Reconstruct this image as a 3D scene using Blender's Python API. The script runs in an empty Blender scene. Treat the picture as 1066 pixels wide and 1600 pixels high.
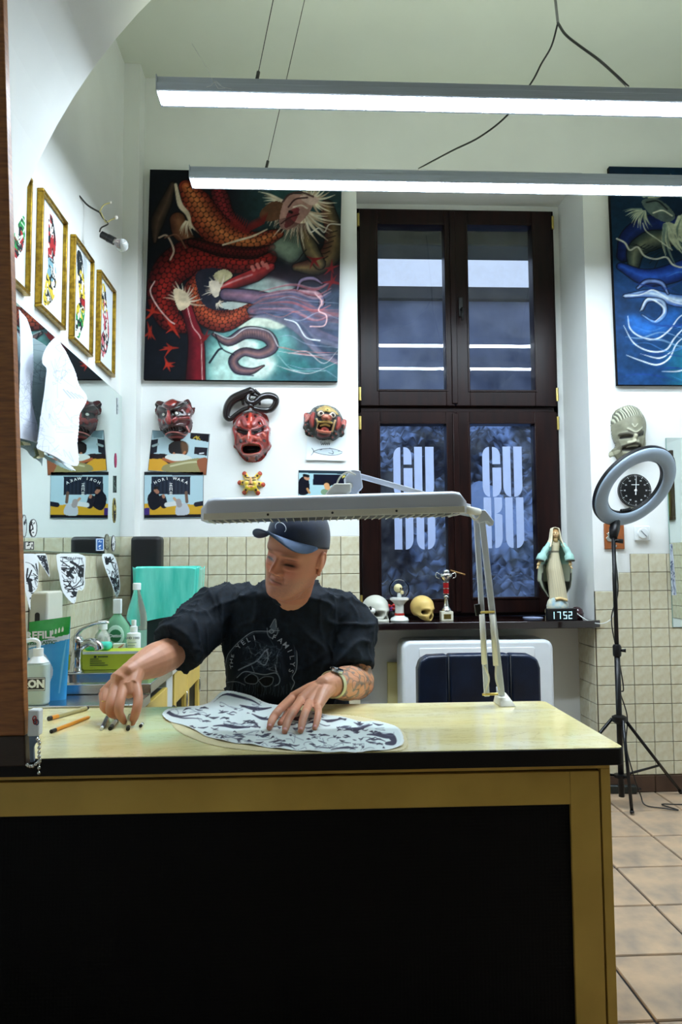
import bpy, math, random
import numpy as np
from mathutils import Matrix, Vector, noise
from mathutils.bvhtree import BVHTree
PI = math.pi
random.seed(7)
SC = bpy.context.scene
COL = SC.collection

# ---------------------------------------------------------------- camera
F, CX, CY, EYE = 1150.0, 533.0, 800.0, 1.25
YAW, PITCH, ROLL = -0.0460, 0.0684, -0.0067
_fw = Vector((-math.sin(YAW)*math.cos(PITCH), math.cos(YAW)*math.cos(PITCH), math.sin(PITCH)))
_r0 = Vector((math.cos(YAW), math.sin(YAW), 0.0))
_u0 = _r0.cross(_fw)
_rt = _r0*math.cos(ROLL) + _u0*math.sin(ROLL)
_up = -_r0*math.sin(ROLL) + _u0*math.cos(ROLL)
ORI = Vector((0, 0, EYE))
cam_d = bpy.data.cameras.new('camera')
cam = bpy.data.objects.new('camera', cam_d)
COL.objects.link(cam)
cam_d.sensor_width = 36.0
cam_d.sensor_fit = 'AUTO'
cam_d.lens = F/1600.0*36.0
cam_d.clip_start = 0.02
m = Matrix.Identity(4)
for i, ax in enumerate((_rt, _up, -_fw)):
    for j in range(3):
        m[j][i] = ax[j]
m.translation = ORI
cam.matrix_world = m
SC.camera = cam

# ---------------------------------------------------------------- exposure, world
SC.view_settings.view_transform = 'Standard'
SC.view_settings.look = 'None'
SC.view_settings.gamma = 1.0
SC.view_settings.use_curve_mapping = False
SC.view_settings.exposure = 0.15
LAMP_STRENGTH = 62.0
LAMP_COLOR = (0.86, 0.99, 1.12, 1)
ADDED_FILL_STRENGTH = 8.5  # upward fill added to the strip lights to lift the upper room
ADDED_FILL_COLOR = (0.90, 1.0, 0.80, 1)
wd = bpy.data.worlds.new('dusk_sky')
SC.world = wd
wd.use_nodes = True
bg = wd.node_tree.nodes['Background']
bg.inputs[0].default_value = (0.66, 0.78, 1.0, 1)
bg.inputs[1].default_value = 0.95

# ---------------------------------------------------------------- helpers
def ray(px, py):
    return _fw + _rt*((px-CX)/F) - _up*((py-CY)/F)
def aY(px, py, Y):
    d = ray(px, py); return ORI + d*(Y/d.y)
def aX(px, py, X):
    d = ray(px, py); return ORI + d*(X/d.x)
def aZ(px, py, Z):
    d = ray(px, py); return ORI + d*((Z-EYE)/d.z)

def aYn(px, py, Y):
    """the same for arrays of picture points on a wall plane at depth Y"""
    a = (np.asarray(px)-CX)/F; b = (np.asarray(py)-CY)/F
    d = [_fw[k]+_rt[k]*a-_up[k]*b for k in range(3)]
    t = Y/d[1]
    return d[0]*t, d[1]*t, EYE+d[2]*t

def lin(c):
    c = c/255.0
    return c/12.92 if c <= 0.04045 else ((c+0.055)/1.055)**2.4
def S(r, g, b):
    return (lin(r), lin(g), lin(b), 1.0)

def nodes_of(mt):
    mt.use_nodes = True
    nt = mt.node_tree
    return nt, nt.nodes['Principled BSDF']
def mat(name, col, rough=0.5, metal=0.0, var=0.12, scale=18.0, bump=0.0, bscale=120.0, spec=0.5, col2=None, coat=0.0, det=4.0, stretch=None, sheen=0.0):
    """principled material whose colour wanders a little with a noise texture"""
    mt = bpy.data.materials.new(name)
    nt, bs = nodes_of(mt)
    N, L = nt.nodes, nt.links
    bs.inputs['Roughness'].default_value = rough
    bs.inputs['Metallic'].default_value = metal
    bs.inputs['Specular IOR Level'].default_value = spec
    bs.inputs['Coat Weight'].default_value = coat
    bs.inputs['Coat Roughness'].default_value = 0.06
    if sheen: bs.inputs['Sheen Weight'].default_value = sheen
    tc = N.new('ShaderNodeTexCoord')
    src = tc.outputs['Object']
    if stretch:
        mp = N.new('ShaderNodeMapping'); mp.inputs['Scale'].default_value = stretch
        L.new(src, mp.inputs[0]); src = mp.outputs[0]
    nz = N.new('ShaderNodeTexNoise'); nz.inputs['Scale'].default_value = scale; nz.inputs['Detail'].default_value = det
    L.new(src, nz.inputs['Vector'])
    rp = N.new('ShaderNodeValToRGB')
    a = tuple(max(0, x*(1-var)) for x in col[:3])+(1,)
    b = tuple(min(1, x*(1+var)) for x in col[:3])+(1,)
    if col2 is not None: a, b = col, col2
    rp.color_ramp.elements[0].position = 0.32; rp.color_ramp.elements[0].color = a
    rp.color_ramp.elements[1].position = 0.68; rp.color_ramp.elements[1].color = b
    L.new(nz.outputs['Fac'], rp.inputs[0]); L.new(rp.outputs[0], bs.inputs['Base Color'])
    if bump:
        n2 = N.new('ShaderNodeTexNoise'); n2.inputs['Scale'].default_value = bscale; n2.inputs['Detail'].default_value = 3
        L.new(src, n2.inputs['Vector'])
        bp = N.new('ShaderNodeBump'); bp.inputs['Strength'].default_value = bump; bp.inputs['Distance'].default_value = 0.004
        L.new(n2.outputs['Fac'], bp.inputs['Height']); L.new(bp.outputs[0], bs.inputs['Normal'])
    return mt
def colmat(name, rough=0.5, spec=0.4, coat=0.0, bump=0.0, bscale=200.0, metal=0.0, sss=0.0):
    """material coloured by the mesh's own colour attribute"""
    mt = bpy.data.materials.new(name)
    nt, bs = nodes_of(mt)
    N, L = nt.nodes, nt.links
    at = N.new('ShaderNodeAttribute'); at.attribute_name = 'Col'
    L.new(at.outputs['Color'], bs.inputs['Base Color'])
    bs.inputs['Roughness'].default_value = rough; bs.inputs['Specular IOR Level'].default_value = spec
    bs.inputs['Coat Weight'].default_value = coat; bs.inputs['Coat Roughness'].default_value = 0.1
    bs.inputs['Metallic'].default_value = metal
    if sss:
        bs.inputs['Subsurface Weight'].default_value = sss
        bs.inputs['Subsurface Radius'].default_value = (0.012, 0.004, 0.002)
        bs.inputs['Subsurface Scale'].default_value = 0.5
    if bump:
        tc = N.new('ShaderNodeTexCoord')
        n2 = N.new('ShaderNodeTexNoise'); n2.inputs['Scale'].default_value = bscale; n2.inputs['Detail'].default_value = 3
        L.new(tc.outputs['Object'], n2.inputs['Vector'])
        bp = N.new('ShaderNodeBump'); bp.inputs['Strength'].default_value = bump; bp.inputs['Distance'].default_value = 0.003
        L.new(n2.outputs['Fac'], bp.inputs['Height']); L.new(bp.outputs[0], bs.inputs['Normal'])
    return mt
def emat(name, col, strength):
    mt = bpy.data.materials.new(name)
    nt, bs = nodes_of(mt)
    bs.inputs['Base Color'].default_value = (0.8, 0.8, 0.8, 1)
    bs.inputs['Emission Color'].default_value = col
    bs.inputs['Emission Strength'].default_value = strength
    return mt
def glassmat(name, tint=(1, 1, 1, 1), ior=1.5, rough=0.0, dirt=0.0, boost=1.0):
    """thin clear sheet: transparent with fresnel mirror reflections, optional dirt"""
    mt = bpy.data.materials.new(name)
    mt.use_nodes = True
    nt = mt.node_tree; N, L = nt.nodes, nt.links
    N.remove(N['Principled BSDF'])
    out = N['Material Output']
    tr = N.new('ShaderNodeBsdfTransparent'); tr.inputs[0].default_value = tint
    gl = N.new('ShaderNodeBsdfGlossy'); gl.inputs['Roughness'].default_value = rough
    fr = N.new('ShaderNodeFresnel'); fr.inputs[0].default_value = ior
    mx = N.new('ShaderNodeMixShader')
    L.new(fr.outputs[0], mx.inputs[0]); L.new(tr.outputs[0], mx.inputs[1]); L.new(gl.outputs[0], mx.inputs[2])
    last = mx
    if dirt:
        tc = N.new('ShaderNodeTexCoord')
        nz = N.new('ShaderNodeTexNoise'); nz.inputs['Scale'].default_value = 7; nz.inputs['Detail'].default_value = 9; nz.inputs['Roughness'].default_value = 0.75
        L.new(tc.outputs['Object'], nz.inputs['Vector'])
        rp = N.new('ShaderNodeValToRGB'); rp.color_ramp.elements[0].position = 0.42; rp.color_ramp.elements[1].position = 0.75
        rp.color_ramp.elements[1].color = (dirt, dirt, dirt, 1)
        L.new(nz.outputs['Fac'], rp.inputs[0])
        df = N.new('ShaderNodeBsdfDiffuse'); df.inputs[0].default_value = (0.55, 0.65, 0.8, 1)
        m2 = N.new('ShaderNodeMixShader')
        L.new(rp.outputs[0], m2.inputs[0]); L.new(last.outputs[0], m2.inputs[1]); L.new(df.outputs[0], m2.inputs[2])
        last = m2
    L.new(last.outputs[0], out.inputs[0])
    return mt

class MB:
    """collects simple shapes in world space; build() links them as one mesh object"""
    def __init__(s, M=None):
        s.v = []; s.f = []; s.c = []; s.M = M or Matrix()
    def add(s, vs, fs, col=None):
        o = len(s.v)
        s.v += [s.M @ Vector(p) for p in vs]
        s.f += [tuple(i+o for i in q) for q in fs]
        s.c += [col or (0.8, 0.8, 0.8, 1)]*len(vs)
        return s
    def box(s, x0, y0, z0, x1, y1, z1, col=None):
        return s.add([(x, y, z) for z in (z0, z1) for y in (y0, y1) for x in (x0, x1)],
                     [(0, 2, 3, 1), (4, 5, 7, 6), (0, 1, 5, 4), (2, 6, 7, 3), (0, 4, 6, 2), (1, 3, 7, 5)], col)
    def tube(s, pts, r, n=8, cap=True, closed=False, flat=1.0, col=None, upv=None):
        pts = [Vector(p) for p in pts]; k = len(pts)
        rs = r if isinstance(r, (list, tuple)) else [r]*k
        vs = []; up = None
        for i, p in enumerate(pts):
            if closed: t = pts[(i+1) % k]-pts[i-1]
            else: t = pts[min(i+1, k-1)]-pts[max(i-1, 0)]
            t = t.normalized() if t.length > 1e-9 else Vector((0, 0, 1))
            if up is None:
                up = Vector(upv) if upv else (Vector((0, 0, 1)) if abs(t.z) < .9 else Vector((1, 0, 0)))
            up = (up - t*up.dot(t)).normalized()
            sd = t.cross(up)
            for j in range(n):
                a = 2*PI*j/n
                vs.append(p + up*(rs[i]*flat*math.sin(a)) + sd*(rs[i]*math.cos(a)))
        fs = []
        for i in range(k if closed else k-1):
            for j in range(n):
                a, b = i*n+j, i*n+(j+1) % n
                c, d = ((i+1) % k)*n+(j+1) % n, ((i+1) % k)*n+j
                fs.append((a, b, c, d))
        if cap and not closed:
            fs.append(tuple(range(n-1, -1, -1))); fs.append(tuple(range((k-1)*n, k*n)))
        return s.add(vs, fs, col)
    def lathe(s, prof, n=24, c=(0, 0, 0), sx=1.0, sy=1.0, col=None):
        vs = []; fs = []
        for (r, z) in prof:
            for j in range(n):
                a = 2*PI*j/n
                vs.append((c[0]+r*sx*math.cos(a), c[1]+r*sy*math.sin(a), c[2]+z))
        for i in range(len(prof)-1):
            for j in range(n):
                fs.append((i*n+j, i*n+(j+1) % n, (i+1)*n+(j+1) % n, (i+1)*n+j))
        fs.append(tuple(range(n-1, -1, -1))); k = len(prof)-1
        fs.append(tuple(range(k*n, k*n+n)))
        return s.add(vs, fs, col)
    def ell(s, c, r, nu=16, nv=10, col=None, R=None):
        prof = []
        c = Vector(c)
        vs = []; fs = []
        for i in range(nv+1):
            th = PI*i/nv
            for j in range(nu):
                a = 2*PI*j/nu
                p = Vector((r[0]*math.sin(th)*math.cos(a), r[1]*math.sin(th)*math.sin(a), -r[2]*math.cos(th)))
                if R is not None: p = R @ p
                vs.append(c+p)
        for i in range(nv):
            for j in range(nu):
                fs.append((i*nu+j, i*nu+(j+1) % nu, (i+1)*nu+(j+1) % nu, (i+1)*nu+j))
        return s.add(vs, fs, col)
    def prism(s, poly, d0, d1, plane='XZ', col=None):
        """extrude a 2-D outline; plane XZ extrudes along Y, XY along Z, YZ along X"""
        def P(a, b, d):
            return {'XZ': (a, d, b), 'XY': (a, b, d), 'YZ': (d, a, b)}[plane]
        n = len(poly)
        vs = [P(a, b, d0) for a, b in poly]+[P(a, b, d1) for a, b in poly]
        fs = [tuple(range(n-1, -1, -1)), tuple(range(n, 2*n))]
        fs += [(i, (i+1) % n, n+(i+1) % n, n+i) for i in range(n)]
        return s.add(vs, fs, col)
    def build(s, name, mt, parent=None, smooth=False, bevel=0.0, seg=2, label=None, sub=0, auto=None, usecol=False):
        me = bpy.data.meshes.new(name)
        off = OFF.get(parent, Vector((0, 0, 0))) if parent else Vector((0, 0, 0))
        me.from_pydata([tuple(p-off) for p in s.v], [], s.f)
        import bmesh
        bm = bmesh.new(); bm.from_mesh(me)
        bmesh.ops.recalc_face_normals(bm, faces=bm.faces)
        bm.to_mesh(me); bm.free()
        if usecol:
            ca = me.color_attributes.new('Col', 'FLOAT_COLOR', 'POINT')
            ca.data.foreach_set('color', np.array(s.c, dtype=np.float32).ravel())
        return link(name, me, mt, parent, smooth, bevel, seg, label, sub, auto)
OFF = {}
def link(name, me, mt, parent=None, smooth=False, bevel=0.0, seg=2, label=None, sub=0, auto=None):
    ob = bpy.data.objects.new(name, me)
    COL.objects.link(ob)
    if mt: me.materials.append(mt)
    if parent is not None:
        ob.parent = parent; OFF[ob] = OFF.get(parent, Vector((0, 0, 0)))
    else:
        OFF[ob] = Vector((0, 0, 0))
    if bevel:
        b = ob.modifiers.new('bevel', 'BEVEL'); b.width = bevel; b.segments = seg; b.limit_method = 'ANGLE'; b.angle_limit = 0.6
    if sub:
        u = ob.modifiers.new('sub', 'SUBSURF'); u.levels = sub; u.render_levels = sub
    if smooth or bevel:
        me.polygons.foreach_set('use_smooth', [True]*len(me.polygons))
        if bevel or auto: me.set_sharp_from_angle(angle=auto or 0.7)
    if label: ob['label'] = label
    return ob
def thing(name, label, cat, loc=(0, 0, 0), group=None):
    o = bpy.data.objects.new(name, None)
    COL.objects.link(o); o.location = loc; OFF[o] = Vector(loc)
    o.empty_display_size = 0.05
    return tag(o, label, cat, group)
def tag(o, label, cat, group=None):
    o['label'] = label; o['category'] = cat
    if group: o['group'] = group
    return o
def struct(o):
    o['kind'] = 'structure'; return o
def stuff(o):
    o['kind'] = 'stuff'; return o
def recentre(o):
    """put a top-level mesh's origin at the middle of its base"""
    me = o.data
    co = np.empty(len(me.vertices)*3); me.vertices.foreach_get('co', co); co = co.reshape(-1, 3)
    mn, mx = co.min(0), co.max(0)
    c = np.array([(mn[0]+mx[0])/2, (mn[1]+mx[1])/2, mn[2]])
    me.vertices.foreach_set('co', (co-c).ravel()); me.update()
    o.location = Vector(o.location)+Vector(c); OFF[o] = Vector(o.location)
    return o
def one(mb, name, mt, label, cat, group=None, **kw):
    return tag(recentre(mb.build(name, mt, None, **kw)), label, cat, group)
def npmesh(name, V, Fq, mt, parent=None, colors=None, smooth=True, **kw):
    """mesh from numpy: V (n,3) world, Fq (m,4) quads, colours linear (n,3)"""
    off = np.array(OFF.get(parent, (0, 0, 0))) if parent is not None else np.zeros(3)
    me = bpy.data.meshes.new(name)
    V = np.asarray(V, dtype=np.float32)-off.astype(np.float32)
    Fq = np.asarray(Fq, dtype=np.int32)
    me.vertices.add(len(V)); me.vertices.foreach_set('co', V.ravel())
    k = Fq.shape[1]
    me.loops.add(Fq.size); me.loops.foreach_set('vertex_index', Fq.ravel())
    me.polygons.add(len(Fq)); me.polygons.foreach_set('loop_start', np.arange(0, Fq.size, k, dtype=np.int32))
    me.update(calc_edges=True); me.validate()
    if colors is not None:
        c = np.ones((len(V), 4), dtype=np.float32); c[:, :3] = colors
        ca = me.color_attributes.new('Col', 'FLOAT_COLOR', 'POINT'); ca.data.foreach_set('color', c.ravel())
    return link(name, me, mt, parent, smooth, **kw)
def gridfaces(nu, nv, wrap=False, mask=None):
    """quads of a (nv rows x nu columns) vertex grid"""
    j, i = np.meshgrid(np.arange(nv-1), np.arange(nu if wrap else nu-1), indexing='ij')
    i2 = (i+1) % nu
    q = np.stack([j*nu+i, j*nu+i2, (j+1)*nu+i2, (j+1)*nu+i], -1).reshape(-1, 4)
    if mask is not None:
        mk = mask.ravel(); q = q[mk[q].all(1)]
    return q
def compact(V, q, C=None):
    used = np.unique(q); mp = -np.ones(len(V), dtype=np.int64); mp[used] = np.arange(len(used))
    return V[used], mp[q], (C[used] if C is not None else None)
def sph(V, c, r):
    return np.exp(-(((V-np.array(c))/np.array(r))**2).sum(-1))
def copytree(o, parent=None):
    c = o.copy(); COL.objects.link(c); OFF[c] = OFF[o]
    if parent is not None: c.parent = parent
    for ch in o.children: copytree(ch, c)
    return c
def catmull(pts, n=8, closed=False):
    P = np.array(pts, dtype=float)
    if len(P) < 3: 
        t = np.linspace(0, 1, n*max(1, len(P)-1)+1)[:, None]; return P[0]*(1-t)+P[-1]*t
    if closed: Q = np.vstack([P[-1], P, P[0], P[1]])
    else: Q = np.vstack([2*P[0]-P[1], P, 2*P[-1]-P[-2]])
    out = []
    for i in range(1, len(Q)-2):
        p0, p1, p2, p3 = Q[i-1], Q[i], Q[i+1], Q[i+2]
        for t in np.arange(n)/n:
            out.append(.5*((2*p1)+(-p0+p2)*t+(2*p0-5*p1+4*p2-p3)*t*t+(-p0+3*p1-3*p2+p3)*t**3))
    if not closed: out.append(P[-1])
    return np.array(out)

class Art:
    """a small painter: fills a colour (and relief) grid, which becomes the vertices of a printed or carved sheet"""
    def __init__(s, x0, y0, x1, y1, nx, ny, bgc):
        s.nx, s.ny = nx, ny
        s.x, s.y = np.meshgrid(np.linspace(x0, x1, nx), np.linspace(y0, y1, ny))
        s.ext = (x0, y0, x1, y1)
        s.C = np.ones((ny, nx, 3))*np.array(bgc, dtype=float)
        s.H = np.zeros((ny, nx)); s.px = (x1-x0)/(nx-1)
        s.gain = 1.0
    def mix(s, a, col, h=None):
        a = np.clip(a, 0, 1)
        s.C = s.C*(1-a[..., None])+np.array(col, dtype=float)*a[..., None]
        if h is not None: s.H = s.H+a*h
    def win(s, pts, pad):
        """index window of the grid around some points"""
        p = np.asarray(pts, dtype=float); x0, y0, x1, y1 = s.ext
        sx, sy = (s.nx-1)/(x1-x0), (s.ny-1)/(y1-y0)
        i0 = int(max(0, math.floor((p[:, 0].min()-pad-x0)*sx)-1)); i1 = int(min(s.nx, math.ceil((p[:, 0].max()+pad-x0)*sx)+2))
        j0 = int(max(0, math.floor((p[:, 1].min()-pad-y0)*sy)-1)); j1 = int(min(s.ny, math.ceil((p[:, 1].max()+pad-y0)*sy)+2))
        return (slice(j0, max(j0, j1)), slice(i0, max(i0, i1)))
    def mixw(s, w, a, col, h=None):
        a = np.clip(a, 0, 1)
        s.C[w] = s.C[w]*(1-a[..., None])+np.array(col, dtype=float)*a[..., None]
        if h is not None: s.H[w] += a*h
    def inpoly(s, poly, w=None):
        p = np.array(poly, dtype=float); q = np.roll(p, -1, 0)
        X, Y = (s.x, s.y) if w is None else (s.x[w], s.y[w])
        ins = np.zeros(X.shape, bool)
        for (xa, ya), (xb, yb) in zip(p, q):
            if ya == yb: continue
            ins ^= ((ya > Y) != (yb > Y)) & (X < (xb-xa)*(Y-ya)/(yb-ya)+xa)
        return ins
    def poly(s, poly, col, a=1.0, h=None, smooth=False, soft=0):
        if smooth: poly = catmull(poly, 6, True)
        w = s.win(poly, s.px*(3*soft+2))
        m_ = s.inpoly(poly, w).astype(float)
        if m_.size == 0: return s
        if soft: m_ = s.blur(m_, soft)
        s.mixw(w, m_*a, col, h); return s
    def dist(s, pts, w=None, win=None):
        """distance to a polyline and the width and parameter there"""
        X, Y = (s.x, s.y) if win is None else (s.x[win], s.y[win])
        p = np.asarray(pts, dtype=float); best = np.full(X.shape, 1e9); wb = np.zeros(X.shape); tb = np.zeros(X.shape)
        n = len(p)
        for i in range(n-1):
            ax, ay = p[i]; bx, by = p[i+1]; dx, dy = bx-ax, by-ay; L2 = dx*dx+dy*dy+1e-12
            t = np.clip(((X-ax)*dx+(Y-ay)*dy)/L2, 0, 1)
            d = np.hypot(X-ax-t*dx, Y-ay-t*dy)
            k = d < best
            best = np.where(k, d, best)
            tb = np.where(k, (i+t)/(n-1), tb)
            if w is not None: wb = np.where(k, w[i]+(w[i+1]-w[i])*t, wb)
        return best, wb, tb
    def stroke(s, pts, w, col, a=1.0, h=None, soft=None, smooth=True, n=6):
        pts = np.array(pts, dtype=float)
        k = len(pts)
        w = np.array(w if hasattr(w, '__len__') else [w]*k, dtype=float)
        if len(w) != k: w = np.interp(np.linspace(0, 1, k), np.linspace(0, 1, len(w)), w)
        if smooth and k > 2:
            q = catmull(pts, n); w = np.interp(np.linspace(0, 1, len(q)), np.linspace(0, 1, k), w); pts = q
        soft = soft or s.px
        wi = s.win(pts, w.max()/2+soft)
        if s.x[wi].size == 0: return s
        d, wb, tb = s.dist(pts, w, wi)
        s.mixw(wi, np.clip((wb/2-d)/soft+.5, 0, 1)*a, col, h); return s
    def tubeshade(s, pts, w, cols, a=1.0, n=6, scales=0, edge=(10, 6, 8)):
        """a painted round body: light along one flank, dark at the other, optional scales"""
        pts = np.array(pts, dtype=float); k = len(pts)
        w = np.array(w if hasattr(w, '__len__') else [w]*k, dtype=float)
        if len(w) != k: w = np.interp(np.linspace(0, 1, k), np.linspace(0, 1, len(w)), w)
        q = catmull(pts, n); w = np.interp(np.linspace(0, 1, len(q)), np.linspace(0, 1, k), w)
        wi = s.win(q, w.max()/2+s.px*3)
        if s.x[wi].size == 0: return s
        gx, gy = s.x[wi], s.y[wi]
        d, wb, tb = s.dist(q, w, wi)
        idx = np.clip((tb*(len(q)-1)).astype(int), 0, len(q)-2)
        tx, ty = (q[1:]-q[:-1])[idx].transpose(2, 0, 1)
        px, py = q[idx].transpose(2, 0, 1)
        sg = np.sign(tx*(gy-py)-ty*(gx-px))
        u = sg*d/(wb/2+1e-6)
        f = np.clip(.5+.5*u, 0, 1)
        c0, c1, c2 = [np.array(c, dtype=float) for c in cols]
        col = np.where((f < .45)[..., None], c0+(c1-c0)*(f/.45)[..., None], c1+(c2-c1)*((f-.45)/.55)[..., None])
        if scales:
            L = np.concatenate([[0], np.cumsum(np.hypot(*(q[1:]-q[:-1]).T))])
            ln = np.interp(tb, np.linspace(0, 1, len(q)), L)
            aa = ln/scales; row = np.floor(u*wb/2/scales*1.3)
            cell = (aa+.5*(row % 2)) % 1
            v = (u*wb/2/scales*1.3) % 1
            e = np.hypot(cell-.3, v-.5)
            col = col*(1-.62*np.clip((e-.42)/.2, 0, 1))[..., None]
        al = np.clip((wb/2-d)/s.px+.5, 0, 1)*a
        s.C[wi] = s.C[wi]*(1-al[..., None])+col*al[..., None]
        rim = np.clip(1-np.abs(wb/2-d)/(s.px*1.3), 0, 1)*a
        s.mixw(wi, rim*.8, edge)
        return s
    def blur(s, A, r):
        k = max(1, int(round(r)))
        for _ in range(2):
            for ax in (0, 1):
                P = np.pad(A, [(k, k) if i == ax else (0, 0) for i in range(A.ndim)], mode='edge')
                cs = np.cumsum(P, axis=ax); cs = np.insert(cs, 0, 0, axis=ax)
                n = A.shape[ax]
                A = (np.take(cs, np.arange(2*k+1, 2*k+1+n), axis=ax)-np.take(cs, np.arange(n), axis=ax))/(2*k+1)
        return A
    def noise(s, cell, seed=0):
        """smooth value noise 0..1 with the given cell count over the width"""
        r = np.random.RandomState(seed)
        x0, y0, x1, y1 = s.ext
        g = r.rand(int(cell*(y1-y0)/(x1-x0))+3, cell+3)
        u = (s.x-x0)/(x1-x0)*cell; v = (s.y-y0)/(x1-x0)*cell
        i, j = np.floor(u).astype(int), np.floor(v).astype(int)
        i = np.clip(i, 0, g.shape[1]-2); j = np.clip(j, 0, g.shape[0]-2)
        fu, fv = u-i, v-j; fu = fu*fu*(3-2*fu); fv = fv*fv*(3-2*fv)
        return (g[j, i]*(1-fu)+g[j, i+1]*fu)*(1-fv)+(g[j+1, i]*(1-fu)+g[j+1, i+1]*fu)*fv
    def fbm(s, cell, seed=0, oct=4):
        return sum(s.noise(cell*2**k, seed+k)*.5**(k+1) for k in range(oct))/(1-.5**oct)
    def linear(s):
        c = np.clip(s.C/255., 0, 1)
        return np.where(c <= .04045, c/12.92, ((c+.055)/1.055)**2.4).reshape(-1, 3)*s.gain
    def sheet(s, name, fn, mt, parent=None, mask=None, **kw):
        """fn(u,v,h)->(x,y,z) arrays with u,v in 0..1 (v down)"""
        x0, y0, x1, y1 = s.ext
        u = (s.x-x0)/(x1-x0); v = (s.y-y0)/(y1-y0)
        X, Y, Z = fn(u, v, s.H)
        V = np.stack([X+0*u, Y+0*u, Z+0*u], -1).reshape(-1, 3)
        q = gridfaces(s.nx, s.ny, mask=mask); C = s.linear()
        if mask is not None: V, q, C = compact(V, q, C)
        q = q[:, ::-1]
        return npmesh(name, V, q, mt, parent, C, **kw)
def text(body, size, M, mt, name, parent=None, extrude=0.0004, bold=0.0, align='CENTER', sx=1.0):
    cu = bpy.data.curves.new(name, 'FONT'); cu.body = body; cu.size = size
    cu.align_x = align; cu.align_y = 'CENTER'; cu.extrude = extrude; cu.offset = bold; cu.resolution_u = 2
    ob = bpy.data.objects.new('tmp', cu); COL.objects.link(ob)
    dg = bpy.context.evaluated_depsgraph_get()
    me = bpy.data.meshes.new_from_object(ob.evaluated_get(dg))
    bpy.data.objects.remove(ob); bpy.data.curves.remove(cu)
    off = Matrix.Translation(-OFF.get(parent, Vector((0, 0, 0)))) if parent is not None else Matrix()
    me.transform(off @ M @ Matrix.Diagonal((sx, 1, 1, 1))); me.materials.clear(); me.name = name
    return link(name, me, mt, parent)
def basis(o, x, y):
    """matrix whose local x,y run along the given world directions"""
    x = Vector(x).normalized(); y = Vector(y); y = (y-x*y.dot(x)).normalized(); z = x.cross(y)
    M = Matrix.Identity(4)
    for i, a in enumerate((x, y, z)):
        for j in range(3): M[j][i] = a[j]
    M.translation = Vector(o)
    return M
# ================================================================ the room
YW, XL, ZC = 4.0, -0.985, 3.97
NX0, NX1, NZ1 = 0.283, 1.577, 3.465          # window niche
XR, YB, XB = 3.0, -2.6, -2.2
M_plaster = mat('plaster', S(232, 235, 232), 0.85, var=0.03, scale=3, spec=0.2)
M_ceil = mat('ceiling_plaster', S(212, 218, 206), 0.9, var=0.03, scale=2, spec=0.2)
M_tile = mat('beige_tile', S(220, 217, 194), 0.28, scale=30, col2=S(204, 194, 160), det=8)
M_grout = mat('grout', S(96, 82, 60), 0.9, var=0.2)
M_ftile = mat('floor_tile_clay', S(208, 176, 142), 0.36, scale=8, col2=S(152, 136, 120), det=12, bump=0.12, bscale=30)
M_fgrout = mat('floor_grout', S(34, 33, 36), 0.9, var=0.2)
M_brownbase = mat('brown_skirting', S(74, 52, 38), 0.45, var=0.25, scale=9)
M_dark_room = mat('shop_wall', S(150, 140, 120), 0.9, var=0.05)

def tile_mesh(w, h, d=0.006, e=0.0022):
    """one glazed tile with eased edges, facing -Y, centred"""
    me = bpy.data.meshes.new('tile')
    a, b = w/2, h/2
    vs = [(-a, 0, -b), (a, 0, -b), (a, 0, b), (-a, 0, b), (-a, -d*.5, -b), (a, -d*.5, -b), (a, -d*.5, b), (-a, -d*.5, b),
          (-a+e, -d, -b+e), (a-e, -d, -b+e), (a-e, -d, b-e), (-a+e, -d, b-e)]
    fs = [(8, 9, 10, 11)]
    for k in (0, 4):
        for i in range(4):
            fs.append((k+i, k+(i+1) % 4, k+4+(i+1) % 4, k+4+i))
    me.from_pydata(vs, [], fs); me.update()
    return me
_tc = {}
def put_tile(name, parent, c, w, h, M, mt, d=0.006):
    key = (name, round(w, 3), round(h, 3), mt.name)
    if key not in _tc:
        _tc[key] = tile_mesh(w, h, d); _tc[key].materials.append(mt)
    o = bpy.data.objects.new(name, _tc[key]); COL.objects.link(o)
    o.parent = parent
    o.matrix_local = Matrix.Translation(Vector(c)-OFF.get(parent, Vector((0, 0, 0)))) @ M
    return o

# ---- floor
mb = MB(); mb.box(XB-.2, YB-.2, -0.2, XR+.2, YW+.4, -0.008)
floor = struct(mb.build('floor', M_fgrout))
fx = [0.943+0.3105*k for k in range(-7, 8)]; fy = [2.052+0.3300*k for k in range(-4, 7)]
Rx = Matrix.Rotation(-PI/2, 4, 'X')
for i in range(len(fx)-1):
    for j in range(len(fy)-1):
        x0, x1, y0, y1 = max(fx[i], XL), min(fx[i+1], XR), fy[j], min(fy[j+1], YW)
        if x1-x0 < .03 or y1-y0 < .03: continue
        put_tile('floor_tile', floor, ((x0+x1)/2, (y0+y1)/2, -0.008), x1-x0-.009, y1-y0-.009, Rx, M_ftile, 0.008)
mb = MB(); mb.box(XB, YB, -0.009, XR, 0.73, -0.001); mb.build('floor_margin', M_ftile, floor)

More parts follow.
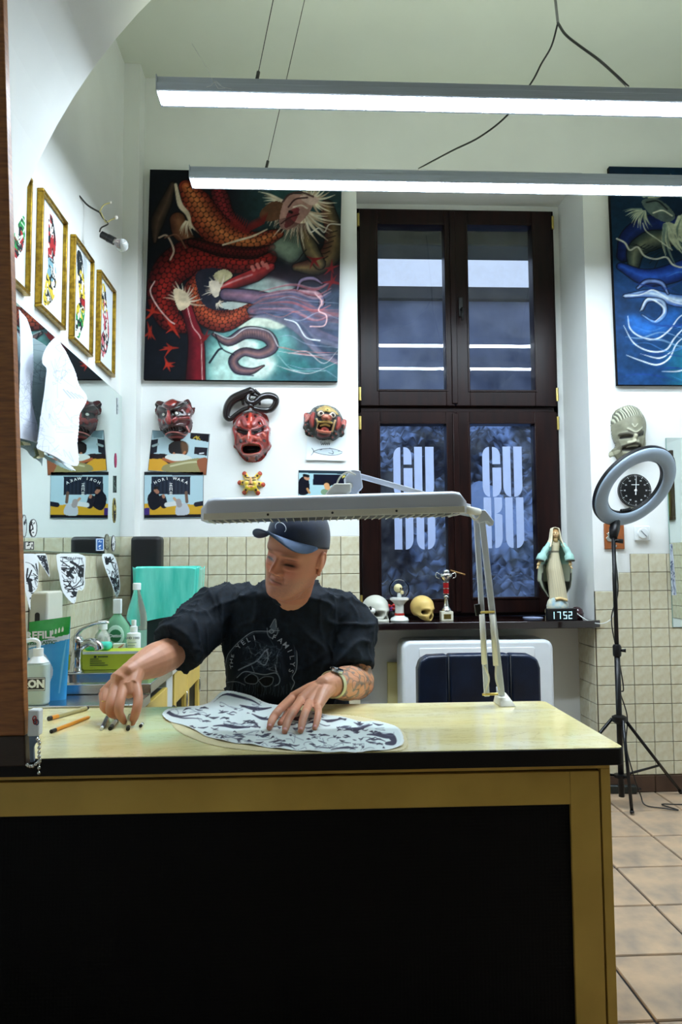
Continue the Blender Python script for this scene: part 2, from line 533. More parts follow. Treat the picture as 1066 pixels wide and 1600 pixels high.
# ---- back wall with the window niche
mb = MB()
mb.box(XL-.2, YW, 0, NX0, 4.62, ZC); mb.box(NX1, YW, 0, XR+.2, 4.62, ZC); mb.box(NX0, YW, NZ1, NX1, 4.62, ZC)
mb.box(NX0, 4.25, 0, NX1, 4.62, 0.885)
mb.box(NX0, 4.405, 0.885, 0.302, 4.62, NZ1); mb.box(1.537, 4.405, 0.885, NX1, 4.62, NZ1); mb.box(0.302, 4.405, 3.425, 1.537, 4.62, NZ1)
wall_back = struct(mb.build('wall_back', M_plaster))
P = 0.1022
def field(parent, nm, xs, zs, place, M, grout):
    for i in range(len(xs)-1):
        for j in range(len(zs)-1):
            w, h = abs(xs[i+1]-xs[i]), abs(zs[j+1]-zs[j])
            if w < .012 or h < .012: continue
            put_tile(nm, parent, place((xs[i]+xs[i+1])/2, (zs[j]+zs[j+1])/2), w-.003, h-.003, M, M_tile)
ZT = 1.392
zrows = [ZT-P*k for k in range(0, 10)]
xs = [NX0-P*k for k in range(0, 12)]+[-0.9]
field(wall_back, 'wall_tile', xs, zrows, lambda a, b: (a, YW-.002, b), Matrix(), None)
mb = MB(); mb.box(-.9, YW-.003, zrows[-1], NX0, YW+.01, ZT); mb.build('grout_bed', M_grout, wall_back)
zr2 = [1.287-P*k for k in range(0, 12)]
for c in range(0, 9):
    x0 = NX1+P*c; top = 2 if c == 0 else (1 if c == 1 else 0)
    field(wall_back, 'wall_tile', [x0, x0+P], zr2[top:]+[0.092], lambda a, b: (a, YW-.002, b), Matrix(), None)
    mb = MB(); mb.box(x0, YW-.003, .05, x0+P, YW+.01, zr2[top]); mb.build('grout_bed', M_grout, wall_back)
mb = MB(); mb.box(NX1, 4.0-.003, .05, NX1-.003, 4.248, .875); mb.build('grout_bed', M_grout, wall_back)
Rl = Matrix.Rotation(-PI/2, 4, 'Z')      # faces -X
zr3 = [z for z in zr2 if z < .88]
field(wall_back, 'wall_tile', [4.0, 4.0+P, 4.248], [.875]+zr3+[0.092], lambda a, b: (NX1-.002, a, b), Rl, None)
# ---- skirting of brown tiles
bb = MB(); bb.box(NX1, YW-.004, 0, XR, YW+.01, .085)
baseboard = struct(bb.build('baseboard_back', M_grout))
for k in range(5):
    x0 = NX1+.31*k-.012 if k else NX1; x1 = min(NX1+.31*(k+1)-.012, XR)
    put_tile('skirting_tile', baseboard, ((x0+x1)/2, YW-.004, .045), x1-x0-.004, .086, Matrix(), M_brownbase, .008)

# ---- left wall, corner pier
mb = MB(); mb.box(XL-.25, YB, 0, XL, YW, ZC)
wall_left = struct(mb.build('wall_left', M_plaster))
Rr = Matrix.Rotation(PI/2, 4, 'Z')       # faces +X
ys = [3.875-P*k for k in range(0, 15)]
field(wall_left, 'wall_tile', ys, zrows[:7], lambda a, b: (XL+.002, a, b), Rr, None)
mb = MB(); mb.box(XL-.01, 2.42, zrows[6], XL+.003, 3.88, ZT); mb.build('grout_bed', M_grout, wall_left)
mb = MB(); mb.box(XL, 3.88, 0, -.9, YW, ZC)
pier = struct(mb.build('trim_1', M_plaster))
field(pier, 'wall_tile', [-.9, XL], zrows[:7], lambda a, b: (a, 3.88-.002, b), Matrix(), None)
mb = MB(); mb.box(XL, 3.877, zrows[6], -.9, 3.89, ZT); mb.build('grout_bed', M_grout, pier)

# ---- ceiling, other walls, arch
mb = MB(); mb.box(XB-.2, YB, ZC, XR+.2, YW+.6, ZC+.2)
struct(mb.build('ceiling', M_ceil))
mb = MB(); mb.box(XR, YB, 0, XR+.2, YW, ZC)
wall_right = struct(mb.build('wall_right', M_plaster))
field(wall_right, 'wall_tile', [2.72-P*k for k in range(0, 12)], zrows[:7], lambda a, b: (XR-.002, a, b), Rl, None)
mb = MB(); mb.box(XR-.003, 2.72-11*P, zrows[6], XR+.01, 2.72, ZT); mb.build('grout_bed', M_grout, wall_right)
mb = MB(); mb.box(XB-.2, YB-.2, 0, XR+.2, YB, ZC)
struct(mb.build('wall_front', M_dark_room))
mb = MB()
AC, AR = (1.0, 1.794), 2.046
n = 48
a0 = math.acos((XL-.03-AC[0])/AR) ; a1 = PI-a0
arc = [(AC[0]+AR*math.cos(a0+(a1-a0)*k/n), AC[1]+AR*math.sin(a0+(a1-a0)*k/n)) for k in range(n+1)]
for k in range(n):
    (xa, za), (xb, zb) = arc[k], arc[k+1]
    mb.prism([(xa, za), (xb, zb), (xb, ZC), (xa, ZC)], 1.55, 2.40, 'XZ')
arch = struct(mb.build('wall_arch', M_plaster))

# ---- window
M_frame = mat('dark_stained_wood', S(22, 10, 10), 0.3, scale=6, col2=S(36, 17, 14), stretch=(6, 6, .7), spec=.22)
M_brass = mat('brass', S(214, 190, 110), 0.3, 1.0, var=.15)
M_black = mat('black_plastic', S(14, 14, 16), 0.4, var=.2)
M_pane = glassmat('window_glass', (0.86, 0.93, 1, 1), 1.72, 0.0, dirt=.13)
window = MB()
FY0, FY1 = 4.372, 4.44
ftop, fbot, fl, fr = 3.425, 0.925, 0.302, 1.537
zt = aY(700, 640, 4.38).z
for b in ((fl, fbot, fl+.03, ftop), (fr-.03, fbot, fr, ftop), (fl, ftop-.03, fr, ftop), (fl, fbot, fr, fbot+.035), (fl, zt-.028, fr, zt+.028)):
    window.box(b[0], FY0+.012, b[1], b[2], FY1+.08, b[3])
window = struct(window.build('window_1', M_frame, bevel=.004))
def pane_rect(x0, y0, x1, y1):
    a = aY(x0, y0, FY0+.02); b = aY(x1, y1, FY0+.02); return a.x, b.x, b.z, a.z
mid = aY(711, 640, 4.38).x
panes = [pane_rect(589, 355, 696, 611), pane_rect(728, 356, 834, 612), pane_rect(593, 664, 700, 935), pane_rect(732, 664, 839, 932)]
PANES = []
for k, (xa, xb, za, zb) in enumerate(panes):
    ox0, ox1 = (fl+.022, mid-.004) if k % 2 == 0 else (mid+.004, fr-.022)
    oz0, oz1 = (zt+.018, ftop-.02) if k < 2 else (fbot+.022, zt-.018)
    s_ = MB()
    for b in ((ox0, oz0, xa, oz1), (xb, oz0, ox1, oz1), (xa, oz0, xb, za), (xa, zb, xb, oz1)):
        s_.box(b[0], FY0-.018, b[1], b[2], FY1, b[3])
    sash = s_.build('sash', M_frame, window, bevel=.003)
    bead = MB()
    for b in ((xa-.012, za-.012, xa, zb+.012), (xb, za-.012, xb+.012, zb+.012), (xa, za-.012, xb, za), (xa, zb, xb, zb+.012)):
        bead.box(b[0], FY0-.024, b[1], b[2], FY0-.010, b[3])
    bead.build('glazing_bead', M_frame, sash, bevel=.002)
    g = MB(); g.add([(xa-.005, FY0+.02, za-.005), (xb+.005, FY0+.02, za-.005), (xb+.005, FY0+.02, zb+.005), (xa-.005, FY0+.02, zb+.005)], [(0, 1, 2, 3)])
    pn = g.build('pane', M_pane, sash)
    PANES.append((pn, xa, xb, za, zb))
    hx = ox0-.006 if k % 2 == 0 else ox1+.006
    for hz in (oz0+.07, oz1-.07):
        h = MB(); h.tube([(hx, FY0-.022, hz-.04), (hx, FY0-.022, hz+.04)], .0085, 8); h.build('hinge', M_brass, sash, smooth=True, auto=.7)
st = MB(); st.box(mid-.022, FY0-.03, zt+.03, mid+.014, FY0-.012, ftop-.03)
st.build('astragal', M_frame, window, bevel=.004)
st = MB(); st.box(mid-.022, FY0-.03, fbot+.03, mid+.014, FY0-.012, zt-.03)
st.build('astragal', M_frame, window, bevel=.004)
hp = aY(720, 480, FY0-.03)
h = MB(); h.box(hp.x-.014, FY0-.042, hp.z-.06, hp.x+.014, FY0-.030, hp.z+.06)
hd = h.build('window_handle', M_black, window, bevel=.004)
h = MB(); h.tube([(hp.x, FY0-.04, hp.z-.02), (hp.x, FY0-.075, hp.z-.02), (hp.x, FY0-.08, hp.z-.10)], .008, 8); h.build('lever', M_black, hd, smooth=True)
h = MB(); h.ell((hp.x, FY0-.046, hp.z-.02), (.007, .005, .007), 10, 6); h.build('screw', mat('steel', S(190, 190, 190), .25, 1), hd, smooth=True)

# frosted lettering on the two lower panes
M_frost = mat('frosted_vinyl', S(160, 178, 218), 0.7, var=.03)
def rpoly(x0, y0, x1, y1, tl=0, tr=0, bl=0, br=0, n=8):
    pts = []
    for (cx, cy, r, sx, sy, a) in ((x0, y0, tl, 1, 1, PI), (x1, y0, tr, -1, 1, 1.5*PI), (x1, y1, br, -1, -1, 0), (x0, y1, bl, 1, -1, .5*PI)):
        if isinstance(r, tuple): rx, ry = r
        else: rx = ry = r
        if rx <= 0: pts.append((cx, cy)); continue
        ox, oy = cx+sx*rx, cy+sy*ry
        for k in range(n+1):
            t = a+.5*PI*k/n
            pts.append((ox+rx*math.cos(t), oy+ry*math.sin(t)))
    return pts
LET = [rpoly(168, 288, 224, 665, tl=(54, 70), bl=(54, 80)), rpoly(248, 288, 312, 418, tr=(56, 70)), rpoly(248, 445, 318, 665, br=(60, 80)),
       rpoly(333, 285, 395, 665, bl=(60, 80)), rpoly(420, 285, 487, 665, br=(62, 80)),
       rpoly(172, 670, 232, 1050), rpoly(258, 670, 320, 792, br=(58, 60)), rpoly(258, 792, 320, 1050, tr=(58, 14), br=(55, 80)),
       rpoly(345, 670, 405, 1050, bl=(56, 80)), rpoly(432, 670, 492, 1050, br=(58, 80))]
for (pn, xa, xb, za, zb) in PANES[2:]:
    # lettering box in crop pixels of the right pane: 62..582 x 120..1412
    for q in LET:
        l_ = MB()
        l_.prism([(xa+(x-62)/520*(xb-xa), zb-(y-120)/1292*(zb-za)) for x, y in q], FY0+.0165, FY0+.0185, 'XZ')
        l_.build('frosted_letter', M_frost, pn.parent)

# ---- sill
M_sill = mat('dark_varnished_sill', S(26, 12, 12), 0.12, var=.25, scale=10, coat=.5)
mb = MB(); mb.prism([(NX0+.002, 4.37), (NX0+.002, 3.95), (1.535, 3.95), (1.60, 3.99), (1.60, 3.998), (NX1-.002, 3.998), (NX1-.002, 4.37)], .886, .926, 'XY')
sill = mb.build('window_sill', M_sill, bevel=.004)
tag(recentre(sill), 'long dark varnished windowsill carrying skulls, trophy and statue', 'windowsill')

# ---- outside
M_out = mat('concrete_outside', S(132, 142, 164), 0.9, scale=1.6, col2=S(70, 80, 102), det=10)
M_box = mat('shutter_box', S(30, 54, 66), 0.6, var=.2)
zb_ = aY(640, 406, 4.86).z
mb = MB(); mb.box(-.4, 4.621, zb_, 2.3, 4.86, 4.4)
tag(recentre(mb.build('awning_box', M_box, bevel=.01)), 'dark teal shutter box hanging outside above the window', 'awning')
zt_ = aY(640, 452, 9).z
mb = MB(); mb.box(-9, 9, -.5, 14, 9.4, zt_-.15); o = mb.build('neighbour_wall', M_out)
h = MB(); h.box(-9, 8.9, zt_-.15, 14, 9.5, zt_); h.build('coping', mat('dark_coping', S(34, 38, 48), .7), o)
tag(o, 'grey concrete yard wall seen through the upper panes', 'wall')
rs = np.random.RandomState(5)
nu, nv = 260, 170
uu, vv = np.meshgrid(np.linspace(-4, 7, nu), np.linspace(4.9, 8.9, nv))
zz = .1+(vv-4.9)*.72
cc = np.zeros(uu.shape)
for k in range(420):
    cx_, cy_ = rs.uniform(-4, 7), rs.uniform(4.9, 8.9); rr_ = rs.uniform(.06, .34)
    e = np.exp(-((uu-cx_)**2+(vv-cy_)**2)/rr_**2)
    zz += e*rs.uniform(-.1, .42)*rr_*2; cc += e*rs.uniform(-.6, 1)
zz += rs.rand(*zz.shape)*.09
cc = cc*.8+rs.rand(*zz.shape)*.9-.25+.5*(rs.rand(*zz.shape) > .93)
cl = np.clip(cc, 0, 1)[..., None]
C_ = np.array(S(14, 20, 38)[:3])*(1-cl)+np.array(S(150, 178, 226)[:3])*cl**2.4
o = npmesh('rubble_bank', np.stack([uu, vv, zz], -1).reshape(-1, 3), gridfaces(nu, nv), colmat('rubble', .9), None, C_.reshape(-1, 3))
stuff(tag(o, 'blue grey bank of rubble and undergrowth outside the window', 'rubble'))

# ---- ceiling lights
M_alu = mat('brushed_aluminium', S(176, 186, 198), 0.45, 0.35, var=.06, scale=30, stretch=(.2, 8, 8))
M_lamp = emat('led_diffuser', LAMP_COLOR, LAMP_STRENGTH)
M_addedfill = emat('added_fill_glow', ADDED_FILL_COLOR, ADDED_FILL_STRENGTH)
def striplight(x0, x1, y0, y1, z0, label):
    t = thing('strip_light', label, 'ceiling light', ((x0+x1)/2, (y0+y1)/2, z0), 'suspended strip lights')
    b = MB(); b.box(x0, y0+.012, z0+.016, x1, y1-.012, z0+.058); b.build('housing', M_alu, t, bevel=.002)
    b = MB(); b.box(x0, y0, z0+.001, x1, y0+.012, z0+.03); b.box(x0, y1-.012, z0+.001, x1, y1, z0+.03); b.build('side_rail', M_alu, t, bevel=.002)
    b = MB(); b.box(x0+.006, y0+.0125, z0, x1-.006, y1-.0125, z0+.014); b.build('diffuser', M_lamp, t)
    b = MB(); b.box(x0+.02, y0+.02, z0+.058, x1-.02, y1-.02, z0+.0592); b.build('added_fill_strip', M_addedfill, t)  # glowing strip added out of view to brighten ceiling and upper walls
    for xx in (x0-.003, x1):
        b = MB(); b.box(xx, y0, z0, xx+.003, y1, z0+.058); b.build('end_cap', M_alu, t)
    return t
L1 = striplight(-.525, 2.25, 2.510, 2.612, 2.915, 'aluminium strip light nearest the arch, upper of the two')
L2 = striplight(-.508, 2.27, 3.130, 3.232, 2.930, 'aluminium strip light nearer the window, lower of the two')
M_wire = mat('dark_steel_wire', S(40, 40, 44), .5, .6)
def wire(t, pts, r, nm, mt=M_wire, n=6):
    b = MB(); b.tube(pts, r, n); return b.build(nm, mt, t, smooth=True)
for t, px, py, px2, Y, z in ((L1, 400, 112, 427, 2.56, 2.975), (L2, 415, 252, 476, 3.18, 2.99)):
    a = aY(px, py, Y); b = aY(px2, 0, Y); a.z = z
    d = (b-a); e = a+d*((ZC-a.z)/d.z)
    wire(t, [a, e], .0016, 'suspension_wire'); wire(t, [a, a+d.normalized()*.05], .0068, 'wire_gripper', M_black)
    a2 = a+Vector((2.0, 0, 0)); wire(t, [a2, a2+(e-a)], .0016, 'suspension_wire')
a = aY(868, 0, 2.85); s0 = aY(872, 36, 2.85)
top = a+(a-s0)*((ZC-a.z)/(a-s0).z)
cab = thing('lamp_cable', 'black cable forked from the ceiling down to both strip lights', 'cable', s0)
wire(cab, [top, a, s0], .0055, 'supply_lead', mat('grey_cable', S(120, 124, 122), .6))
wire(cab, [tuple(p) for p in catmull([s0, aY(862, 72, 2.9), aY(846, 100, 2.95), aY(830, 130, 2.98), aY(793, 180, 3.04), aY(750, 214, 3.1), aY(706, 236, 3.14), aY(654, 264, 3.17)], 6)], .0042, 'branch_lead', M_black)
wire(cab, [tuple(p) for p in catmull([s0, aY(884, 54, 2.8), aY(905, 71, 2.74), aY(934, 92, 2.67), aY(958, 113, 2.6), aY(982, 136, 2.565)], 6)], .0052, 'branch_lead', M_black)
M_web = mat('cobweb_silk', S(225, 228, 225), .8)
cw = thing('cobweb', 'thin white cobweb strand clinging to the upper strip light', 'cobweb', aY(336, 130, 2.505))
wire(cw, [aY(300, 68, 2.5), aY(322, 104, 2.5), aY(335, 130, 2.504)], .0007, 'silk_strand', M_web, 4)
for q in (((335, 128), (348, 136), (362, 139)), ((335, 128), (330, 134), (323, 136)), ((336, 130), (341, 138), (352, 138)), ((331, 132), (338, 127), (345, 133))):
    wire(cw, [aY(x, y, 2.503) for x, y in q], .0008, 'silk_strand', M_web, 4)
# ================================================================ desk
M_dtop = bpy.data.materials.new('yellow_marbled_laminate')
nt, bs = nodes_of(M_dtop); N, L = nt.nodes, nt.links
bs.inputs['Roughness'].default_value = 0.13; bs.inputs['Coat Weight'].default_value = .3; bs.inputs['Coat Roughness'].default_value = .04
tc = N.new('ShaderNodeTexCoord'); mp = N.new('ShaderNodeMapping'); mp.inputs['Rotation'].default_value = (0, 0, .25); mp.inputs['Scale'].default_value = (1.0, 3.2, 1)
L.new(tc.outputs['Object'], mp.inputs[0])
nz = N.new('ShaderNodeTexNoise'); nz.inputs['Scale'].default_value = 2.2; nz.inputs['Detail'].default_value = 9; nz.inputs['Distortion'].default_value = .8
L.new(mp.outputs[0], nz.inputs['Vector'])
rp = N.new('ShaderNodeValToRGB'); cr = rp.color_ramp
cr.elements[0].position = .3; cr.elements[0].color = S(240, 224, 156); cr.elements[1].position = .7; cr.elements[1].color = S(248, 240, 190)
e = cr.elements.new(.5); e.color = S(244, 232, 170)
L.new(nz.outputs['Fac'], rp.inputs[0])
n2 = N.new('ShaderNodeTexNoise'); n2.inputs['Scale'].default_value = 3.5; n2.inputs['Detail'].default_value = 12; n2.inputs['Roughness'].default_value = .7; n2.inputs['Distortion'].default_value = 1.5
L.new(mp.outputs[0], n2.inputs['Vector'])
r2 = N.new('ShaderNodeValToRGB'); r2.color_ramp.elements[0].position = .485; r2.color_ramp.elements[1].position = .5
r2.color_ramp.elements[0].color = (0, 0, 0, 1); r2.color_ramp.elements[1].color = (.5, .5, .5, 1)
e = r2.color_ramp.elements.new(.515); e.color = (0, 0, 0, 1)
L.new(n2.outputs['Fac'], r2.inputs[0])
mx = N.new('ShaderNodeMix'); mx.data_type = 'RGBA'
L.new(r2.outputs[0], mx.inputs['Factor']); L.new(rp.outputs[0], mx.inputs['A']); mx.inputs['B'].default_value = S(176, 150, 92)
L.new(mx.outputs['Result'], bs.inputs['Base Color'])
M_edge = mat('black_desk_edge', S(8, 7, 8), .55, var=.25, scale=14, spec=.25, stretch=(.3, 1, 20))
M_ochre = mat('ochre_painted_board', S(214, 178, 84), .5, scale=5, col2=S(192, 158, 70), det=8, bump=.05)
M_panel = mat('black_perforated_panel', S(4, 6, 8), .6, var=.3, scale=3, spec=.15)
# perforation as fine relief
nt = M_panel.node_tree; N, L = nt.nodes, nt.links
tc = N.new('ShaderNodeTexCoord'); vo = N.new('ShaderNodeTexVoronoi'); vo.inputs['Scale'].default_value = 110; vo.inputs['Randomness'].default_value = 0
L.new(tc.outputs['Object'], vo.inputs['Vector']); bp = N.new('ShaderNodeBump'); bp.inputs['Strength'].default_value = .5; bp.inputs['Distance'].default_value = .004
L.new(vo.outputs['Distance'], bp.inputs['Height']); L.new(bp.outputs[0], N['Principled BSDF'].inputs['Normal'])

DZ, DY0, DY1, DX0, DX1 = .79, 1.814, 2.433, -.982, .782
desk = thing('reception_desk', 'large yellow marbled desk with black edge and black front panel', 'desk', (0, 2.12, 0))
def rrect(x0, y0, x1, y1, r, n=6, corners=(1, 1, 1, 1)):
    pts = []
    for (cx_, cy_, a, on) in ((x0+r, y0+r, PI, corners[0]), (x1-r, y0+r, 1.5*PI, corners[1]), (x1-r, y1-r, 0, corners[2]), (x0+r, y1-r, .5*PI, corners[3])):
        if not on: pts.append((x0 if cx_ < (x0+x1)/2 else x1, y0 if cy_ < (y0+y1)/2 else y1)); continue
        for k in range(n+1):
            t = a+.5*PI*k/n; pts.append((cx_+r*math.cos(t), cy_+r*math.sin(t)))
    return pts
mb = MB(); mb.prism(rrect(DX0, DY0, DX1, DY1, .022, corners=(0, 1, 1, 0)), DZ-.042, DZ-.0015, 'XY'); mb.build('edge_band', M_edge, desk, bevel=.002)
mb = MB(); mb.prism(rrect(DX0+.003, DY0+.003, DX1-.003, DY1-.003, .02, corners=(0, 1, 1, 0)), DZ-.006, DZ, 'XY'); mb.build('desktop', M_dtop, desk)
BX1 = aY(954, 1220, 1.842).x
by0, by1 = 1.842, 2.40
zA = aY(700, 1208, by0).z; zB = aY(700, 1261, by0).z
xs1, xs2 = aY(938, 1230, by0).x, aY(892, 1260, by0).x
mb = MB(); mb.box(DX0, by0, zA+.004, BX1, by0+.02, DZ-.042); mb.build('top_rail', M_ochre, desk, bevel=.001)
mb = MB(); mb.box(DX0, by0, zB, xs2, by0+.018, zA-.002); mb.build('upper_board', M_ochre, desk, bevel=.001)
mb = MB(); mb.box(xs2+.0006, by0, 0, xs1-.002, by0+.018, zA-.002); mb.build('right_stile', M_ochre, desk, bevel=.001)
mb = MB(); mb.box(xs1+.003, by0, 0, BX1, by1, zA+.0035); mb.build('side_panel', M_ochre, desk, bevel=.001)
mb = MB(); mb.box(DX0, by0+.019, .0, xs1+.002, by0+.024, DZ-.05); mb.build('carcass', M_edge, desk)
mb = MB(); mb.box(DX0, by0+.008, .03, xs2-.0005, by0+.0185, zB-.0005); mb.build('front_panel', M_panel, desk)
mb = MB(); mb.box(DX0, by0, 0, xs2, by0+.018, .03); mb.build('plinth', M_ochre, desk)
mb = MB(); mb.box(DX0, by0+.03, 0, DX0+.02, by1, DZ-.05); mb.build('end_panel', M_edge, desk)
# ================================================================ things on the back wall
M_paint = colmat('oil_paint', .5, .12, bump=.08, bscale=90)
M_print = colmat('photo_print', .25, .5)
M_paper_print = colmat('printed_paper', .8, .2)
M_canvas = mat('black_canvas_edge', S(10, 12, 16), .8, spec=.1)

# ---- red dragon canvas (painted in a 1066 x 1131 sketch frame)
A = Art(35, 35, 1003, 1085, 270, 292, (14, 18, 26))
f1 = A.fbm(4, 11); f2 = A.fbm(9, 31)
A.mix(np.clip((A.x-430)/250, 0, 1)*np.clip((420-A.y)/160, 0, 1)*(.35+.75*f1), (44, 84, 84))
A.mix(np.clip((A.y-560)/90, 0, 1)*np.clip((A.x-330)/120, 0, 1)*(.6+.5*f2), (66, 82, 104))
A.poly([(350, 860), (480, 820), (620, 790), (760, 840), (800, 930), (700, 1010), (640, 1085), (340, 1085), (330, 960)], (110, 178, 168), .85, smooth=True, soft=10)
A.poly([(500, 800), (640, 765), (760, 790), (700, 830), (600, 820), (510, 830)], (214, 226, 206), .95, smooth=True, soft=1)
A.poly([(390, 930), (520, 900), (680, 960), (690, 1040), (560, 1085), (380, 1085)], (196, 226, 214), .8, smooth=True, soft=6)
A.mix(np.clip((A.x-640)/100, 0, 1)*np.clip((A.y-900)/120, 0, 1)*f2, (40, 120, 112))
A.poly([(520, 640), (640, 575), (760, 610), (780, 660), (640, 670)], (176, 200, 190), .85, smooth=True, soft=2)
A.poly([(560, 420), (660, 440), (760, 500), (830, 430), (800, 330), (700, 330)], (120, 140, 120), .7, smooth=True, soft=4)
A.mix(np.clip((A.x-600)/60, 0, 1)*np.clip(1-np.abs(A.y-560)/90, 0, 1)*f1*1.2, (82, 40, 52))
# hind wing / arm forms upper left
A.tubeshade([(150, 110), (120, 200), (80, 300), (70, 400)], [30, 60, 70, 20], ((30, 26, 26), (86, 66, 52), (30, 22, 22)))
A.tubeshade([(350, 70), (390, 170), (430, 270), (520, 330)], [40, 90, 80, 20], ((60, 14, 20), (130, 34, 40), (70, 16, 22)), scales=26)
A.tubeshade([(180, 290), (200, 350), (250, 400)], [80, 90, 60], ((80, 44, 28), (138, 92, 62), (70, 34, 26)))
A.tubeshade([(930, 210), (965, 330), (960, 440), (880, 510), (780, 520)], [70, 90, 110, 100, 40], ((30, 28, 26), (120, 100, 66), (60, 24, 24)))
for k in range(7):
    A.stroke([(880-6*k, 330+26*k), (930-4*k, 345+26*k), (985-9*k, 332+26*k)], 5, (26, 20, 20), .9)
A.tubeshade([(815, 340), (850, 420), (900, 500)], [50, 80, 60], ((40, 38, 32), (140, 122, 84), (70, 60, 44)))
# large red body
red = ((66, 12, 14), (150, 34, 28), (54, 8, 12))
A.tubeshade([(640, 470), (500, 490), (360, 470), (240, 480), (140, 560), (110, 680), (160, 790), (260, 830)], [90, 130, 170, 190, 170, 140, 120, 60], red, scales=30)
A.tubeshade([(300, 570), (270, 650), (310, 740), (420, 790), (540, 740), (660, 700)], [60, 110, 120, 120, 90, 30], ((50, 8, 12), (190, 84, 48), (80, 16, 18)), scales=24)
A.tubeshade([(215, 120), (270, 200), (340, 300), (440, 380), (560, 400), (690, 350)], [70, 150, 160, 150, 120, 50], ((88, 14, 14), (206, 122, 66), (96, 20, 16)), scales=30)
A.tubeshade([(250, 400), (400, 440), (560, 450), (660, 420)], [40, 60, 60, 30], ((40, 6, 10), (96, 20, 20), (30, 4, 8)), scales=22)
A.poly([(280, 560), (340, 530), (440, 540), (460, 580), (400, 610), (390, 660), (440, 700), (560, 690), (430, 740), (330, 720), (290, 640)], (30, 34, 48), .95, smooth=True)
A.poly([(370, 560), (420, 535), (460, 560), (440, 600), (390, 600)], (206, 196, 150), .9, smooth=True)
A.poly([(430, 700), (560, 690), (470, 735), (400, 720)], (190, 204, 196), .9, smooth=True)
A.tubeshade([(390, 640), (480, 600), (580, 560), (655, 520)], [30, 60, 70, 40], ((150, 36, 40), (168, 50, 48), (60, 10, 16)))
A.stroke([(400, 625), (480, 590), (560, 560)], 9, (214, 150, 150), .8)
for q in ((560, 520), (585, 508), (610, 498), (630, 508)): A.stroke([(q[0], q[1]), (q[0]+8, q[1]+16)], 18, (206, 120, 108), .9)
A.tubeshade([(225, 700), (262, 800), (290, 900), (292, 1085)], [60, 60, 80, 100], ((110, 24, 34), (120, 20, 34), (50, 6, 16)))
A.stroke([(240, 720), (270, 820), (312, 880), (320, 980), (326, 1085)], 4, (236, 200, 190), .9)
A.stroke([(75, 600), (55, 650), (90, 720), (150, 790), (180, 810)], 6, (230, 200, 190), .95)
# pale manes and crests
for (cx_, cy_, n_, l0, a0_, a1_, w0) in ((215, 700, 13, 110, -2.9, .1, 12), (395, 640, 15, 80, -3.6, -1.1, 9), (800, 235, 26, 190, .1, 2.6, 15), (850, 180, 16, 120, -2.6, 1.0, 13), (720, 190, 14, 150, 1.9, 3.5, 14), (230, 280, 9, 90, 0.9, 2.1, 9), (385, 690, 9, 50, .2, 1.5, 7)):
    rr_ = np.random.RandomState(int(cx_))
    for k in range(n_):
        a_ = a0_+(a1_-a0_)*k/(n_-1)+rr_.uniform(-.06, .06); l_ = l0*rr_.uniform(.65, 1.1)
        A.stroke([(cx_+18*math.cos(a_), cy_+18*math.sin(a_)), (cx_+l_*.6*math.cos(a_+.08), cy_+l_*.6*math.sin(a_+.08)), (cx_+l_*math.cos(a_), cy_+l_*math.sin(a_))], [w0, w0*.7, 1.5], (226, 214, 190) if k % 3 else (190, 166, 140), .95, n=3)
A.poly([(170, 640), (230, 650), (255, 710), (200, 740)], (222, 204, 172), 1, smooth=True)
A.poly([(345, 600), (395, 600), (400, 660), (370, 670)], (222, 210, 190), 1, smooth=True)
A.poly([(590, 250), (650, 190), (710, 200), (700, 270), (620, 290)], (96, 64, 44), 1, smooth=True)
A.poly([(720, 170), (800, 150), (860, 190), (820, 270), (740, 330), (690, 300)], (170, 130, 120), 1, smooth=True)
A.poly([(735, 240), (790, 220), (770, 290), (720, 320)], (120, 50, 54), 1, smooth=True)
A.poly([(790, 165), (840, 150), (890, 175), (850, 205)], (206, 176, 164), 1, smooth=True)
A.stroke([(735, 215), (770, 175), (830, 165)], 8, (60, 32, 34)); A.stroke([(700, 300), (740, 270), (790, 250)], 6, (50, 24, 28))
A.stroke([(830, 290), (850, 340), (890, 320), (920, 340), (945, 300), (1003, 300)], 6, (232, 226, 216))
A.stroke([(410, 412), (480, 390), (560, 365), (630, 330)], [8, 12, 6], (222, 204, 176))
A.stroke([(165, 110), (190, 210), (230, 260), (250, 330)], [14, 26, 22, 6], (206, 190, 166))
A.stroke([(90, 380), (130, 370), (165, 440), (150, 490)], 9, (196, 170, 150)); A.stroke([(120, 380), (180, 365), (225, 430)], 7, (120, 80, 60))
for k in range(16):
    x0, y0 = 445+11*k, 330-6*abs(k-7)
    A.stroke([(x0, y0+18), (x0+14, y0-18), (x0+22, y0-40)], [12, 7, 1], (112, 26, 26), .9, n=3)
for k in range(26):
    a_ = 1.2+1.6*k/25; A.stroke([(800+60*math.cos(a_), 250+50*math.sin(a_)), (800+170*math.cos(a_+.05), 250+150*math.sin(a_+.05))], [4, 1], (60, 36, 34), .7)
A.stroke([(705, 190), (740, 150), (800, 140), (860, 160)], 10, (70, 44, 44), .9); A.stroke([(760, 215), (800, 205), (830, 220)], 7, (236, 226, 206), .9); A.stroke([(742, 238), (752, 242)], 14, (20, 14, 14), 1)
A.stroke([(640, 440), (760, 500), (830, 430)], 6, (30, 30, 30), .9); A.poly([(635, 425), (700, 380), (790, 430), (755, 498)], (150, 168, 146), .55, soft=3)
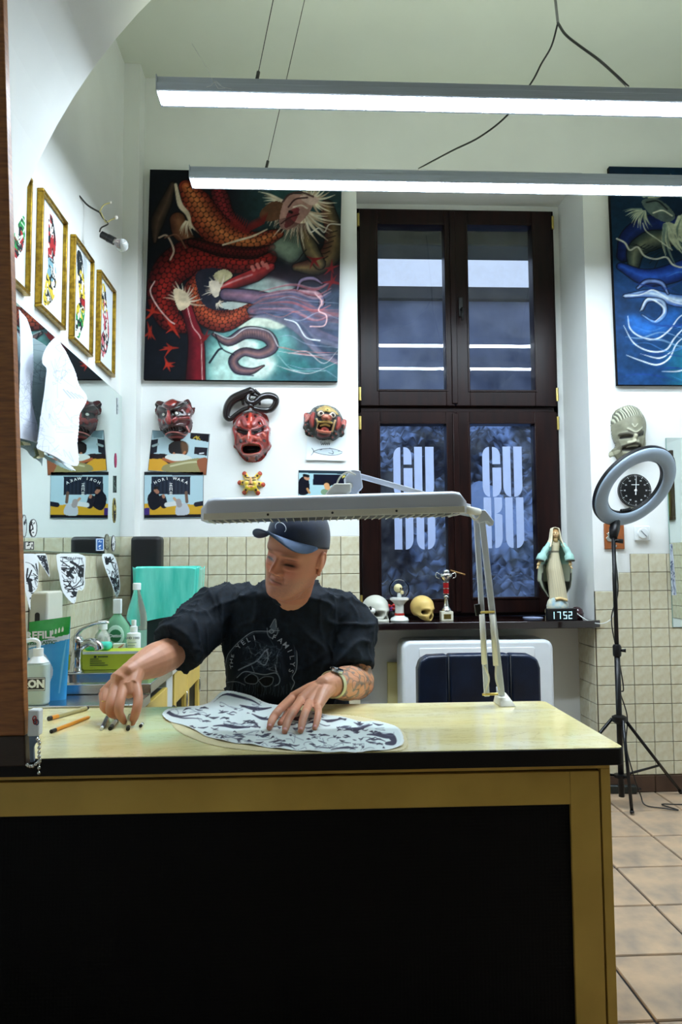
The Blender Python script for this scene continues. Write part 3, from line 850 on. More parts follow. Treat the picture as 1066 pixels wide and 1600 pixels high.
# mauve claw and waves
mv = ((70, 66, 92), (150, 112, 130), (62, 58, 84))
A.tubeshade([(430, 660), (560, 670), (700, 690), (800, 650), (880, 640)], [60, 70, 70, 60, 20], mv)
A.tubeshade([(560, 740), (700, 720), (820, 760), (920, 790)], [40, 110, 100, 60], ((76, 82, 112), (168, 88, 92), (70, 78, 108)))
A.tubeshade([(800, 640), (890, 650), (915, 700), (880, 740)], [26, 30, 28, 10], ((90, 70, 90), (214, 170, 176), (90, 60, 80)))
A.tubeshade([(790, 630), (810, 585), (870, 575), (915, 600)], [14, 22, 22, 10], ((60, 60, 90), (150, 130, 160), (60, 50, 70)))
rr_ = np.random.RandomState(8)
for k in range(26):
    o_ = rr_.uniform(-1, 1); c_ = [(66, 76, 104), (92, 98, 124), (132, 82, 92), (56, 70, 96), (168, 96, 98), (112, 122, 142)][k % 6]
    A.stroke([(540+rr_.uniform(0, 60), 740+40*o_), (680, 720+70*o_), (800, 760+100*o_), (890, 840+120*o_), (1003, 880+150*o_)], [4, rr_.uniform(14, 40), rr_.uniform(20, 46), rr_.uniform(14, 40), 20], c_, .6, soft=9)
for k in range(14):
    o_ = rr_.uniform(-1, 1)
    A.stroke([(600, 700+60*o_), (760, 690+90*o_), (880, 730+110*o_), (960, 700+120*o_)], [2, rr_.uniform(6, 16), rr_.uniform(6, 18), 3], [(196, 150, 160), (84, 88, 120), (150, 70, 80)][k % 3], .6, soft=5)
for k in range(13):
    y0 = rr_.uniform(620, 1040); x0 = rr_.uniform(620, 760); c_ = [(150, 160, 182), (206, 120, 116), (92, 108, 140), (222, 206, 206)][k % 4]
    A.stroke([(x0, y0), (x0+90, y0+30*rr_.uniform(-1, 1)), (x0+180, y0+50*rr_.uniform(-.6, 1)), (1003, y0+70*rr_.uniform(-.6, 1))], [1, rr_.uniform(3, 9), 4, 2], c_, .7)
A.stroke([(730, 780), (790, 800), (840, 870), (910, 885)], 6, (226, 232, 236)); A.stroke([(880, 650), (915, 690), (900, 735), (940, 760), (930, 810), (860, 815)], 6, (236, 190, 190))
A.stroke([(700, 960), (780, 1030), (940, 1035)], 4, (150, 190, 190), .8)
# coil at the bottom
A.poly([(430, 905), (520, 880), (600, 900), (570, 935), (480, 945)], (220, 232, 222), .9, smooth=True, soft=2)
A.poly([(540, 985), (640, 960), (690, 1000), (640, 1070), (560, 1060)], (214, 232, 222), .85, smooth=True, soft=3)
A.tubeshade([(375, 860), (450, 895), (540, 850), (640, 865), (672, 920), (610, 955), (530, 945), (478, 985), (500, 1030), (570, 1040), (632, 1012)], [14, 44, 60, 62, 56, 46, 40, 46, 44, 30, 6], ((58, 60, 84), (142, 104, 100), (44, 44, 64)))
A.stroke([(380, 852), (460, 878), (540, 828), (650, 842), (700, 915)], 5, (228, 232, 228), .8); A.stroke([(470, 968), (455, 1000), (490, 1052), (580, 1062)], 5, (40, 40, 58), .9)
for k in range(12): A.stroke([(520+12*k, 838+abs(k-5)*2), (524+12*k, 872)], 3, (60, 50, 66), .6)
A.stroke([(385, 860), (420, 930), (480, 960)], 6, (20, 24, 34)); A.stroke([(360, 1000), (400, 940), (420, 930)], 10, (26, 34, 44))
# red leaves
for (lx, ly) in ((70, 750), (175, 830), (60, 855), (165, 930), (150, 1010), (335, 880), (870, 480), (960, 520), (965, 590)):
    for k in range(6):
        a_ = rr_.uniform(0, 2*PI); l_ = rr_.uniform(30, 60)
        A.stroke([(lx, ly), (lx+l_*math.cos(a_), ly+l_*math.sin(a_))], [16, 2], (168, 44, 28) if lx < 300 else (120, 26, 30), .9)
def brushed(A, seed):
    """uneven paint: streaks and mottling, deeper darks"""
    n = A.fbm(40, seed, 3); m = A.fbm(14, seed+7, 3)
    A.C = A.C*(.72+.36*n+.22*m)[..., None]
    A.gain = .78
def canvas(art, c4, label, name='canvas_painting'):
    brushed(art, 17)
    """stretched canvas: c4 = wall points TL, TR, BR, BL"""
    TL, TR, BR, BL = [Vector(p) for p in c4]
    t = thing(name, label, 'painting', (BL+BR)/2)
    th = .03
    b = MB(); y0, y1 = YW-.034, YW-.004
    vs = [(p.x, y, p.z) for y in (y0, y1) for p in (TL, TR, BR, BL)]
    b.add(vs, [(0, 1, 2, 3), (7, 6, 5, 4), (0, 4, 5, 1), (1, 5, 6, 2), (2, 6, 7, 3), (3, 7, 4, 0)]); b.build('canvas', M_canvas, t)
    def fn(u, v, h):
        X = (TL.x*(1-u)+TR.x*u)*(1-v)+(BL.x*(1-u)+BR.x*u)*v
        Z = (TL.z*(1-u)+TR.z*u)*(1-v)+(BL.z*(1-u)+BR.z*u)*v
        return X, y0-.0008, Z
    art.sheet('painted_surface', fn, M_paint, t, smooth=False)
    return t
pa = [aY(236.5, 270, YW), aY(534, 275, YW), aY(527, 598, YW), aY(226.5, 595, YW)]
canvas(A, pa, 'large canvas painting of a coiling red dragon above the masks')

# ---- blue dragon canvas (sketch frame 485..1700 x 75..1520)
A = Art(490, -120, 1650, 1518, 250, 330, (12, 28, 48))
f1 = A.fbm(5, 21); f2 = A.fbm(11, 41)
A.mix(f1*.8, (16, 62, 92)); A.mix(np.clip((A.y-560)/150, 0, 1)*(.4+.6*f2), (28, 72, 128))
A.mix(np.clip((A.y-1150)/150, 0, 1)*np.clip((A.x-760)/160, 0, 1)*(.5+.5*f1), (36, 130, 150))
A.tubeshade([(560, 560), (600, 420), (720, 330), (900, 330), (1050, 460)], [90, 120, 150, 160, 120], ((10, 22, 70), (22, 44, 108), (8, 14, 40)))
A.tubeshade([(620, 640), (640, 520), (740, 440), (860, 420)], [70, 120, 150, 120], ((30, 50, 54), (120, 128, 104), (30, 44, 48)))
for k in range(8): A.stroke([(600+20*k, 470-12*k+k*k*6), (660+20*k, 490+8*k), (700+24*k, 470+6*k)], 6, (20, 30, 36), .9)
A.tubeshade([(540, 640), (700, 720), (880, 680), (1100, 560)], [60, 130, 140, 120], ((16, 40, 110), (40, 90, 190), (12, 26, 70)), scales=0)
A.tubeshade([(560, 860), (720, 840), (880, 890), (1100, 900)], [30, 60, 90, 100], ((60, 110, 190), (206, 226, 240), (50, 90, 170)))
A.tubeshade([(660, 960), (700, 890), (790, 900), (800, 990), (740, 1050), (660, 1000)], [20, 30, 34, 34, 26, 10], ((70, 110, 180), (190, 214, 236), (40, 70, 140)))
A.poly([(580, 1000), (690, 1030), (770, 1050), (820, 980), (900, 1000), (760, 1160), (640, 1150), (570, 1090)], (44, 120, 214), .8, smooth=True, soft=5)
A.tubeshade([(640, 800), (700, 750), (790, 760), (830, 840)], [20, 36, 36, 14], ((30, 50, 110), (140, 170, 220), (30, 40, 100)))
rr_ = np.random.RandomState(4)
for q in ([(570, 1010), (580, 1100), (640, 1160), (740, 1180), (830, 1110), (900, 1010), (1000, 960)], [(540, 1080), (600, 1210), (700, 1270), (800, 1260), (860, 1170), (930, 1090), (1000, 1050)],
          [(550, 1300), (640, 1340), (740, 1370), (820, 1320), (880, 1200), (1000, 1110)], [(640, 1290), (760, 1320), (850, 1260)], [(770, 1420), (880, 1415), (960, 1370), (1010, 1310)], [(545, 860), (650, 850), (740, 815), (860, 900), (1000, 930)], [(650, 970), (700, 880), (780, 920), (800, 980), (740, 1050)]):
    A.stroke(q, [3, 11, 12, 9, 4], (222, 236, 246), .95)
for k in range(26):
    y0 = rr_.uniform(700, 1480); x0 = rr_.uniform(500, 1100)
    A.stroke([(x0, y0), (x0+100, y0+40*rr_.uniform(-1, 1)), (x0+240, y0+70*rr_.uniform(-1, 1)), (x0+420, y0+90*rr_.uniform(-1, 1))], [1, rr_.uniform(4, 16), 8, 2], [(80, 140, 214), (30, 60, 140), (150, 190, 226)][k % 3], .65)
for (cx_, cy_, n_, l0, a0_, a1_, w0) in ((700, 200, 16, 150, 1.2, 3.0, 14), (720, 120, 12, 150, -2.6, -.2, 16), (830, 300, 22, 330, .2, 1.6, 24), (930, 240, 14, 260, .3, 1.8, 24), (980, 140, 14, 220, -2.4, .4, 22), (1200, 300, 18, 260, .2, 2.2, 22)):
    for k in range(n_):
        a_ = a0_+(a1_-a0_)*k/(n_-1)+rr_.uniform(-.06, .06); l_ = l0*rr_.uniform(.6, 1.1)
        A.stroke([(cx_+20*math.cos(a_), cy_+20*math.sin(a_)), (cx_+l_*.6*math.cos(a_+.1), cy_+l_*.6*math.sin(a_+.1)), (cx_+l_*math.cos(a_), cy_+l_*math.sin(a_))], [w0, w0*.7, 2], (196, 204, 172) if k % 3 else (110, 132, 122), .95, n=3)
A.poly([(690, 140), (780, 120), (860, 180), (900, 260), (840, 300), (740, 240)], (96, 112, 104), .9, smooth=True)
A.stroke([(720, 150), (790, 140), (850, 200)], 12, (24, 34, 40)); A.stroke([(760, 230), (820, 210), (880, 250)], 10, (220, 222, 196))
A.stroke([(520, 430), (570, 460), (600, 515), (650, 490), (690, 555), (760, 580), (830, 565), (870, 620), (930, 640), (960, 610)], 12, (222, 226, 206))
A.stroke([(690, 310), (710, 370), (780, 430), (870, 510)], 7, (206, 212, 190))
def cp(x, y): return 860+x/4.85, 290+y/4.85
p_ = [aY(*cp(484, -120), YW), aY(*cp(484, -120), YW), aY(*cp(546, 1520), YW), aY(*cp(546, 1520), YW)]
w_ = 1.05
pb = [Vector((1.722, YW, p_[0].z)), Vector((1.722+w_, YW, p_[0].z)), Vector((1.732+w_, YW, p_[2].z)), Vector((1.732, YW, p_[2].z))]
canvas(A, pb, 'large canvas painting of a blue dragon right of the window')

# ---- photographs and the fish sketch
def wallprint(art, quad, name, label, cat, lift=.004, mt=None, curl=0.0, border=(30, 34, 40), group=None):
    """a thin sheet on the wall; quad = picture points TL, TR, BR, BL"""
    TL, TR, BR, BL = [aY(x, y, YW) for x, y in quad]
    t = thing(name, label, cat, (BL+BR)/2, group)
    def at(u, v):
        X = (TL.x*(1-u)+TR.x*u)*(1-v)+(BL.x*(1-u)+BR.x*u)*v
        Z = (TL.z*(1-u)+TR.z*u)*(1-v)+(BL.z*(1-u)+BR.z*u)*v
        return X, Z
    def fn(u, v, h):
        X, Z = at(u, v); return X, YW-lift-curl*v**3, Z
    art.sheet('print', fn, mt or M_print, t, smooth=False)
    if not curl:
        b = MB(); vs = []
        for y in (YW-lift+.0005, YW):
            for (u, v) in ((-.006, -.008), (1.006, -.008), (1.006, 1.008), (-.006, 1.008)):
                x, z = at(u, v); vs.append((x, y, z))
        b.add(vs, [(0, 1, 2, 3), (7, 6, 5, 4), (0, 4, 5, 1), (1, 5, 6, 2), (2, 6, 7, 3), (3, 7, 4, 0)])
        b.build('backing_board', mat('board', tuple(lin(c) for c in border)+(1,), .5), t)
    return t
def cq(x, y): return 215+x/3.046, 600+y/3.046
# tattooing photo under the oni mask
A = Art(50, 222, 342, 425, 120, 86, (178, 204, 212))
A.poly([(50, 222), (110, 222), (112, 250), (60, 262)], (120, 150, 160)); A.poly([(245, 222), (342, 222), (342, 262), (245, 250)], (14, 16, 26))
A.poly([(50, 270), (82, 262), (84, 330), (50, 345)], (30, 34, 44)); A.poly([(50, 340), (120, 335), (180, 350), (180, 380), (50, 420)], (34, 26, 30))
A.poly([(50, 366), (110, 362), (150, 385), (140, 425), (50, 425)], (214, 160, 50)); A.stroke([(60, 300), (84, 290)], 12, (150, 170, 170))
A.poly([(140, 290), (180, 264), (225, 270), (240, 310), (225, 340), (190, 330), (150, 330)], (28, 26, 28), smooth=True)
A.poly([(200, 270), (236, 280), (238, 320), (214, 330)], (96, 70, 50), smooth=True, soft=1); A.stroke([(170, 330), (185, 355)], 12, (176, 116, 84)); A.stroke([(225, 320), (205, 355)], 12, (176, 110, 70))
A.poly([(130, 345), (200, 330), (260, 345), (250, 370), (150, 372)], (214, 220, 214), smooth=True); A.stroke([(120, 362), (170, 375), (210, 372)], 14, (170, 96, 60))
A.poly([(120, 400), (160, 380), (230, 360), (300, 345), (342, 362), (342, 425), (140, 425)], (148, 140, 96), smooth=True); A.stroke([(160, 395), (240, 372), (320, 360)], 9, (196, 190, 150))
A.poly([(290, 360), (342, 345), (342, 430), (325, 430)], (150, 90, 62), smooth=True); A.poly([(272, 290), (338, 290), (338, 330), (272, 326)], (24, 26, 40)); A.stroke([(300, 322), (320, 318)], 6, (222, 226, 230))
A.stroke([(262, 248), (272, 240), (282, 250)], 5, (196, 170, 60)); A.stroke([(276, 236), (296, 252)], 5, (196, 170, 60)); A.stroke([(290, 236), (280, 254)], 4, (196, 170, 60))
wallprint(A, [cq(72, 222), cq(343, 240), cq(326, 432), cq(52, 412)], 'photograph', 'tattooing photograph tucked under the red grimacing mask', 'photograph')
# banner photo
A = Art(35, 420, 312, 638, 130, 100, (176, 206, 216))
A.poly([(35, 420), (312, 420), (312, 437), (35, 434)], (20, 26, 34)); A.poly([(68, 440), (252, 440), (250, 528), (66, 524)], (26, 34, 48))
A.mix(((A.x > 68) & (A.x < 250) & (A.y > 440) & (A.y < 526))*(.5+.5*np.sin(A.x*.35))*.25, (70, 90, 112))
A.poly([(35, 570), (100, 560), (312, 580), (312, 625), (35, 625)], (206, 160, 44)); A.poly([(35, 622), (312, 622), (312, 638), (35, 638)], (16, 18, 26))
A.poly([(60, 520), (85, 500), (105, 530), (120, 570), (80, 600), (55, 580), (50, 540)], (20, 24, 36), smooth=True); A.stroke([(88, 506), (96, 514)], 18, (160, 110, 90)); A.stroke([(84, 496), (94, 494)], 12, (22, 22, 26))
A.stroke([(120, 545), (128, 575)], 34, (26, 28, 40)); A.stroke([(124, 532), (126, 538)], 14, (170, 120, 96)); A.stroke([(140, 575), (190, 570), (230, 585)], 22, (216, 220, 220)); A.stroke([(175, 545), (190, 560)], 12, (190, 150, 120))
A.poly([(190, 575), (230, 570), (248, 600), (240, 622), (185, 622)], (190, 196, 204), smooth=True); A.stroke([(196, 560), (200, 576)], 26, (160, 150, 150)); A.stroke([(232, 518), (236, 562)], 14, (110, 84, 70))
A.stroke([(280, 575), (312, 570)], 22, (30, 32, 44)); A.poly([(35, 590), (60, 588), (60, 622), (35, 622)], (60, 40, 110)); A.stroke([(155, 470), (156, 535)], 9, (206, 216, 222), .35)
bn = wallprint(A, [cq(34, 420), cq(313, 419), cq(311, 636), cq(33, 640)], 'photograph', 'photograph of tattooists before a dark banner, lowest left', 'photograph')
M_white = mat('white_ink', S(226, 230, 228), .7, var=.02)
for k, ch in enumerate('HORI WAKA'):
    if ch == ' ': continue
    u = (k-4)/4.; x = 159+u*74; y = 449+u*u*20
    c = aY(*cq(x, y), YW-.0052)
    text(ch, .0215, basis((c.x, YW-.0052, c.z), (math.cos(-u*.5), 0, math.sin(-u*.5)), (-math.sin(-u*.5), 0, math.cos(-u*.5))), M_white, 'banner_letter', bn, bold=.0004)
for k, (yy, segs) in enumerate(((480, ((-7, -6, 7, -6), (0, -9, 0, 8), (-6, 2, 6, 2), (-7, 8, -2, 3), (7, 8, 2, 3))), (500, ((-6, -7, -6, 8), (-6, -7, 6, -7), (6, -7, 6, 8), (-6, 0, 6, 0))), (520, ((-7, -4, 7, -4), (-3, -9, -3, 8), (4, -9, 3, 8), (-7, 4, 7, 4))))):
    for s_ in segs:
        a = aY(*cq(159+s_[0], yy+s_[1]), YW-.0052); b = aY(*cq(159+s_[2], yy+s_[3]), YW-.0052)
        m_ = MB(); m_.tube([a, b], .0012, 4); m_.build('banner_stroke', M_white, bn)
# third photo, partly behind the desk lamp
A = Art(768, 412, 1010, 600, 120, 90, (168, 206, 214))
A.poly([(768, 412), (1010, 412), (1010, 428), (768, 424)], (36, 52, 62)); A.poly([(832, 430), (1010, 430), (1010, 488), (830, 484)], (14, 18, 36))
A.poly([(770, 460), (800, 440), (815, 480), (808, 530), (768, 530)], (16, 18, 30), smooth=True); A.stroke([(800, 448), (806, 452)], 20, (190, 140, 110)); A.stroke([(792, 436), (808, 440)], 14, (20, 20, 24)); A.stroke([(806, 505), (815, 525)], 10, (190, 140, 90))
A.stroke([(893, 470), (898, 478)], 30, (20, 20, 26)); A.stroke([(890, 485), (894, 500)], 24, (214, 160, 110)); A.stroke([(880, 520), (900, 530)], 30, (120, 150, 120)); A.stroke([(960, 500), (1010, 515)], 24, (40, 40, 60)); A.poly([(768, 545), (1010, 545), (1010, 600), (768, 600)], (200, 150, 60))
A.stroke([(958, 436), (972, 444)], 5, (206, 190, 90)); A.stroke([(970, 434), (960, 446)], 5, (206, 190, 90))
wallprint(A, [cq(768, 412), cq(1030, 416), cq(1030, 590), cq(766, 588)], 'photograph', 'photograph of two tattooists partly hidden by the white desk lamp', 'photograph')
# fish sketch
def cf(x, y): return 450+x/9.41, 620+y/9.41
A = Art(268, 560, 855, 945, 110, 76, (226, 236, 240))
A.poly([(375, 805), (460, 770), (600, 755), (720, 770), (800, 800), (790, 830), (700, 855), (560, 850), (460, 830)], (190, 204, 210), .8, smooth=True)
for q in ([(370, 800), (460, 765), (600, 748), (720, 765), (805, 800)], [(375, 808), (470, 838), (600, 858), (720, 852), (800, 820)], [(345, 745), (375, 800), (340, 865)], [(610, 740), (640, 752), (660, 752)], [(650, 780), (670, 815), (650, 840)], [(740, 790), (770, 785)], [(600, 820), (670, 835)], [(470, 775), (500, 765)]):
    A.stroke(q, [7, 9, 6], (40, 48, 56), .9)
for k in range(5): A.stroke([(480+30*k, 640+10*(k % 2)), (490+28*k, 690), (510+26*k, 660)], 7, (40, 44, 50), .9)
wallprint(A, [cf(285, 590), cf(850, 596), cf(848, 945), cf(268, 932)], 'fish_sketch', 'small white card with a pencil sketch of a fish', 'drawing', lift=.003, mt=M_paper_print, curl=.010)

# ---- carved masks: relief surfaces hanging on the wall
M_lacq = colmat('lacquered_wood', .22, .6, coat=.5)
M_carv = colmat('painted_wood', .45, .4)
M_stone = colmat('grey_resin', .5, .4)
def relief(art, to_px, mask, depth, name, label, cat, mt, bl=2, dome=18, group=None, domew=1.0, face_name='carving'):
    m_ = mask.astype(float)
    D = np.clip((art.blur(m_, dome)-.5)*2, 0, 1)**.55*domew
    D = D*np.clip((art.blur(m_, 2)-.5)*2.2, 0, 1)
    H = art.blur(art.H, bl)
    px_, py_ = to_px(art.x, art.y)
    X, Y, Z = aYn(px_, py_, YW-depth*.5)
    cx_, cz_ = float(X[mask].mean()), float(Z[mask].min())
    t = thing(name, label, cat, (cx_, YW, cz_), group)
    Yf = YW-.001-np.maximum(depth*D+H*np.clip(D*6, 0, 1), 0)*mask
    V = np.stack([X, Yf, Z], -1).reshape(-1, 3)
    q = gridfaces(art.nx, art.ny, mask=mask); V, q, C = compact(V, q, art.linear())
    npmesh(face_name, V, q[:, ::-1], mt, t, C)
    return t
# 1 grimacing oni
A = Art(60, 160, 680, 830, 112, 122, (58, 26, 30))
out = catmull([(110, 215), (150, 205), (240, 225), (300, 188), (350, 180), (400, 205), (470, 215), (545, 182), (590, 230), (612, 300), (650, 300), (645, 370), (605, 450), (618, 500), (616, 560), (600, 630), (565, 710), (500, 770), (420, 800), (310, 795), (230, 745), (170, 650), (140, 560), (125, 490), (128, 440), (95, 400), (84, 330), (98, 300), (82, 262)], 5, True)
mk = A.inpoly(out)
A.mix(A.fbm(6, 3)*.5, (96, 34, 36))
A.poly([(300, 190), (360, 185), (420, 220), (330, 310), (230, 240)], (142, 50, 44), .8, smooth=True, h=.006, soft=3); A.stroke([(250, 270), (320, 300), (400, 262)], 22, (176, 60, 50), .8, h=.008); A.stroke([(250, 235), (320, 275), (400, 230)], 14, (150, 50, 46), .8, h=.005); A.stroke([(550, 260), (580, 310), (560, 380)], 40, (150, 54, 52), .7, soft=12)
for sgn, b_ in ((1, [(95, 270), (180, 330), (260, 370), (315, 400)]), (-1, [(530, 250), (460, 320), (400, 370), (345, 390)])):
    A.stroke(b_, [60, 64, 50, 30], (16, 12, 14), 1, h=.022); A.stroke([(p[0]+4, p[1]-26) for p in b_], 8, (170, 150, 150), .7, h=.004)
for (ex, ey) in ((236, 436), (424, 424)):
    A.stroke([(ex-50, ey+6), (ex+50, ey)], 70, (14, 10, 12), 1, h=-.006); A.stroke([(ex-1, ey), (ex+1, ey)], 42, (236, 236, 228), 1, h=.012)
A.stroke([(320, 420), (318, 500), (318, 545)], [50, 70, 84], (150, 50, 50), 1, h=.040); A.stroke([(316, 430), (316, 540)], [16, 26], (206, 120, 116), .8)
A.stroke([(240, 540), (262, 520)], 60, (132, 46, 46), 1, h=.024); A.stroke([(395, 530), (418, 510)], 64, (140, 50, 50), 1, h=.024); A.stroke([(390, 515), (420, 500)], 12, (222, 170, 170), .8)
A.stroke([(150, 500), (190, 520)], 50, (120, 42, 44), .9, h=.012); A.stroke([(470, 500), (540, 480), (590, 470)], 36, (126, 44, 44), .9, h=.014)
A.stroke([(220, 640), (300, 610), (400, 600), (500, 590), (545, 620), (530, 680), (440, 670), (330, 675), (240, 690), (220, 640)], 30, (52, 22, 26), 1, h=.012)
A.poly([(235, 640), (330, 625), (480, 610), (520, 630), (500, 660), (350, 660), (250, 680)], (12, 8, 10), 1, smooth=True, h=-.022)
for k in range(7): A.stroke([(262+36*k, 632-3*k), (262+36*k, 650-3*k)], 22, (96, 84, 84), .8, h=.012)
A.stroke([(235, 705), (300, 680), (420, 680), (520, 700), (570, 650), (550, 590)], 18, (206, 126, 120), .9, h=.012); A.stroke([(270, 740), (400, 735), (520, 735)], 24, (132, 44, 46), .9, h=.012)
for e_ in ([(110, 340), (130, 440)], [(625, 330), (600, 440)]): A.stroke(e_, [40, 24], (80, 32, 34), .9, h=.01)
relief(A, lambda x, y: (230+x/8.883, 600+y/8.883), mk, .085, 'oni_mask', 'dark red lacquered mask with white eyes and bared teeth', 'mask', M_lacq, dome=26)
# 2 howling red mask with twisted black horns
def c2(x, y): return 340+x/8.21, 595+y/8.21
A = Art(160, 340, 700, 1050, 108, 142, (120, 44, 42))
out = catmull([(300, 385), (420, 360), (540, 375), (620, 410), (655, 480), (660, 560), (682, 590), (676, 660), (665, 740), (688, 810), (668, 865), (640, 900), (600, 970), (540, 1020), (440, 1035), (350, 1020), (280, 950), (230, 870), (192, 830), (205, 760), (178, 650), (172, 590), (186, 555), (182, 500), (220, 440)], 5, True)
mk = A.inpoly(out); f1 = A.fbm(7, 9)
A.mix(np.clip((480-A.y)/120, 0, 1)*.8, (122, 84, 88)); A.mix(f1*.7, (176, 60, 48)); A.mix(np.clip(A.fbm(12, 4)-.55, 0, 1)*3, (60, 20, 22))
A.stroke([(250, 560), (270, 490), (320, 480), (370, 580)], 60, (160, 84, 84), .9, h=.02); A.stroke([(610, 560), (580, 490), (530, 490), (470, 580)], 60, (160, 84, 84), .9, h=.02)
A.stroke([(420, 420), (425, 600)], [40, 70], (196, 66, 50), .8, h=.014); A.stroke([(440, 480), (440, 530)], 14, (236, 180, 170), .9)
A.stroke([(270, 640), (370, 680)], [40, 50], (20, 12, 14), 1, h=-.02); A.stroke([(570, 630), (470, 680)], [40, 50], (20, 12, 14), 1, h=-.02)
A.stroke([(250, 600), (330, 640), (400, 660)], 24, (70, 20, 24), 1, h=.022); A.stroke([(610, 590), (530, 635), (450, 660)], 24, (70, 20, 24), 1, h=.022)
A.stroke([(418, 690), (415, 780)], [44, 76], (196, 76, 62), 1, h=.036); A.stroke([(416, 690), (414, 770)], 14, (240, 200, 190), .9)
A.stroke([(330, 760), (370, 740)], 54, (190, 84, 70), .9, h=.018); A.stroke([(460, 745), (510, 760)], 54, (190, 84, 70), .9, h=.018)
for q in ((300, 740), (540, 740), (270, 690), (590, 680)): A.stroke([q, (q[0]+20, q[1]+30)], 26, (206, 110, 90), .8, h=.01)
A.stroke([(310, 900), (330, 835), (430, 825), (540, 835), (555, 880), (520, 930), (420, 945), (330, 930), (310, 900)], 34, (170, 58, 54), 1, h=.02); A.poly([(330, 850), (430, 840), (540, 850), (530, 905), (430, 925), (340, 915)], (14, 12, 14), 1, smooth=True, h=-.05)
A.stroke([(340, 835), (430, 828), (530, 838)], 10, (150, 120, 90), .9); A.stroke([(320, 940), (430, 955), (540, 930)], 14, (226, 150, 140), .8, h=.01)
for q in ((370, 985), (490, 990), (605, 920), (300, 780), (540, 550), (380, 460), (485, 455), (600, 770)): A.stroke([q, (q[0]+4, q[1]+6)], 34, (30, 14, 16), .85, h=-.004); 
for e_ in ([(195, 610), (215, 720), (205, 830)], [(665, 610), (660, 720), (668, 830)]): A.stroke(e_, [44, 34, 50], (150, 50, 48), .9, h=.012)
t = relief(A, c2, mk, .10, 'horned_mask', 'weathered red howling mask crowned with looping black horns', 'mask', M_lacq, dome=28)
M_horn = mat('black_lacquer_horn', S(26, 20, 22), .2, var=.3, coat=.5)
def horn(pts, r, flat=.75):
    q = [aY(*c2(x, y), YW-d_) for x, y, d_ in pts]
    q = catmull([tuple(p) for p in q], 6); k = len(q); rr_ = np.interp(np.linspace(0, 1, k), np.linspace(0, 1, len(r)), r)
    b = MB(); b.tube(q, list(rr_), 8, flat=flat); b.build('horn', M_horn, t, smooth=True)
horn([(400, 345, .06), (330, 370, .05), (240, 430, .04), (165, 490, .035), (115, 450, .035), (130, 340, .04), (200, 240, .045), (330, 180, .05), (440, 130, .055), (470, 110, .055)], [.010, .012, .012, .014, .018, .022, .025, .026, .022, .008], 1.05)
horn([(470, 110, .055), (390, 200, .06), (400, 270, .065), (470, 280, .065), (560, 210, .06), (660, 190, .055), (740, 220, .05), (745, 290, .045), (680, 370, .04), (560, 375, .045), (450, 350, .06)], [.008, .014, .017, .017, .017, .018, .018, .017, .016, .014, .012], 1.05)
horn([(390, 345, .07), (420, 320, .075), (455, 345, .07)], [.01, .014, .01]); horn([(470, 115, .05), (520, 160, .045), (575, 188, .04)], [.012, .012, .003]); horn([(330, 310, .03), (330, 240, .03), (420, 180, .035), (520, 200, .035), (545, 310, .03)], [.02, .024, .024, .022, .018], .4)
# 3 lion mask
def c3(x, y): return 450+x/9.41, 620+y/9.41
A = Art(200, 80, 890, 650, 128, 106, (60, 62, 60))
out = catmull([(380, 135), (440, 105), (520, 100), (600, 105), (690, 130), (760, 190), (800, 260), (810, 300), (865, 315), (868, 380), (850, 450), (835, 480), (835, 540), (800, 580), (760, 600), (720, 632), (660, 635), (610, 612), (540, 625), (450, 615), (400, 580), (350, 580), (260, 545), (245, 480), (218, 440), (228, 380), (232, 330), (228, 260), (250, 212), (320, 205), (350, 160)], 5, True)
mk = A.inpoly(out); A.mix(A.fbm(9, 2)*.6, (34, 36, 36))
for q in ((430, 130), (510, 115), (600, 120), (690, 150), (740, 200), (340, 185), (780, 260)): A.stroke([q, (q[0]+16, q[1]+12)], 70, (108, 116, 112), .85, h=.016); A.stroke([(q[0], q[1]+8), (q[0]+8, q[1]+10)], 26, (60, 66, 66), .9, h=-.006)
A.poly([(420, 200), (500, 150), (580, 140), (680, 190), (740, 270), (640, 260), (560, 240), (450, 240)], (176, 150, 92), 1, smooth=True, h=.012); A.stroke([(570, 205), (590, 215)], 60, (206, 180, 104), 1, h=.008); A.stroke([(578, 212), (582, 214)], 20, (40, 60, 44), 1)
for sx_, pts in ((1, [(260, 235), (290, 300), (270, 350)]), (1, [(840, 330), (830, 400), (850, 440)])): A.stroke(pts, [60, 90, 50], (176, 92, 84), 1, h=.02); A.stroke(pts, [20, 40, 20], (206, 130, 118), .9, h=-.008)
for pts in ([(370, 260), (350, 350), (360, 440)], [(750, 330), (750, 420), (720, 480)]): A.stroke(pts, [60, 80, 50], (136, 48, 44), 1, h=.02); A.stroke(pts, [20, 30, 20], (176, 84, 76), .8)
for q in ((250, 400), (300, 520), (350, 560), (260, 480), (800, 500), (740, 590), (700, 540), (650, 590), (820, 440)): A.stroke([q, (q[0]+14, q[1]+20)], 60, (52, 54, 54), .9, h=.018); A.stroke([(q[0]+4, q[1]+8), (q[0]+10, q[1]+12)], 22, (176, 90, 78), .9)
for (ex, ey) in ((480, 275), (650, 295)): A.stroke([(ex-4, ey), (ex+4, ey)], 86, (222, 210, 190), 1, h=.03); A.stroke([(ex+6, ey+4), (ex+10, ey+6)], 44, (30, 16, 16), 1, h=.006); A.stroke([(ex-40, ey-30), (ex, ey-46), (ex+40, ey-30)], 16, (30, 26, 26), 1, h=.012)
A.stroke([(530, 340), (560, 330), (600, 350)], 84, (168, 96, 76), 1, h=.05); A.stroke([(545, 320), (575, 325)], 24, (214, 160, 130), .8)
A.stroke([(420, 350), (440, 420), (430, 500)], 30, (196, 160, 110), .9, h=.02); A.stroke([(690, 370), (670, 440), (650, 520)], 30, (196, 160, 110), .9, h=.02)
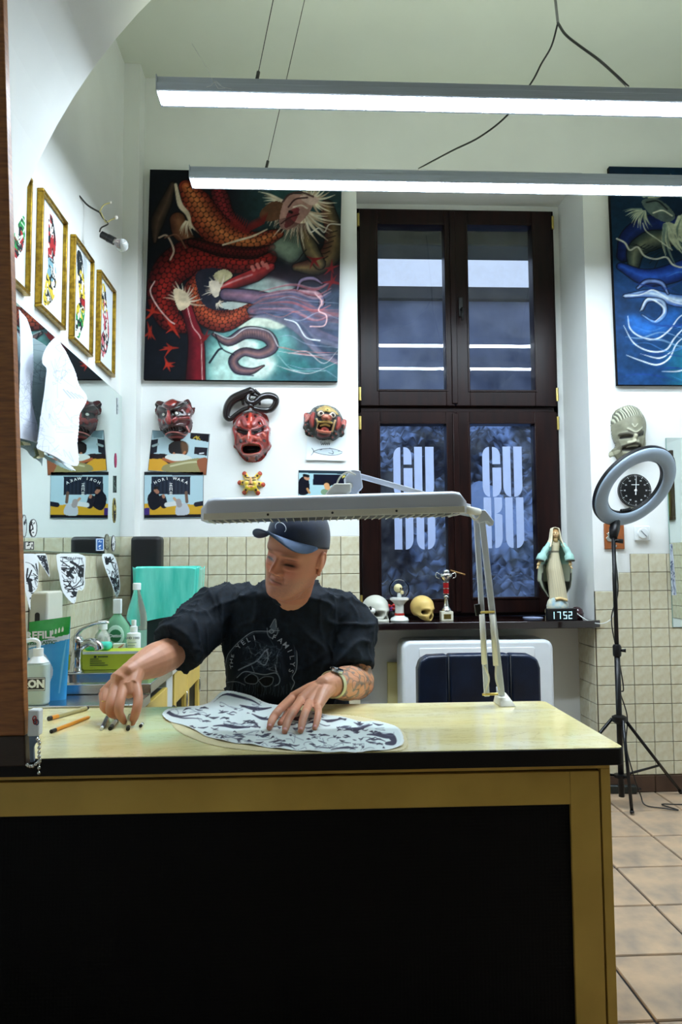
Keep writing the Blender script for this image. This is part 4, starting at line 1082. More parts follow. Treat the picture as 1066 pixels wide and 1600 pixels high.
A.stroke([(450, 400), (560, 400), (640, 410)], 26, (206, 176, 96), 1, h=.034); A.poly([(450, 430), (560, 420), (640, 440), (620, 520), (540, 540), (440, 520)], (40, 14, 14), 1, smooth=True, h=-.01)
A.stroke([(480, 440), (550, 430), (610, 445)], 24, (214, 196, 120), 1, h=.012); A.stroke([(500, 490), (540, 480), (580, 500)], 40, (176, 70, 60), 1, h=.014)
A.stroke([(430, 510), (520, 530), (620, 540)], 40, (206, 120, 96), 1, h=.03); A.stroke([(440, 560), (520, 590), (600, 580)], 40, (112, 60, 62), 1, h=.016); A.stroke([(420, 520), (430, 600), (520, 610), (620, 590), (640, 540)], 14, (24, 16, 16), 1)
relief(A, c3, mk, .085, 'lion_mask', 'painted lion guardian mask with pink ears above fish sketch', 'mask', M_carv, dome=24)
# 4 little sun face
A = Art(240, 1130, 620, 1490, 96, 92, (206, 150, 60))
cx_, cy_ = 430, 1320
mk = (np.hypot(A.x-cx_, (A.y-cy_)*.98) < 92)
rays = [((345, 1190), (375, 1245)), ((540, 1190), (490, 1245)), ((285, 1305), (360, 1310)), ((580, 1330), (500, 1315)), ((345, 1430), (380, 1380)), ((515, 1435), (480, 1380))]
for (a, b) in rays:
    a = np.array(a, float); b = np.array(b, float); e = a+(a-b)*.2
    d, _, tb = A.dist([a, b]); mk |= d < 34
    A.stroke([a, b], 74, (226, 190, 60), 1, h=.006); A.stroke([a+(a-b)*.3, a+(a-b)*.1], 56, (176, 66, 44), 1, h=.001); A.stroke([a+(b-a)*.55, a+(b-a)*.6], 30, (60, 40, 20), 1)
A.stroke([(cx_-2, cy_), (cx_+2, cy_)], 184, (222, 190, 120), 1, h=.012); A.stroke([(370, 1370), (430, 1395), (490, 1370)], 40, (226, 200, 50), 1, h=.004)
for sx_ in (-1, 1): A.stroke([(cx_+sx_*20, 1250), (cx_+sx_*60, 1245)], 16, (70, 40, 44), 1, h=.006); A.stroke([(cx_+sx_*24, 1285), (cx_+sx_*66, 1280)], 12, (60, 70, 40), 1); A.stroke([(cx_+sx_*50, 1320), (cx_+sx_*54, 1324)], 40, (226, 196, 60), 1, h=.006)
A.stroke([(430, 1260), (430, 1320)], [14, 28], (214, 150, 110), 1, h=.014); A.stroke([(400, 1345), (430, 1335), (460, 1345)], 10, (60, 36, 24), 1); A.stroke([(405, 1365), (455, 1365)], 14, (196, 90, 60), 1, h=.004)
relief(A, c2, mk, .022, 'sun_face', 'small yellow and red sun face ornament under horned mask', 'ornament', M_carv, dome=8)
# 5 grey sculpted mask on the right
def c5(x, y): return 940+x/6.667, 620+y/6.667
A = Art(100, 50, 520, 720, 100, 150, (146, 146, 122))
out = catmull([(150, 190), (190, 120), (250, 85), (320, 62), (390, 72), (450, 110), (490, 180), (500, 250), (488, 340), (470, 420), (500, 470), (505, 540), (460, 570), (430, 640), (380, 690), (300, 700), (230, 680), (180, 610), (130, 620), (120, 570), (160, 530), (175, 490), (150, 400), (138, 280)], 5, True)
mk = A.inpoly(out); rr_ = np.random.RandomState(2)
A.mix(A.fbm(10, 5)*.5, (84, 84, 70))
for k in range(34):
    x0 = 150+340*k/33; l_ = rr_.uniform(.75, 1.05)
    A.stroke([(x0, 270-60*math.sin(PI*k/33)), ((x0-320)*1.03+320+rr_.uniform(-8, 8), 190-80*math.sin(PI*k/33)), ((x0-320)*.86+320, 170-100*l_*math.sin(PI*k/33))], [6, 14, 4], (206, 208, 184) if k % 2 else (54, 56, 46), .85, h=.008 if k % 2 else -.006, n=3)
for pts, c_, w_, h_ in (([(240, 340), (300, 380), (340, 370), (390, 330)], (206, 206, 180), 12, .008), ([(250, 370), (310, 400), (380, 360)], (70, 66, 52), 14, -.004), ([(280, 300), (300, 330), (330, 300)], (200, 200, 176), 10, .006),
                       ([(190, 400), (250, 400), (290, 430)], (60, 56, 44), 34, .012), ([(400, 380), (350, 400), (320, 425)], (60, 56, 44), 34, .012), ([(200, 430), (270, 430)], (34, 32, 26), 26, -.014), ([(340, 420), (400, 400)], (34, 32, 26), 26, -.014),
                       ([(300, 420), (290, 480)], (190, 188, 160), 36, .026), ([(250, 485), (290, 490), (335, 480)], (204, 202, 176), 26, .018), ([(210, 520), (290, 505), (370, 510)], (70, 66, 54), 22, .008), ([(230, 545), (300, 550), (370, 530)], (30, 28, 22), 40, -.02), ([(230, 590), (300, 600), (380, 570)], (176, 176, 150), 22, .012),
                       ([(250, 530), (300, 522), (350, 522)], (186, 184, 160), 12, .006), ([(170, 470), (200, 560)], (110, 108, 90), 30, .01), ([(430, 440), (400, 560)], (110, 108, 90), 30, .01), ([(450, 480), (480, 540)], (176, 176, 152), 40, .012), ([(140, 580), (180, 570)], (186, 186, 160), 40, .012), ([(240, 650), (310, 660), (370, 640)], (190, 188, 164), 40, .012)):
    A.stroke(pts, w_, c_, .9, h=h_)
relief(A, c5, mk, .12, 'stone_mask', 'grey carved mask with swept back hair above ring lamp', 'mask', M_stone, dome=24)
# ================================================================ left wall
M_gold = mat('gilt_frame', S(178, 142, 40), .3, .75, scale=60, col2=S(120, 92, 22))
M_goldd = mat('dark_gilt_edge', S(96, 66, 30), .35, .5, var=.2)
XF = XL+.024
def cl(x, y): return x/4.444, 260+y/4.444
def legart(cols, pts, w, seed):
    A = Art(0, 0, 100, 170, 84, 140, (222, 232, 238))
    rr_ = np.random.RandomState(seed)
    d, wb, tb = A.dist(catmull(pts, 6), np.interp(np.linspace(0, 1, (len(pts)-1)*6+1), np.linspace(0, 1, len(w)), w))
    m_ = d < wb/2
    n1 = A.noise(7, seed); n2 = A.noise(11, seed+5); n3 = A.noise(16, seed+9)
    base = np.zeros(A.C.shape)
    k = np.clip((tb*len(cols)).astype(int), 0, len(cols)-1)
    cc = np.array(cols, dtype=float)
    base[:] = cc[k]
    base = np.where((n1 > .62)[..., None], cc[(k+1) % len(cols)], base)
    base = np.where((n2 > .66)[..., None], np.array((236, 236, 228)), base)
    base = np.where((n3 < .26)[..., None], np.array((26, 32, 36)), base)
    A.C = np.where(m_[..., None], base, A.C)
    for j in range(9):
        t0 = rr_.rand(); p = catmull(pts, 6)[int(t0*(len(pts)-1)*6)]
        A.stroke([p+rr_.randn(2)*5, p+rr_.randn(2)*9, p+rr_.randn(2)*9], 2.2, (240, 240, 232) if j % 2 else (30, 34, 36), .9)
    A.C = np.where(m_[..., None], A.C, np.array((222, 232, 238)))
    return A
G_, R_, Y_, B_, K_ = (44, 140, 74), (168, 40, 44), (206, 184, 60), (120, 164, 176), (34, 44, 46)
fr_ = [((cl(10, -190)), cl(236, 72), cl(212, 920), cl(-40, 640), [G_, (60, 160, 90), R_], [(92, 62), (86, 85), (78, 108), (66, 138)], [6, 22, 26, 10], 1, 'gilt framed print of a green tattooed limb nearest the arch'),
       (cl(300, 145), cl(478, 390), cl(458, 1140), cl(288, 975), [K_, R_, R_, B_, B_, Y_, Y_], [(45, 22), (52, 45), (50, 75), (55, 100), (48, 125), (30, 152)], [22, 34, 30, 38, 42, 22], 4, 'gilt framed print of a tattooed limb with red upper band'),
       (cl(530, 470), cl(662, 660), cl(646, 1322), cl(512, 1200), [K_, K_, Y_, R_, G_, Y_, G_], [(38, 22), (45, 45), (55, 80), (58, 100), (45, 120), (35, 148)], [34, 38, 34, 28, 46, 26], 8, 'gilt framed print of a tattooed limb in yellow and green'),
       (cl(708, 715), cl(816, 876), cl(796, 1466), cl(693, 1360), [K_, Y_, (206, 96, 110), (206, 96, 110), R_, K_, (206, 110, 120)], [(35, 22), (40, 45), (55, 80), (58, 102), (42, 125), (30, 150)], [30, 36, 40, 34, 44, 18], 12, 'gilt framed print of a tattooed limb in pink nearest corner')]
for (tl, tr, br, bl, cols, pts, w, sd, lab) in fr_:
    P4 = [aX(*q, XF) for q in (tl, tr, br, bl)]
    y0, y1 = (P4[0].y+P4[3].y)/2, (P4[1].y+P4[2].y)/2
    z1, z0 = (P4[0].z+P4[1].z)/2, (P4[2].z+P4[3].z)/2
    if sd == 1: y0 = y1-.335
    t = thing('framed_print', lab, 'framed print', (XL, (y0+y1)/2, z0), 'gilt framed tattoo prints')
    e = .014
    for nm, b in (('frame_rail', (y0, z1-e, y1, z1)), ('frame_rail', (y0, z0, y1, z0+e)), ('frame_stile', (y0, z0+e, y0+e, z1-e)), ('frame_stile', (y1-e, z0+e, y1, z1-e))):
        m_ = MB(); m_.box(XL, b[0], b[1], XF, b[2], b[3]); m_.build(nm, M_gold, t, bevel=.003)
    m_ = MB(); m_.box(XL+.001, y0+e, z0+e, XL+.006, y1-e, z1-e); m_.build('backing_board', M_goldd, t)
    A = legart(cols, pts, w, sd)
    A.sheet('print', lambda u, v, h: (XL+.008, y0+e+u*(y1-y0-2*e), z1-e-v*(z1-z0-2*e)), M_paper_print, t, smooth=False)

# ---- loose bulb on wall wires
M_wireY = mat('yellowed_wire', S(190, 180, 120), .6)
M_wireK = mat('dark_flex', S(52, 52, 44), .6)
p0 = aX(124, 306, XL); yb = p0.y+.06
t = thing('wall_bulb', 'bare light bulb in black socket dangling from wall wires', 'light bulb', aY(192, 395, yb))
def cw_(x, y, Y=None): return aY(*cl(x, y), Y or yb)
wire(t, [tuple(p) for p in catmull([p0, cw_(610, 270), cw_(690, 318)], 6)], .004, 'feed_wire', M_wireK)
wire(t, [tuple(p) for p in catmull([cw_(690, 318), cw_(720, 270), cw_(765, 252)], 6)], .003, 'earth_wire', M_wireY)
wire(t, [tuple(p) for p in catmull([cw_(690, 318), cw_(715, 360), cw_(750, 398), cw_(705, 425), cw_(692, 455)], 6)], .0032, 'socket_wire', M_wireK)
wire(t, [tuple(p) for p in catmull([cw_(700, 318), cw_(735, 385), cw_(770, 372), cw_(810, 355)], 6)], .0032, 'socket_wire', M_wireY)
M_conn = mat('connector_plastic', S(226, 220, 206), .3)
b = MB(); b.ell(cw_(808, 355), (.008, .006, .009), 8, 6); b.build('connector', M_conn, t, smooth=True)
b = MB(); b.ell(cw_(770, 250), (.005, .005, .006), 8, 6); b.build('connector', M_conn, t, smooth=True)
a, c = cw_(700, 470), cw_(795, 520)
b = MB(); b.tube([a, a+(c-a)*.05, a+(c-a)*.5, a+(c-a)*.52, c], [.009, .016, .016, .018, .018], 12); b.build('socket', M_black, t, smooth=True, auto=.6)
d = (c-a).normalized(); e = cw_(845, 545)
prof = [(0, .013), (.012, .016), (.024, .025), (.038, .030), (.052, .027), (.062, .016), (.066, .003)]
b = MB(); b.tube([c+d*k for k, r in prof], [r for k, r in prof], 16); b.build('glass_envelope', mat('clear_bulb_glass', (.92, .95, .96, 1), .03, var=.01), t, smooth=True)
bsb = bpy.data.materials['clear_bulb_glass'].node_tree.nodes['Principled BSDF']; bsb.inputs['Transmission Weight'].default_value = .85

# ---- wall mirror and what is stuck on it
XM = XL+.016
M_mirror = mat('mirror_silver', (.80, .90, .88, 1), .012, 1.0, var=.005)
M_mback = mat('mirror_edge', S(120, 160, 150), .3)
t = thing('wall_mirror', 'large frameless mirror on the left wall reflecting the masks', 'mirror', (XL, 3.1, 1.295))
m_ = MB(); m_.box(XL+.001, 2.33, 1.297, XM-.001, 3.862, 2.125); m_.build('backing_plate', M_mback, t)
m_ = MB(); m_.add([(XM, 2.332, 1.299), (XM, 3.860, 1.299), (XM, 3.860, 2.123), (XM, 2.332, 2.123)], [(0, 1, 2, 3)]); m_.build('mirror_glass', M_mirror, t)
def cm(x, y): return x/4.635, 590+y/4.635
def lwsheet(art, polys, to_px, X0, name, label, cat, bulge=lambda u, v: 0*u, group=None, mt=None, flip=False):
    """paper hanging along the left wall; polys = outlines in sketch pixels"""
    mk = np.zeros(art.x.shape, bool)
    for p_ in polys: mk |= art.inpoly(p_)
    x0, y0, x1, y1 = art.ext
    u = (art.x-x0)/(x1-x0); v = (art.y-y0)/(y1-y0)
    px_, py_ = to_px(art.x, art.y)
    a_ = (px_-CX)/F; b_ = (py_-CY)/F
    d = [_fw[k]+_rt[k]*a_-_up[k]*b_ for k in range(3)]
    tt = X0/d[0]
    Y0, Z0 = d[1]*tt, EYE+d[2]*tt
    V = np.stack([X0+bulge(u, v), Y0, Z0], -1).reshape(-1, 3)
    q = gridfaces(art.nx, art.ny, mask=mk); V, q, C = compact(V, q, art.linear())
    o = npmesh(name, V, q[:, ::-1], mt or M_paper_print, None, C)
    recentre(o)
    s_ = o.modifiers.new('thickness', 'SOLIDIFY'); s_.thickness = .0006; s_.offset = 0
    return tag(o, label, cat, group)
def scribble(A, n, seed, col=(150, 160, 176), a=.45, w=2.5, box=None):
    r_ = np.random.RandomState(seed); x0, y0, x1, y1 = box or A.ext
    for k in range(n):
        p = np.array([r_.uniform(x0, x1), r_.uniform(y0, y1)])
        A.stroke([p, p+r_.randn(2)*30, p+r_.randn(2)*45, p+r_.randn(2)*40], w, col, a, n=3)
A = Art(120, -540, 280, 500, 64, 330, (226, 232, 244)); scribble(A, 26, 3, box=(130, 0, 260, 400))
lwsheet(A, [[(112, -508), (170, -430), (215, -300), (240, -60), (232, 60), (236, 200), (262, 330), (272, 470), (250, 472), (142, 440), (122, 0)]], cm, XM+.012, 'tracing_paper', 'long white tracing paper hanging beside the wooden board', 'paper', lambda u, v: .006+.006*np.sin(v*5+u*2), 'tracing papers on the mirror')
A = Art(200, -320, 640, 720, 170, 380, (226, 232, 242)); scribble(A, 34, 7, box=(260, 150, 540, 600)); scribble(A, 16, 8, (120, 130, 150), .5, box=(400, -200, 580, 60))
for k in range(5): A.stroke([(500+16*k, 85+10*k), (530+14*k, 150)], 6, (150, 160, 180), .7)
out = [(300, -60), (255, -100), (262, -170), (310, -250), (380, -298), (430, -290), (470, -250), (520, -190), (560, -60), (575, 60), (610, 150), (560, 260), (550, 340), (535, 480), (528, 640), (440, 590), (300, 500), (230, 460), (262, 440), (250, 330), (242, 285), (290, 240), (305, 130), (300, 20)]
lwsheet(A, [catmull(out, 4, True)], cm, XM+.05, 'tracing_paper', 'large crumpled white tracing paper drooping over the mirror', 'paper', lambda u, v: .022*np.sin(u*6+v*3)+.01*np.sin(u*17)*v, 'tracing papers on the mirror')
A = Art(280, 560-60, 600, 700, 60, 50, (232, 238, 244))
lwsheet(A, [[(300, 510), (420, 575), (530, 640), (575, 685), (500, 660), (400, 600), (300, 530)]], cm, XM+.012, 'tracing_paper', 'narrow folded strip of tracing paper under the crumpled sheet', 'paper', lambda u, v: .006*np.sin(u*5), 'tracing papers on the mirror')
M_tape = mat('masking_tape', S(226, 222, 176), .7, var=.05)
for q_, lb_ in (([(150, 455), (215, 470), (235, 490), (170, 492)], 'cream masking tape strip nearest the board under tracing paper'), ([(260, 500), (320, 535), (325, 580), (275, 590), (255, 580), (280, 560)], 'torn cream masking tape piece under the crumpled tracing paper')):
    A = Art(140, 440, 340, 600, 40, 36, (222, 220, 182))
    lwsheet(A, [q_], cm, XM+.006, 'masking_tape', lb_, 'tape')
# stencils hanging below the mirror
def stencil(x0, y0, x1, y1, out, seed, label, X0, n=14):
    A = Art(x0, y0, x1, y1, int((x1-x0)/2.4)+8, int((y1-y0)/2.4)+8, (226, 232, 234))
    scribble(A, n, seed, (24, 26, 32), .95, 7); scribble(A, n, seed+1, (60, 66, 74), .8, 4); scribble(A, n//3, seed+2, (20, 22, 28), .9, 20)
    k = A.inpoly([( (p[0]-(x0+x1)/2)*.86+(x0+x1)/2, (p[1]-(y0+y1)/2)*.9+(y0+y1)/2) for p in out])
    A.C = np.where(k[..., None], A.C, np.array((228, 234, 236)))
    lwsheet(A, [catmull(out, 4, True)], cm, X0, 'tattoo_stencil', label, 'stencil', lambda u, v: .02*v+.01*np.sin(u*4), 'stencils under the mirror')
stencil(150, 1275, 290, 1700, [(160, 1278), (240, 1280), (285, 1340), (262, 1440), (230, 1520), (180, 1580), (165, 1690), (150, 1500)], 31, 'pale curled stencil under the mirror beside the board', XL+.05, 8)
stencil(240, 1275, 350, 1450, [(245, 1278), (340, 1278), (345, 1330), (330, 1400), (300, 1445), (270, 1380)], 35, 'small dark feather stencil under the mirror', XL+.035)
stencil(405, 1275, 630, 1640, [(410, 1278), (610, 1285), (625, 1350), (605, 1440), (600, 1500), (560, 1545), (520, 1545), (480, 1640), (420, 1560), (408, 1420)], 39, 'wide stencil with black swirls under the mirror', XL+.06, 22)
stencil(735, 1275, 870, 1640, [(738, 1280), (800, 1280), (845, 1350), (860, 1460), (855, 1540), (825, 1580), (800, 1590), (770, 1480), (745, 1380)], 44, 'narrow stencil with black swirls hanging nearest the corner', XL+.04, 20)
# stickers
def sticker(cx, cy, w, h, shape, fg, bgc, label, seed=1):
    A = Art(cx-w/2, cy-h/2, cx+w/2, cy+h/2, 26, 34, bgc)
    r_ = np.random.RandomState(seed)
    pts = [(cx+w*.46*math.cos(a), cy+h*.47*math.sin(a)) for a in np.linspace(0, 2*PI, 24, endpoint=False)] if shape == 'o' else [(cx-w*.47, cy-h*.47), (cx+w*.47, cy-h*.47), (cx+w*.47, cy+h*.47), (cx-w*.47, cy+h*.47)]
    A.stroke([(cx+(x-cx)*.86, cy+(y-cy)*.9) for x, y in pts]+[(cx+(pts[0][0]-cx)*.86, cy+(pts[0][1]-cy)*.9)], min(w, h)*.1, fg, 1, smooth=False)
    for k in range(5): 
        p = np.array([cx, cy])+r_.randn(2)*np.array([w*.14, h*.18]); A.stroke([p, p+r_.randn(2)*np.array([w*.14, h*.1])], min(w, h)*.13, fg, .9)
    return lwsheet(A, [pts], cm, XM+.0015, 'sticker', label, 'sticker', group='stickers on the mirror')
sticker(175, 1075, 46, 190, 'o', (40, 44, 48), (196, 206, 204), 'round grey sticker low on the mirror beside the board', 1)
sticker(243, 1090, 62, 150, 'o', (20, 20, 24), (226, 230, 228), 'oval white sticker with a pale horned face', 2)
sticker(212, 1217, 76, 64, 'r', (24, 24, 28), (214, 214, 206), 'small rectangular black bordered sticker at mirror bottom', 3)
sticker(725, 1210, 62, 96, 'r', (226, 234, 240), (40, 96, 168), 'blue and white sticker at the mirror bottom', 4)
sticker(776, 1190, 40, 130, 'o', (90, 90, 76), (140, 142, 126), 'grey bottle shaped sticker beside the blue one', 5)
sticker(823, 1200, 34, 132, 'o', (16, 16, 20), (226, 230, 230), 'black ringed oval sticker in lower mirror corner', 6)
sticker(830, 962, 30, 204, 'o', (196, 180, 90), (24, 24, 26), 'tall dark oval sticker along the mirror edge', 7)
sticker(834, 772, 24, 130, 'r', (120, 150, 140), (20, 24, 24), 'narrow black label sticker on the mirror edge', 8)
sticker(839, 600, 18, 120, 'o', (190, 70, 110), (150, 60, 90), 'thin pink sticker on the mirror edge', 9)
sticker(853, 205, 10, 130, 'r', (20, 20, 24), (206, 214, 214), 'thin speckled sticker high on the mirror edge', 10)

# ---- brown wooden board at the left edge
M_wood = mat('brown_veneer', S(160, 100, 44), .45, scale=4, col2=S(122, 72, 28), stretch=(5, 5, 40), det=8, bump=.06, bscale=160)
M_wood2 = mat('dark_stained_foot', S(46, 30, 18), .5, var=.2, stretch=(5, 5, 30))
yb0 = 1.80
t = thing('wooden_board', 'tall brown wooden board fixed to the left wall before the desk', 'board', aY(20, 1196, yb0))
a, b_ = aY(47.5, 1192, yb0), aY(12, 0, yb0)
zs_ = aY(45, 1145, yb0).z
d = (b_-a)/(b_.z-a.z); top = a+d*(2.9-a.z); mid_ = a+d*(zs_-a.z)
for nm, p, q, mt in (('foot_block', a, mid_, M_wood2), ('panel', mid_, top, M_wood)):
    m_ = MB(); m_.add([(XL+.001, yb0, p.z), (p.x, yb0, p.z), (q.x, yb0, q.z), (XL+.001, yb0, q.z), (XL+.001, yb0-.03, p.z), (p.x, yb0-.03, p.z), (q.x, yb0-.03, q.z), (XL+.001, yb0-.03, q.z)],
                     [(3, 2, 1, 0), (4, 5, 6, 7), (0, 1, 5, 4), (1, 2, 6, 5), (2, 3, 7, 6), (3, 0, 4, 7)]); m_.build(nm, mt, t, bevel=.003)
# ================================================================ sink unit along the left wall
M_steel = mat('stainless_steel', S(186, 192, 194), .22, 1.0, var=.06, scale=40, stretch=(1, 6, 1))
M_chrome = mat('chrome', S(215, 218, 220), .07, 1.0, var=.03)
M_yellow = mat('yellow_cabinet_lacquer', S(224, 194, 96), .4, var=.06, scale=6)
M_whiteb = mat('white_board', S(216, 224, 220), .5, var=.03)
M_darkin = mat('dark_cupboard_inside', S(38, 26, 18), .8)
XCF = -.548; ZD, ZS = .797, .832
t = thing('sink_unit', 'stainless steel sink unit with basin along the left wall', 'sink', (-.76, 3.1, ZD-.04))
b = MB(); b.box(XL+.009, 2.436, ZD-.03, XCF, 2.632, ZD); b.build('drainboard', M_steel, t, bevel=.003)
bx0, bx1, by0_, by1_ = -.925, -.60, 2.68, 2.905
b = MB()
for q in ((XL+.009, 2.634, bx0, 3.05), (bx1, 2.634, XCF, 3.05), (bx0, 2.634, bx1, by0_), (bx0, by1_, bx1, 3.05)): b.box(q[0], q[1], ZS-.035, q[2], q[3], ZS)
b.build('sink_rim', M_steel, t, bevel=.003)
b = MB(); r0 = rrect(bx0, by0_, bx1, by1_, .05, 5); r1 = rrect(bx0+.02, by0_+.02, bx1-.02, by1_-.02, .05, 5); n = len(r0)
b.add([(x, y, ZS-.004) for x, y in r0]+[(x, y, ZS-.15) for x, y in r1], [(i, (i+1) % n, n+(i+1) % n, n+i) for i in range(n)]+[tuple(range(n, 2*n))]); b.build('basin', M_steel, t, smooth=True, auto=.9)
b = MB(); b.lathe([(.03, 0), (.03, .004), (.012, .005)], 14, ((bx0+bx1)/2, 2.79, ZS-.149)); b.build('drain', M_chrome, t, smooth=True, auto=.5)
b = MB(); b.box(XL+.009, 3.052, ZS-.035, XCF, 3.87, ZS); o = b.build('worktop', mat('grey_tiled_worktop', S(196, 198, 188), .35, var=.08), t, bevel=.003)
for yy in (3.25, 3.45, 3.65):
    g = MB(); g.box(XL+.01, yy, ZS-.001, XCF+.0005, yy+.005, ZS+.0006); g.build('worktop_joint', M_grout, o)
# cabinets below
def cabinet(y0, y1, z1, label, door=True):
    c = thing('kitchen_cabinet', label, 'cabinet', (XCF-.15, (y0+y1)/2, 0), 'yellow cabinets under the sink unit')
    xf = XCF-.006
    m_ = MB()
    for q in ((XL+.01, y0, xf-.02, y0+.016), (XL+.01, y1-.016, xf-.02, y1)): m_.box(q[0], q[1], .0, q[2], q[3], z1)
    m_.box(XL+.01, y0+.016, .08, XL+.02, y1-.016, z1); m_.box(XL+.02, y0+.016, .08, xf-.02, y1-.016, .1); m_.build('body', M_whiteb, c)
    m_ = MB(); m_.box(XL+.021, y0+.017, .101, xf-.06, y1-.017, z1-.3); m_.build('dark_interior', M_darkin, c)
    e = .05
    m_ = MB()
    for q in ((y0+.002, .1, y0+e, z1), (y1-e, .1, y1-.002, z1), (y0+e, z1-.13, y1-e, z1), (y0+e, .1, y1-e, .16)): m_.box(xf-.019, q[0], q[1], xf, q[2], q[3])
    d_ = m_.build('door', M_yellow, c, bevel=.002)
    m_ = MB(); m_.ell((xf+.002, y1-e*.55, z1-.16), (.006, .010, .032), 10, 8); m_.build('handle', M_black, d_, smooth=True)
    m_ = MB(); m_.tube([(xf+.004, y1-e*.55+.013*math.cos(k*PI/8), z1-.16+.036*math.sin(k*PI/8)) for k in range(16)], .0025, 6, closed=True); m_.build('handle_ring', M_chrome, d_, smooth=True)
    return c
cabinet(2.45, 2.98, ZD-.035, 'yellow cabinet with dark shelf below the steel drainboard')
cabinet(3.13, 3.46, ZS-.038, 'middle yellow cabinet below the worktop between two gaps')
cabinet(3.47, 3.86, ZS-.038, 'yellow cabinet below the worktop nearest the back wall')
t = thing('drawer_box', 'narrow white pull out rack with a black bar between cabinets', 'drawer', (XCF-.1, 3.055, 0))
b = MB(); b.box(XL+.02, 2.99, .05, XCF-.012, 3.12, ZS-.04); b.build('white_front', M_whiteb, t, bevel=.002)
b = MB(); b.tube([(XCF-.004, 3.0, .60), (XCF-.004, 3.11, .66)], .009, 8); b.build('rail_bar', M_black, t, smooth=True)
b = MB(); b.box(XCF-.011, 3.035, .62, XCF-.004, 3.065, .64); b.build('bracket', M_steel, t)

# faucet
fp = aZ(119, 1040, ZS)
fx_, fy_ = aY(119, 1040, 2.938).x, 2.938
t = thing('mixer_tap', 'chrome single lever mixer tap beside the sink basin', 'tap', (fx_, fy_, ZS))
b = MB(); b.lathe([(.030, 0), (.030, .006), (.024, .012), (.022, .05), (.024, .075), (.028, .09), (.027, .125), (.016, .14), (.0, .142)], 18, (fx_, fy_, ZS)); b.build('tap_body', M_chrome, t, smooth=True)
b = MB(); b.tube(catmull([(fx_+.01, fy_, ZS+.095), (fx_+.05, fy_-.005, ZS+.115), (fx_+.085, fy_-.012, ZS+.105), (fx_+.092, fy_-.015, ZS+.085)], 5), [.017]*16, 12); o = b.build('spout', M_chrome, t, smooth=True)
b = MB(); b.tube(catmull([(fx_-.005, fy_, ZS+.138), (fx_+.02, fy_, ZS+.165), (fx_+.07, fy_-.002, ZS+.185), (fx_+.125, fy_-.004, ZS+.19)], 5), [.013]*5+[.010]*5+[.008]*6, 10, flat=.6); b.build('lever', M_chrome, t, smooth=True)

# glove box
g0, g1 = aY(104, 1038, 2.97), aY(197, 1038, 2.97)
M_lime = mat('lime_card', S(176, 190, 42), .45, var=.05)
gx0 = max(g0.x, XL+.012)
t = thing('glove_box', 'long lime green glove box lying behind the tap', 'box', ((gx0+g1.x)/2, 3.03, ZS))
b = MB(); b.box(gx0, 2.985, ZS, -.63, 3.095, ZS+.073); b.build('carton', M_lime, t, bevel=.002)
b = MB(); b.box(gx0+.001, 2.9845, ZS+.062, -.631, 2.9852, ZS+.0725); b.build('white_band', M_whiteb, t)
M_dk = mat('dark_print', S(40, 60, 30), .6)
for k in range(4):
    b = MB(); b.box(-.86, 2.9838, ZS+.018+.008*k, -.86+.07-.012*k, 2.9849, ZS+.0205+.008*k); b.build('print_line', M_dk, t)
b = MB(); b.ell((-.84, 2.9842, ZS+.052), (.006, .0008, .005), 8, 5); b.box(-.83, 2.9838, ZS+.050, -.79, 2.9849, ZS+.054); b.build('brand_mark', M_dk, t)
b = MB(); b.box(gx0+.01, 2.9838, ZS+.012, gx0+.045, 2.9849, ZS+.04); b.build('symbol_panel', M_whiteb, t)
# bottles
M_glass = mat('clear_glass', (.86, .97, .95, 1), .02, var=.01); bsn = M_glass.node_tree.nodes['Principled BSDF']; bsn.inputs['Transmission Weight'].default_value = .92; bsn.inputs['IOR'].default_value = 1.3
M_pet = mat('clear_plastic', (.9, .95, .95, 1), .06, var=.02); bsn = M_pet.node_tree.nodes['Principled BSDF']; bsn.inputs['Transmission Weight'].default_value = .75; bsn.inputs['IOR'].default_value = 1.25
M_gpet = mat('green_tinted_plastic', S(150, 214, 176), .08, var=.06); bsn = M_gpet.node_tree.nodes['Principled BSDF']; bsn.inputs['Transmission Weight'].default_value = .55; bsn.inputs['IOR'].default_value = 1.25
M_wplast = mat('white_plastic', S(232, 238, 238), .35, var=.02)
def pos(px, Y): 
    p = aY(px, 1000, Y); return max(p.x, XL+.05), Y
x_, y_ = pos(213, 3.40)
t = thing('glass_bottle', 'tall clear glass bottle with white cap before the teal bag', 'bottle', (x_, y_, ZS))
b = MB(); b.lathe([(.043, 0), (.047, .01), (.047, .17), (.043, .20), (.028, .25), (.0165, .285), (.0155, .315), (0, .316)], 24, (x_, y_, ZS)); b.build('bottle_body', M_glass, t, smooth=True)
b = MB(); b.lathe([(.044, .005), (.044, .12), (0, .121)], 20, (x_, y_, ZS)); b.build('bottle_contents', mat('green_liquid', S(150, 206, 180), .1, var=.03), t, smooth=True, auto=.6)
b = MB(); b.lathe([(.0185, .300), (.0185, .328), (.016, .331), (0, .331)], 16, (x_, y_, ZS)); b.build('cap', M_wplast, t, smooth=True, auto=.6)
x_, y_ = pos(183, 3.22)
t = thing('antiseptic_bottle', 'green antiseptic bottle with tall white cap and oval label', 'bottle', (x_, y_, ZS))
b = MB(); b.lathe([(.052, 0), (.058, .01), (.060, .10), (.052, .15), (.030, .185), (.016, .20), (.015, .215), (0, .216)], 24, (x_, y_, ZS), sy=.6); b.build('bottle_body', M_gpet, t, smooth=True)
b = MB(); b.lathe([(.050, .006), (.052, .11), (.045, .13), (0, .131)], 20, (x_, y_, ZS), sy=.55); b.build('bottle_contents', mat('antiseptic_liquid', S(60, 160, 96), .2, var=.05), t, smooth=True)
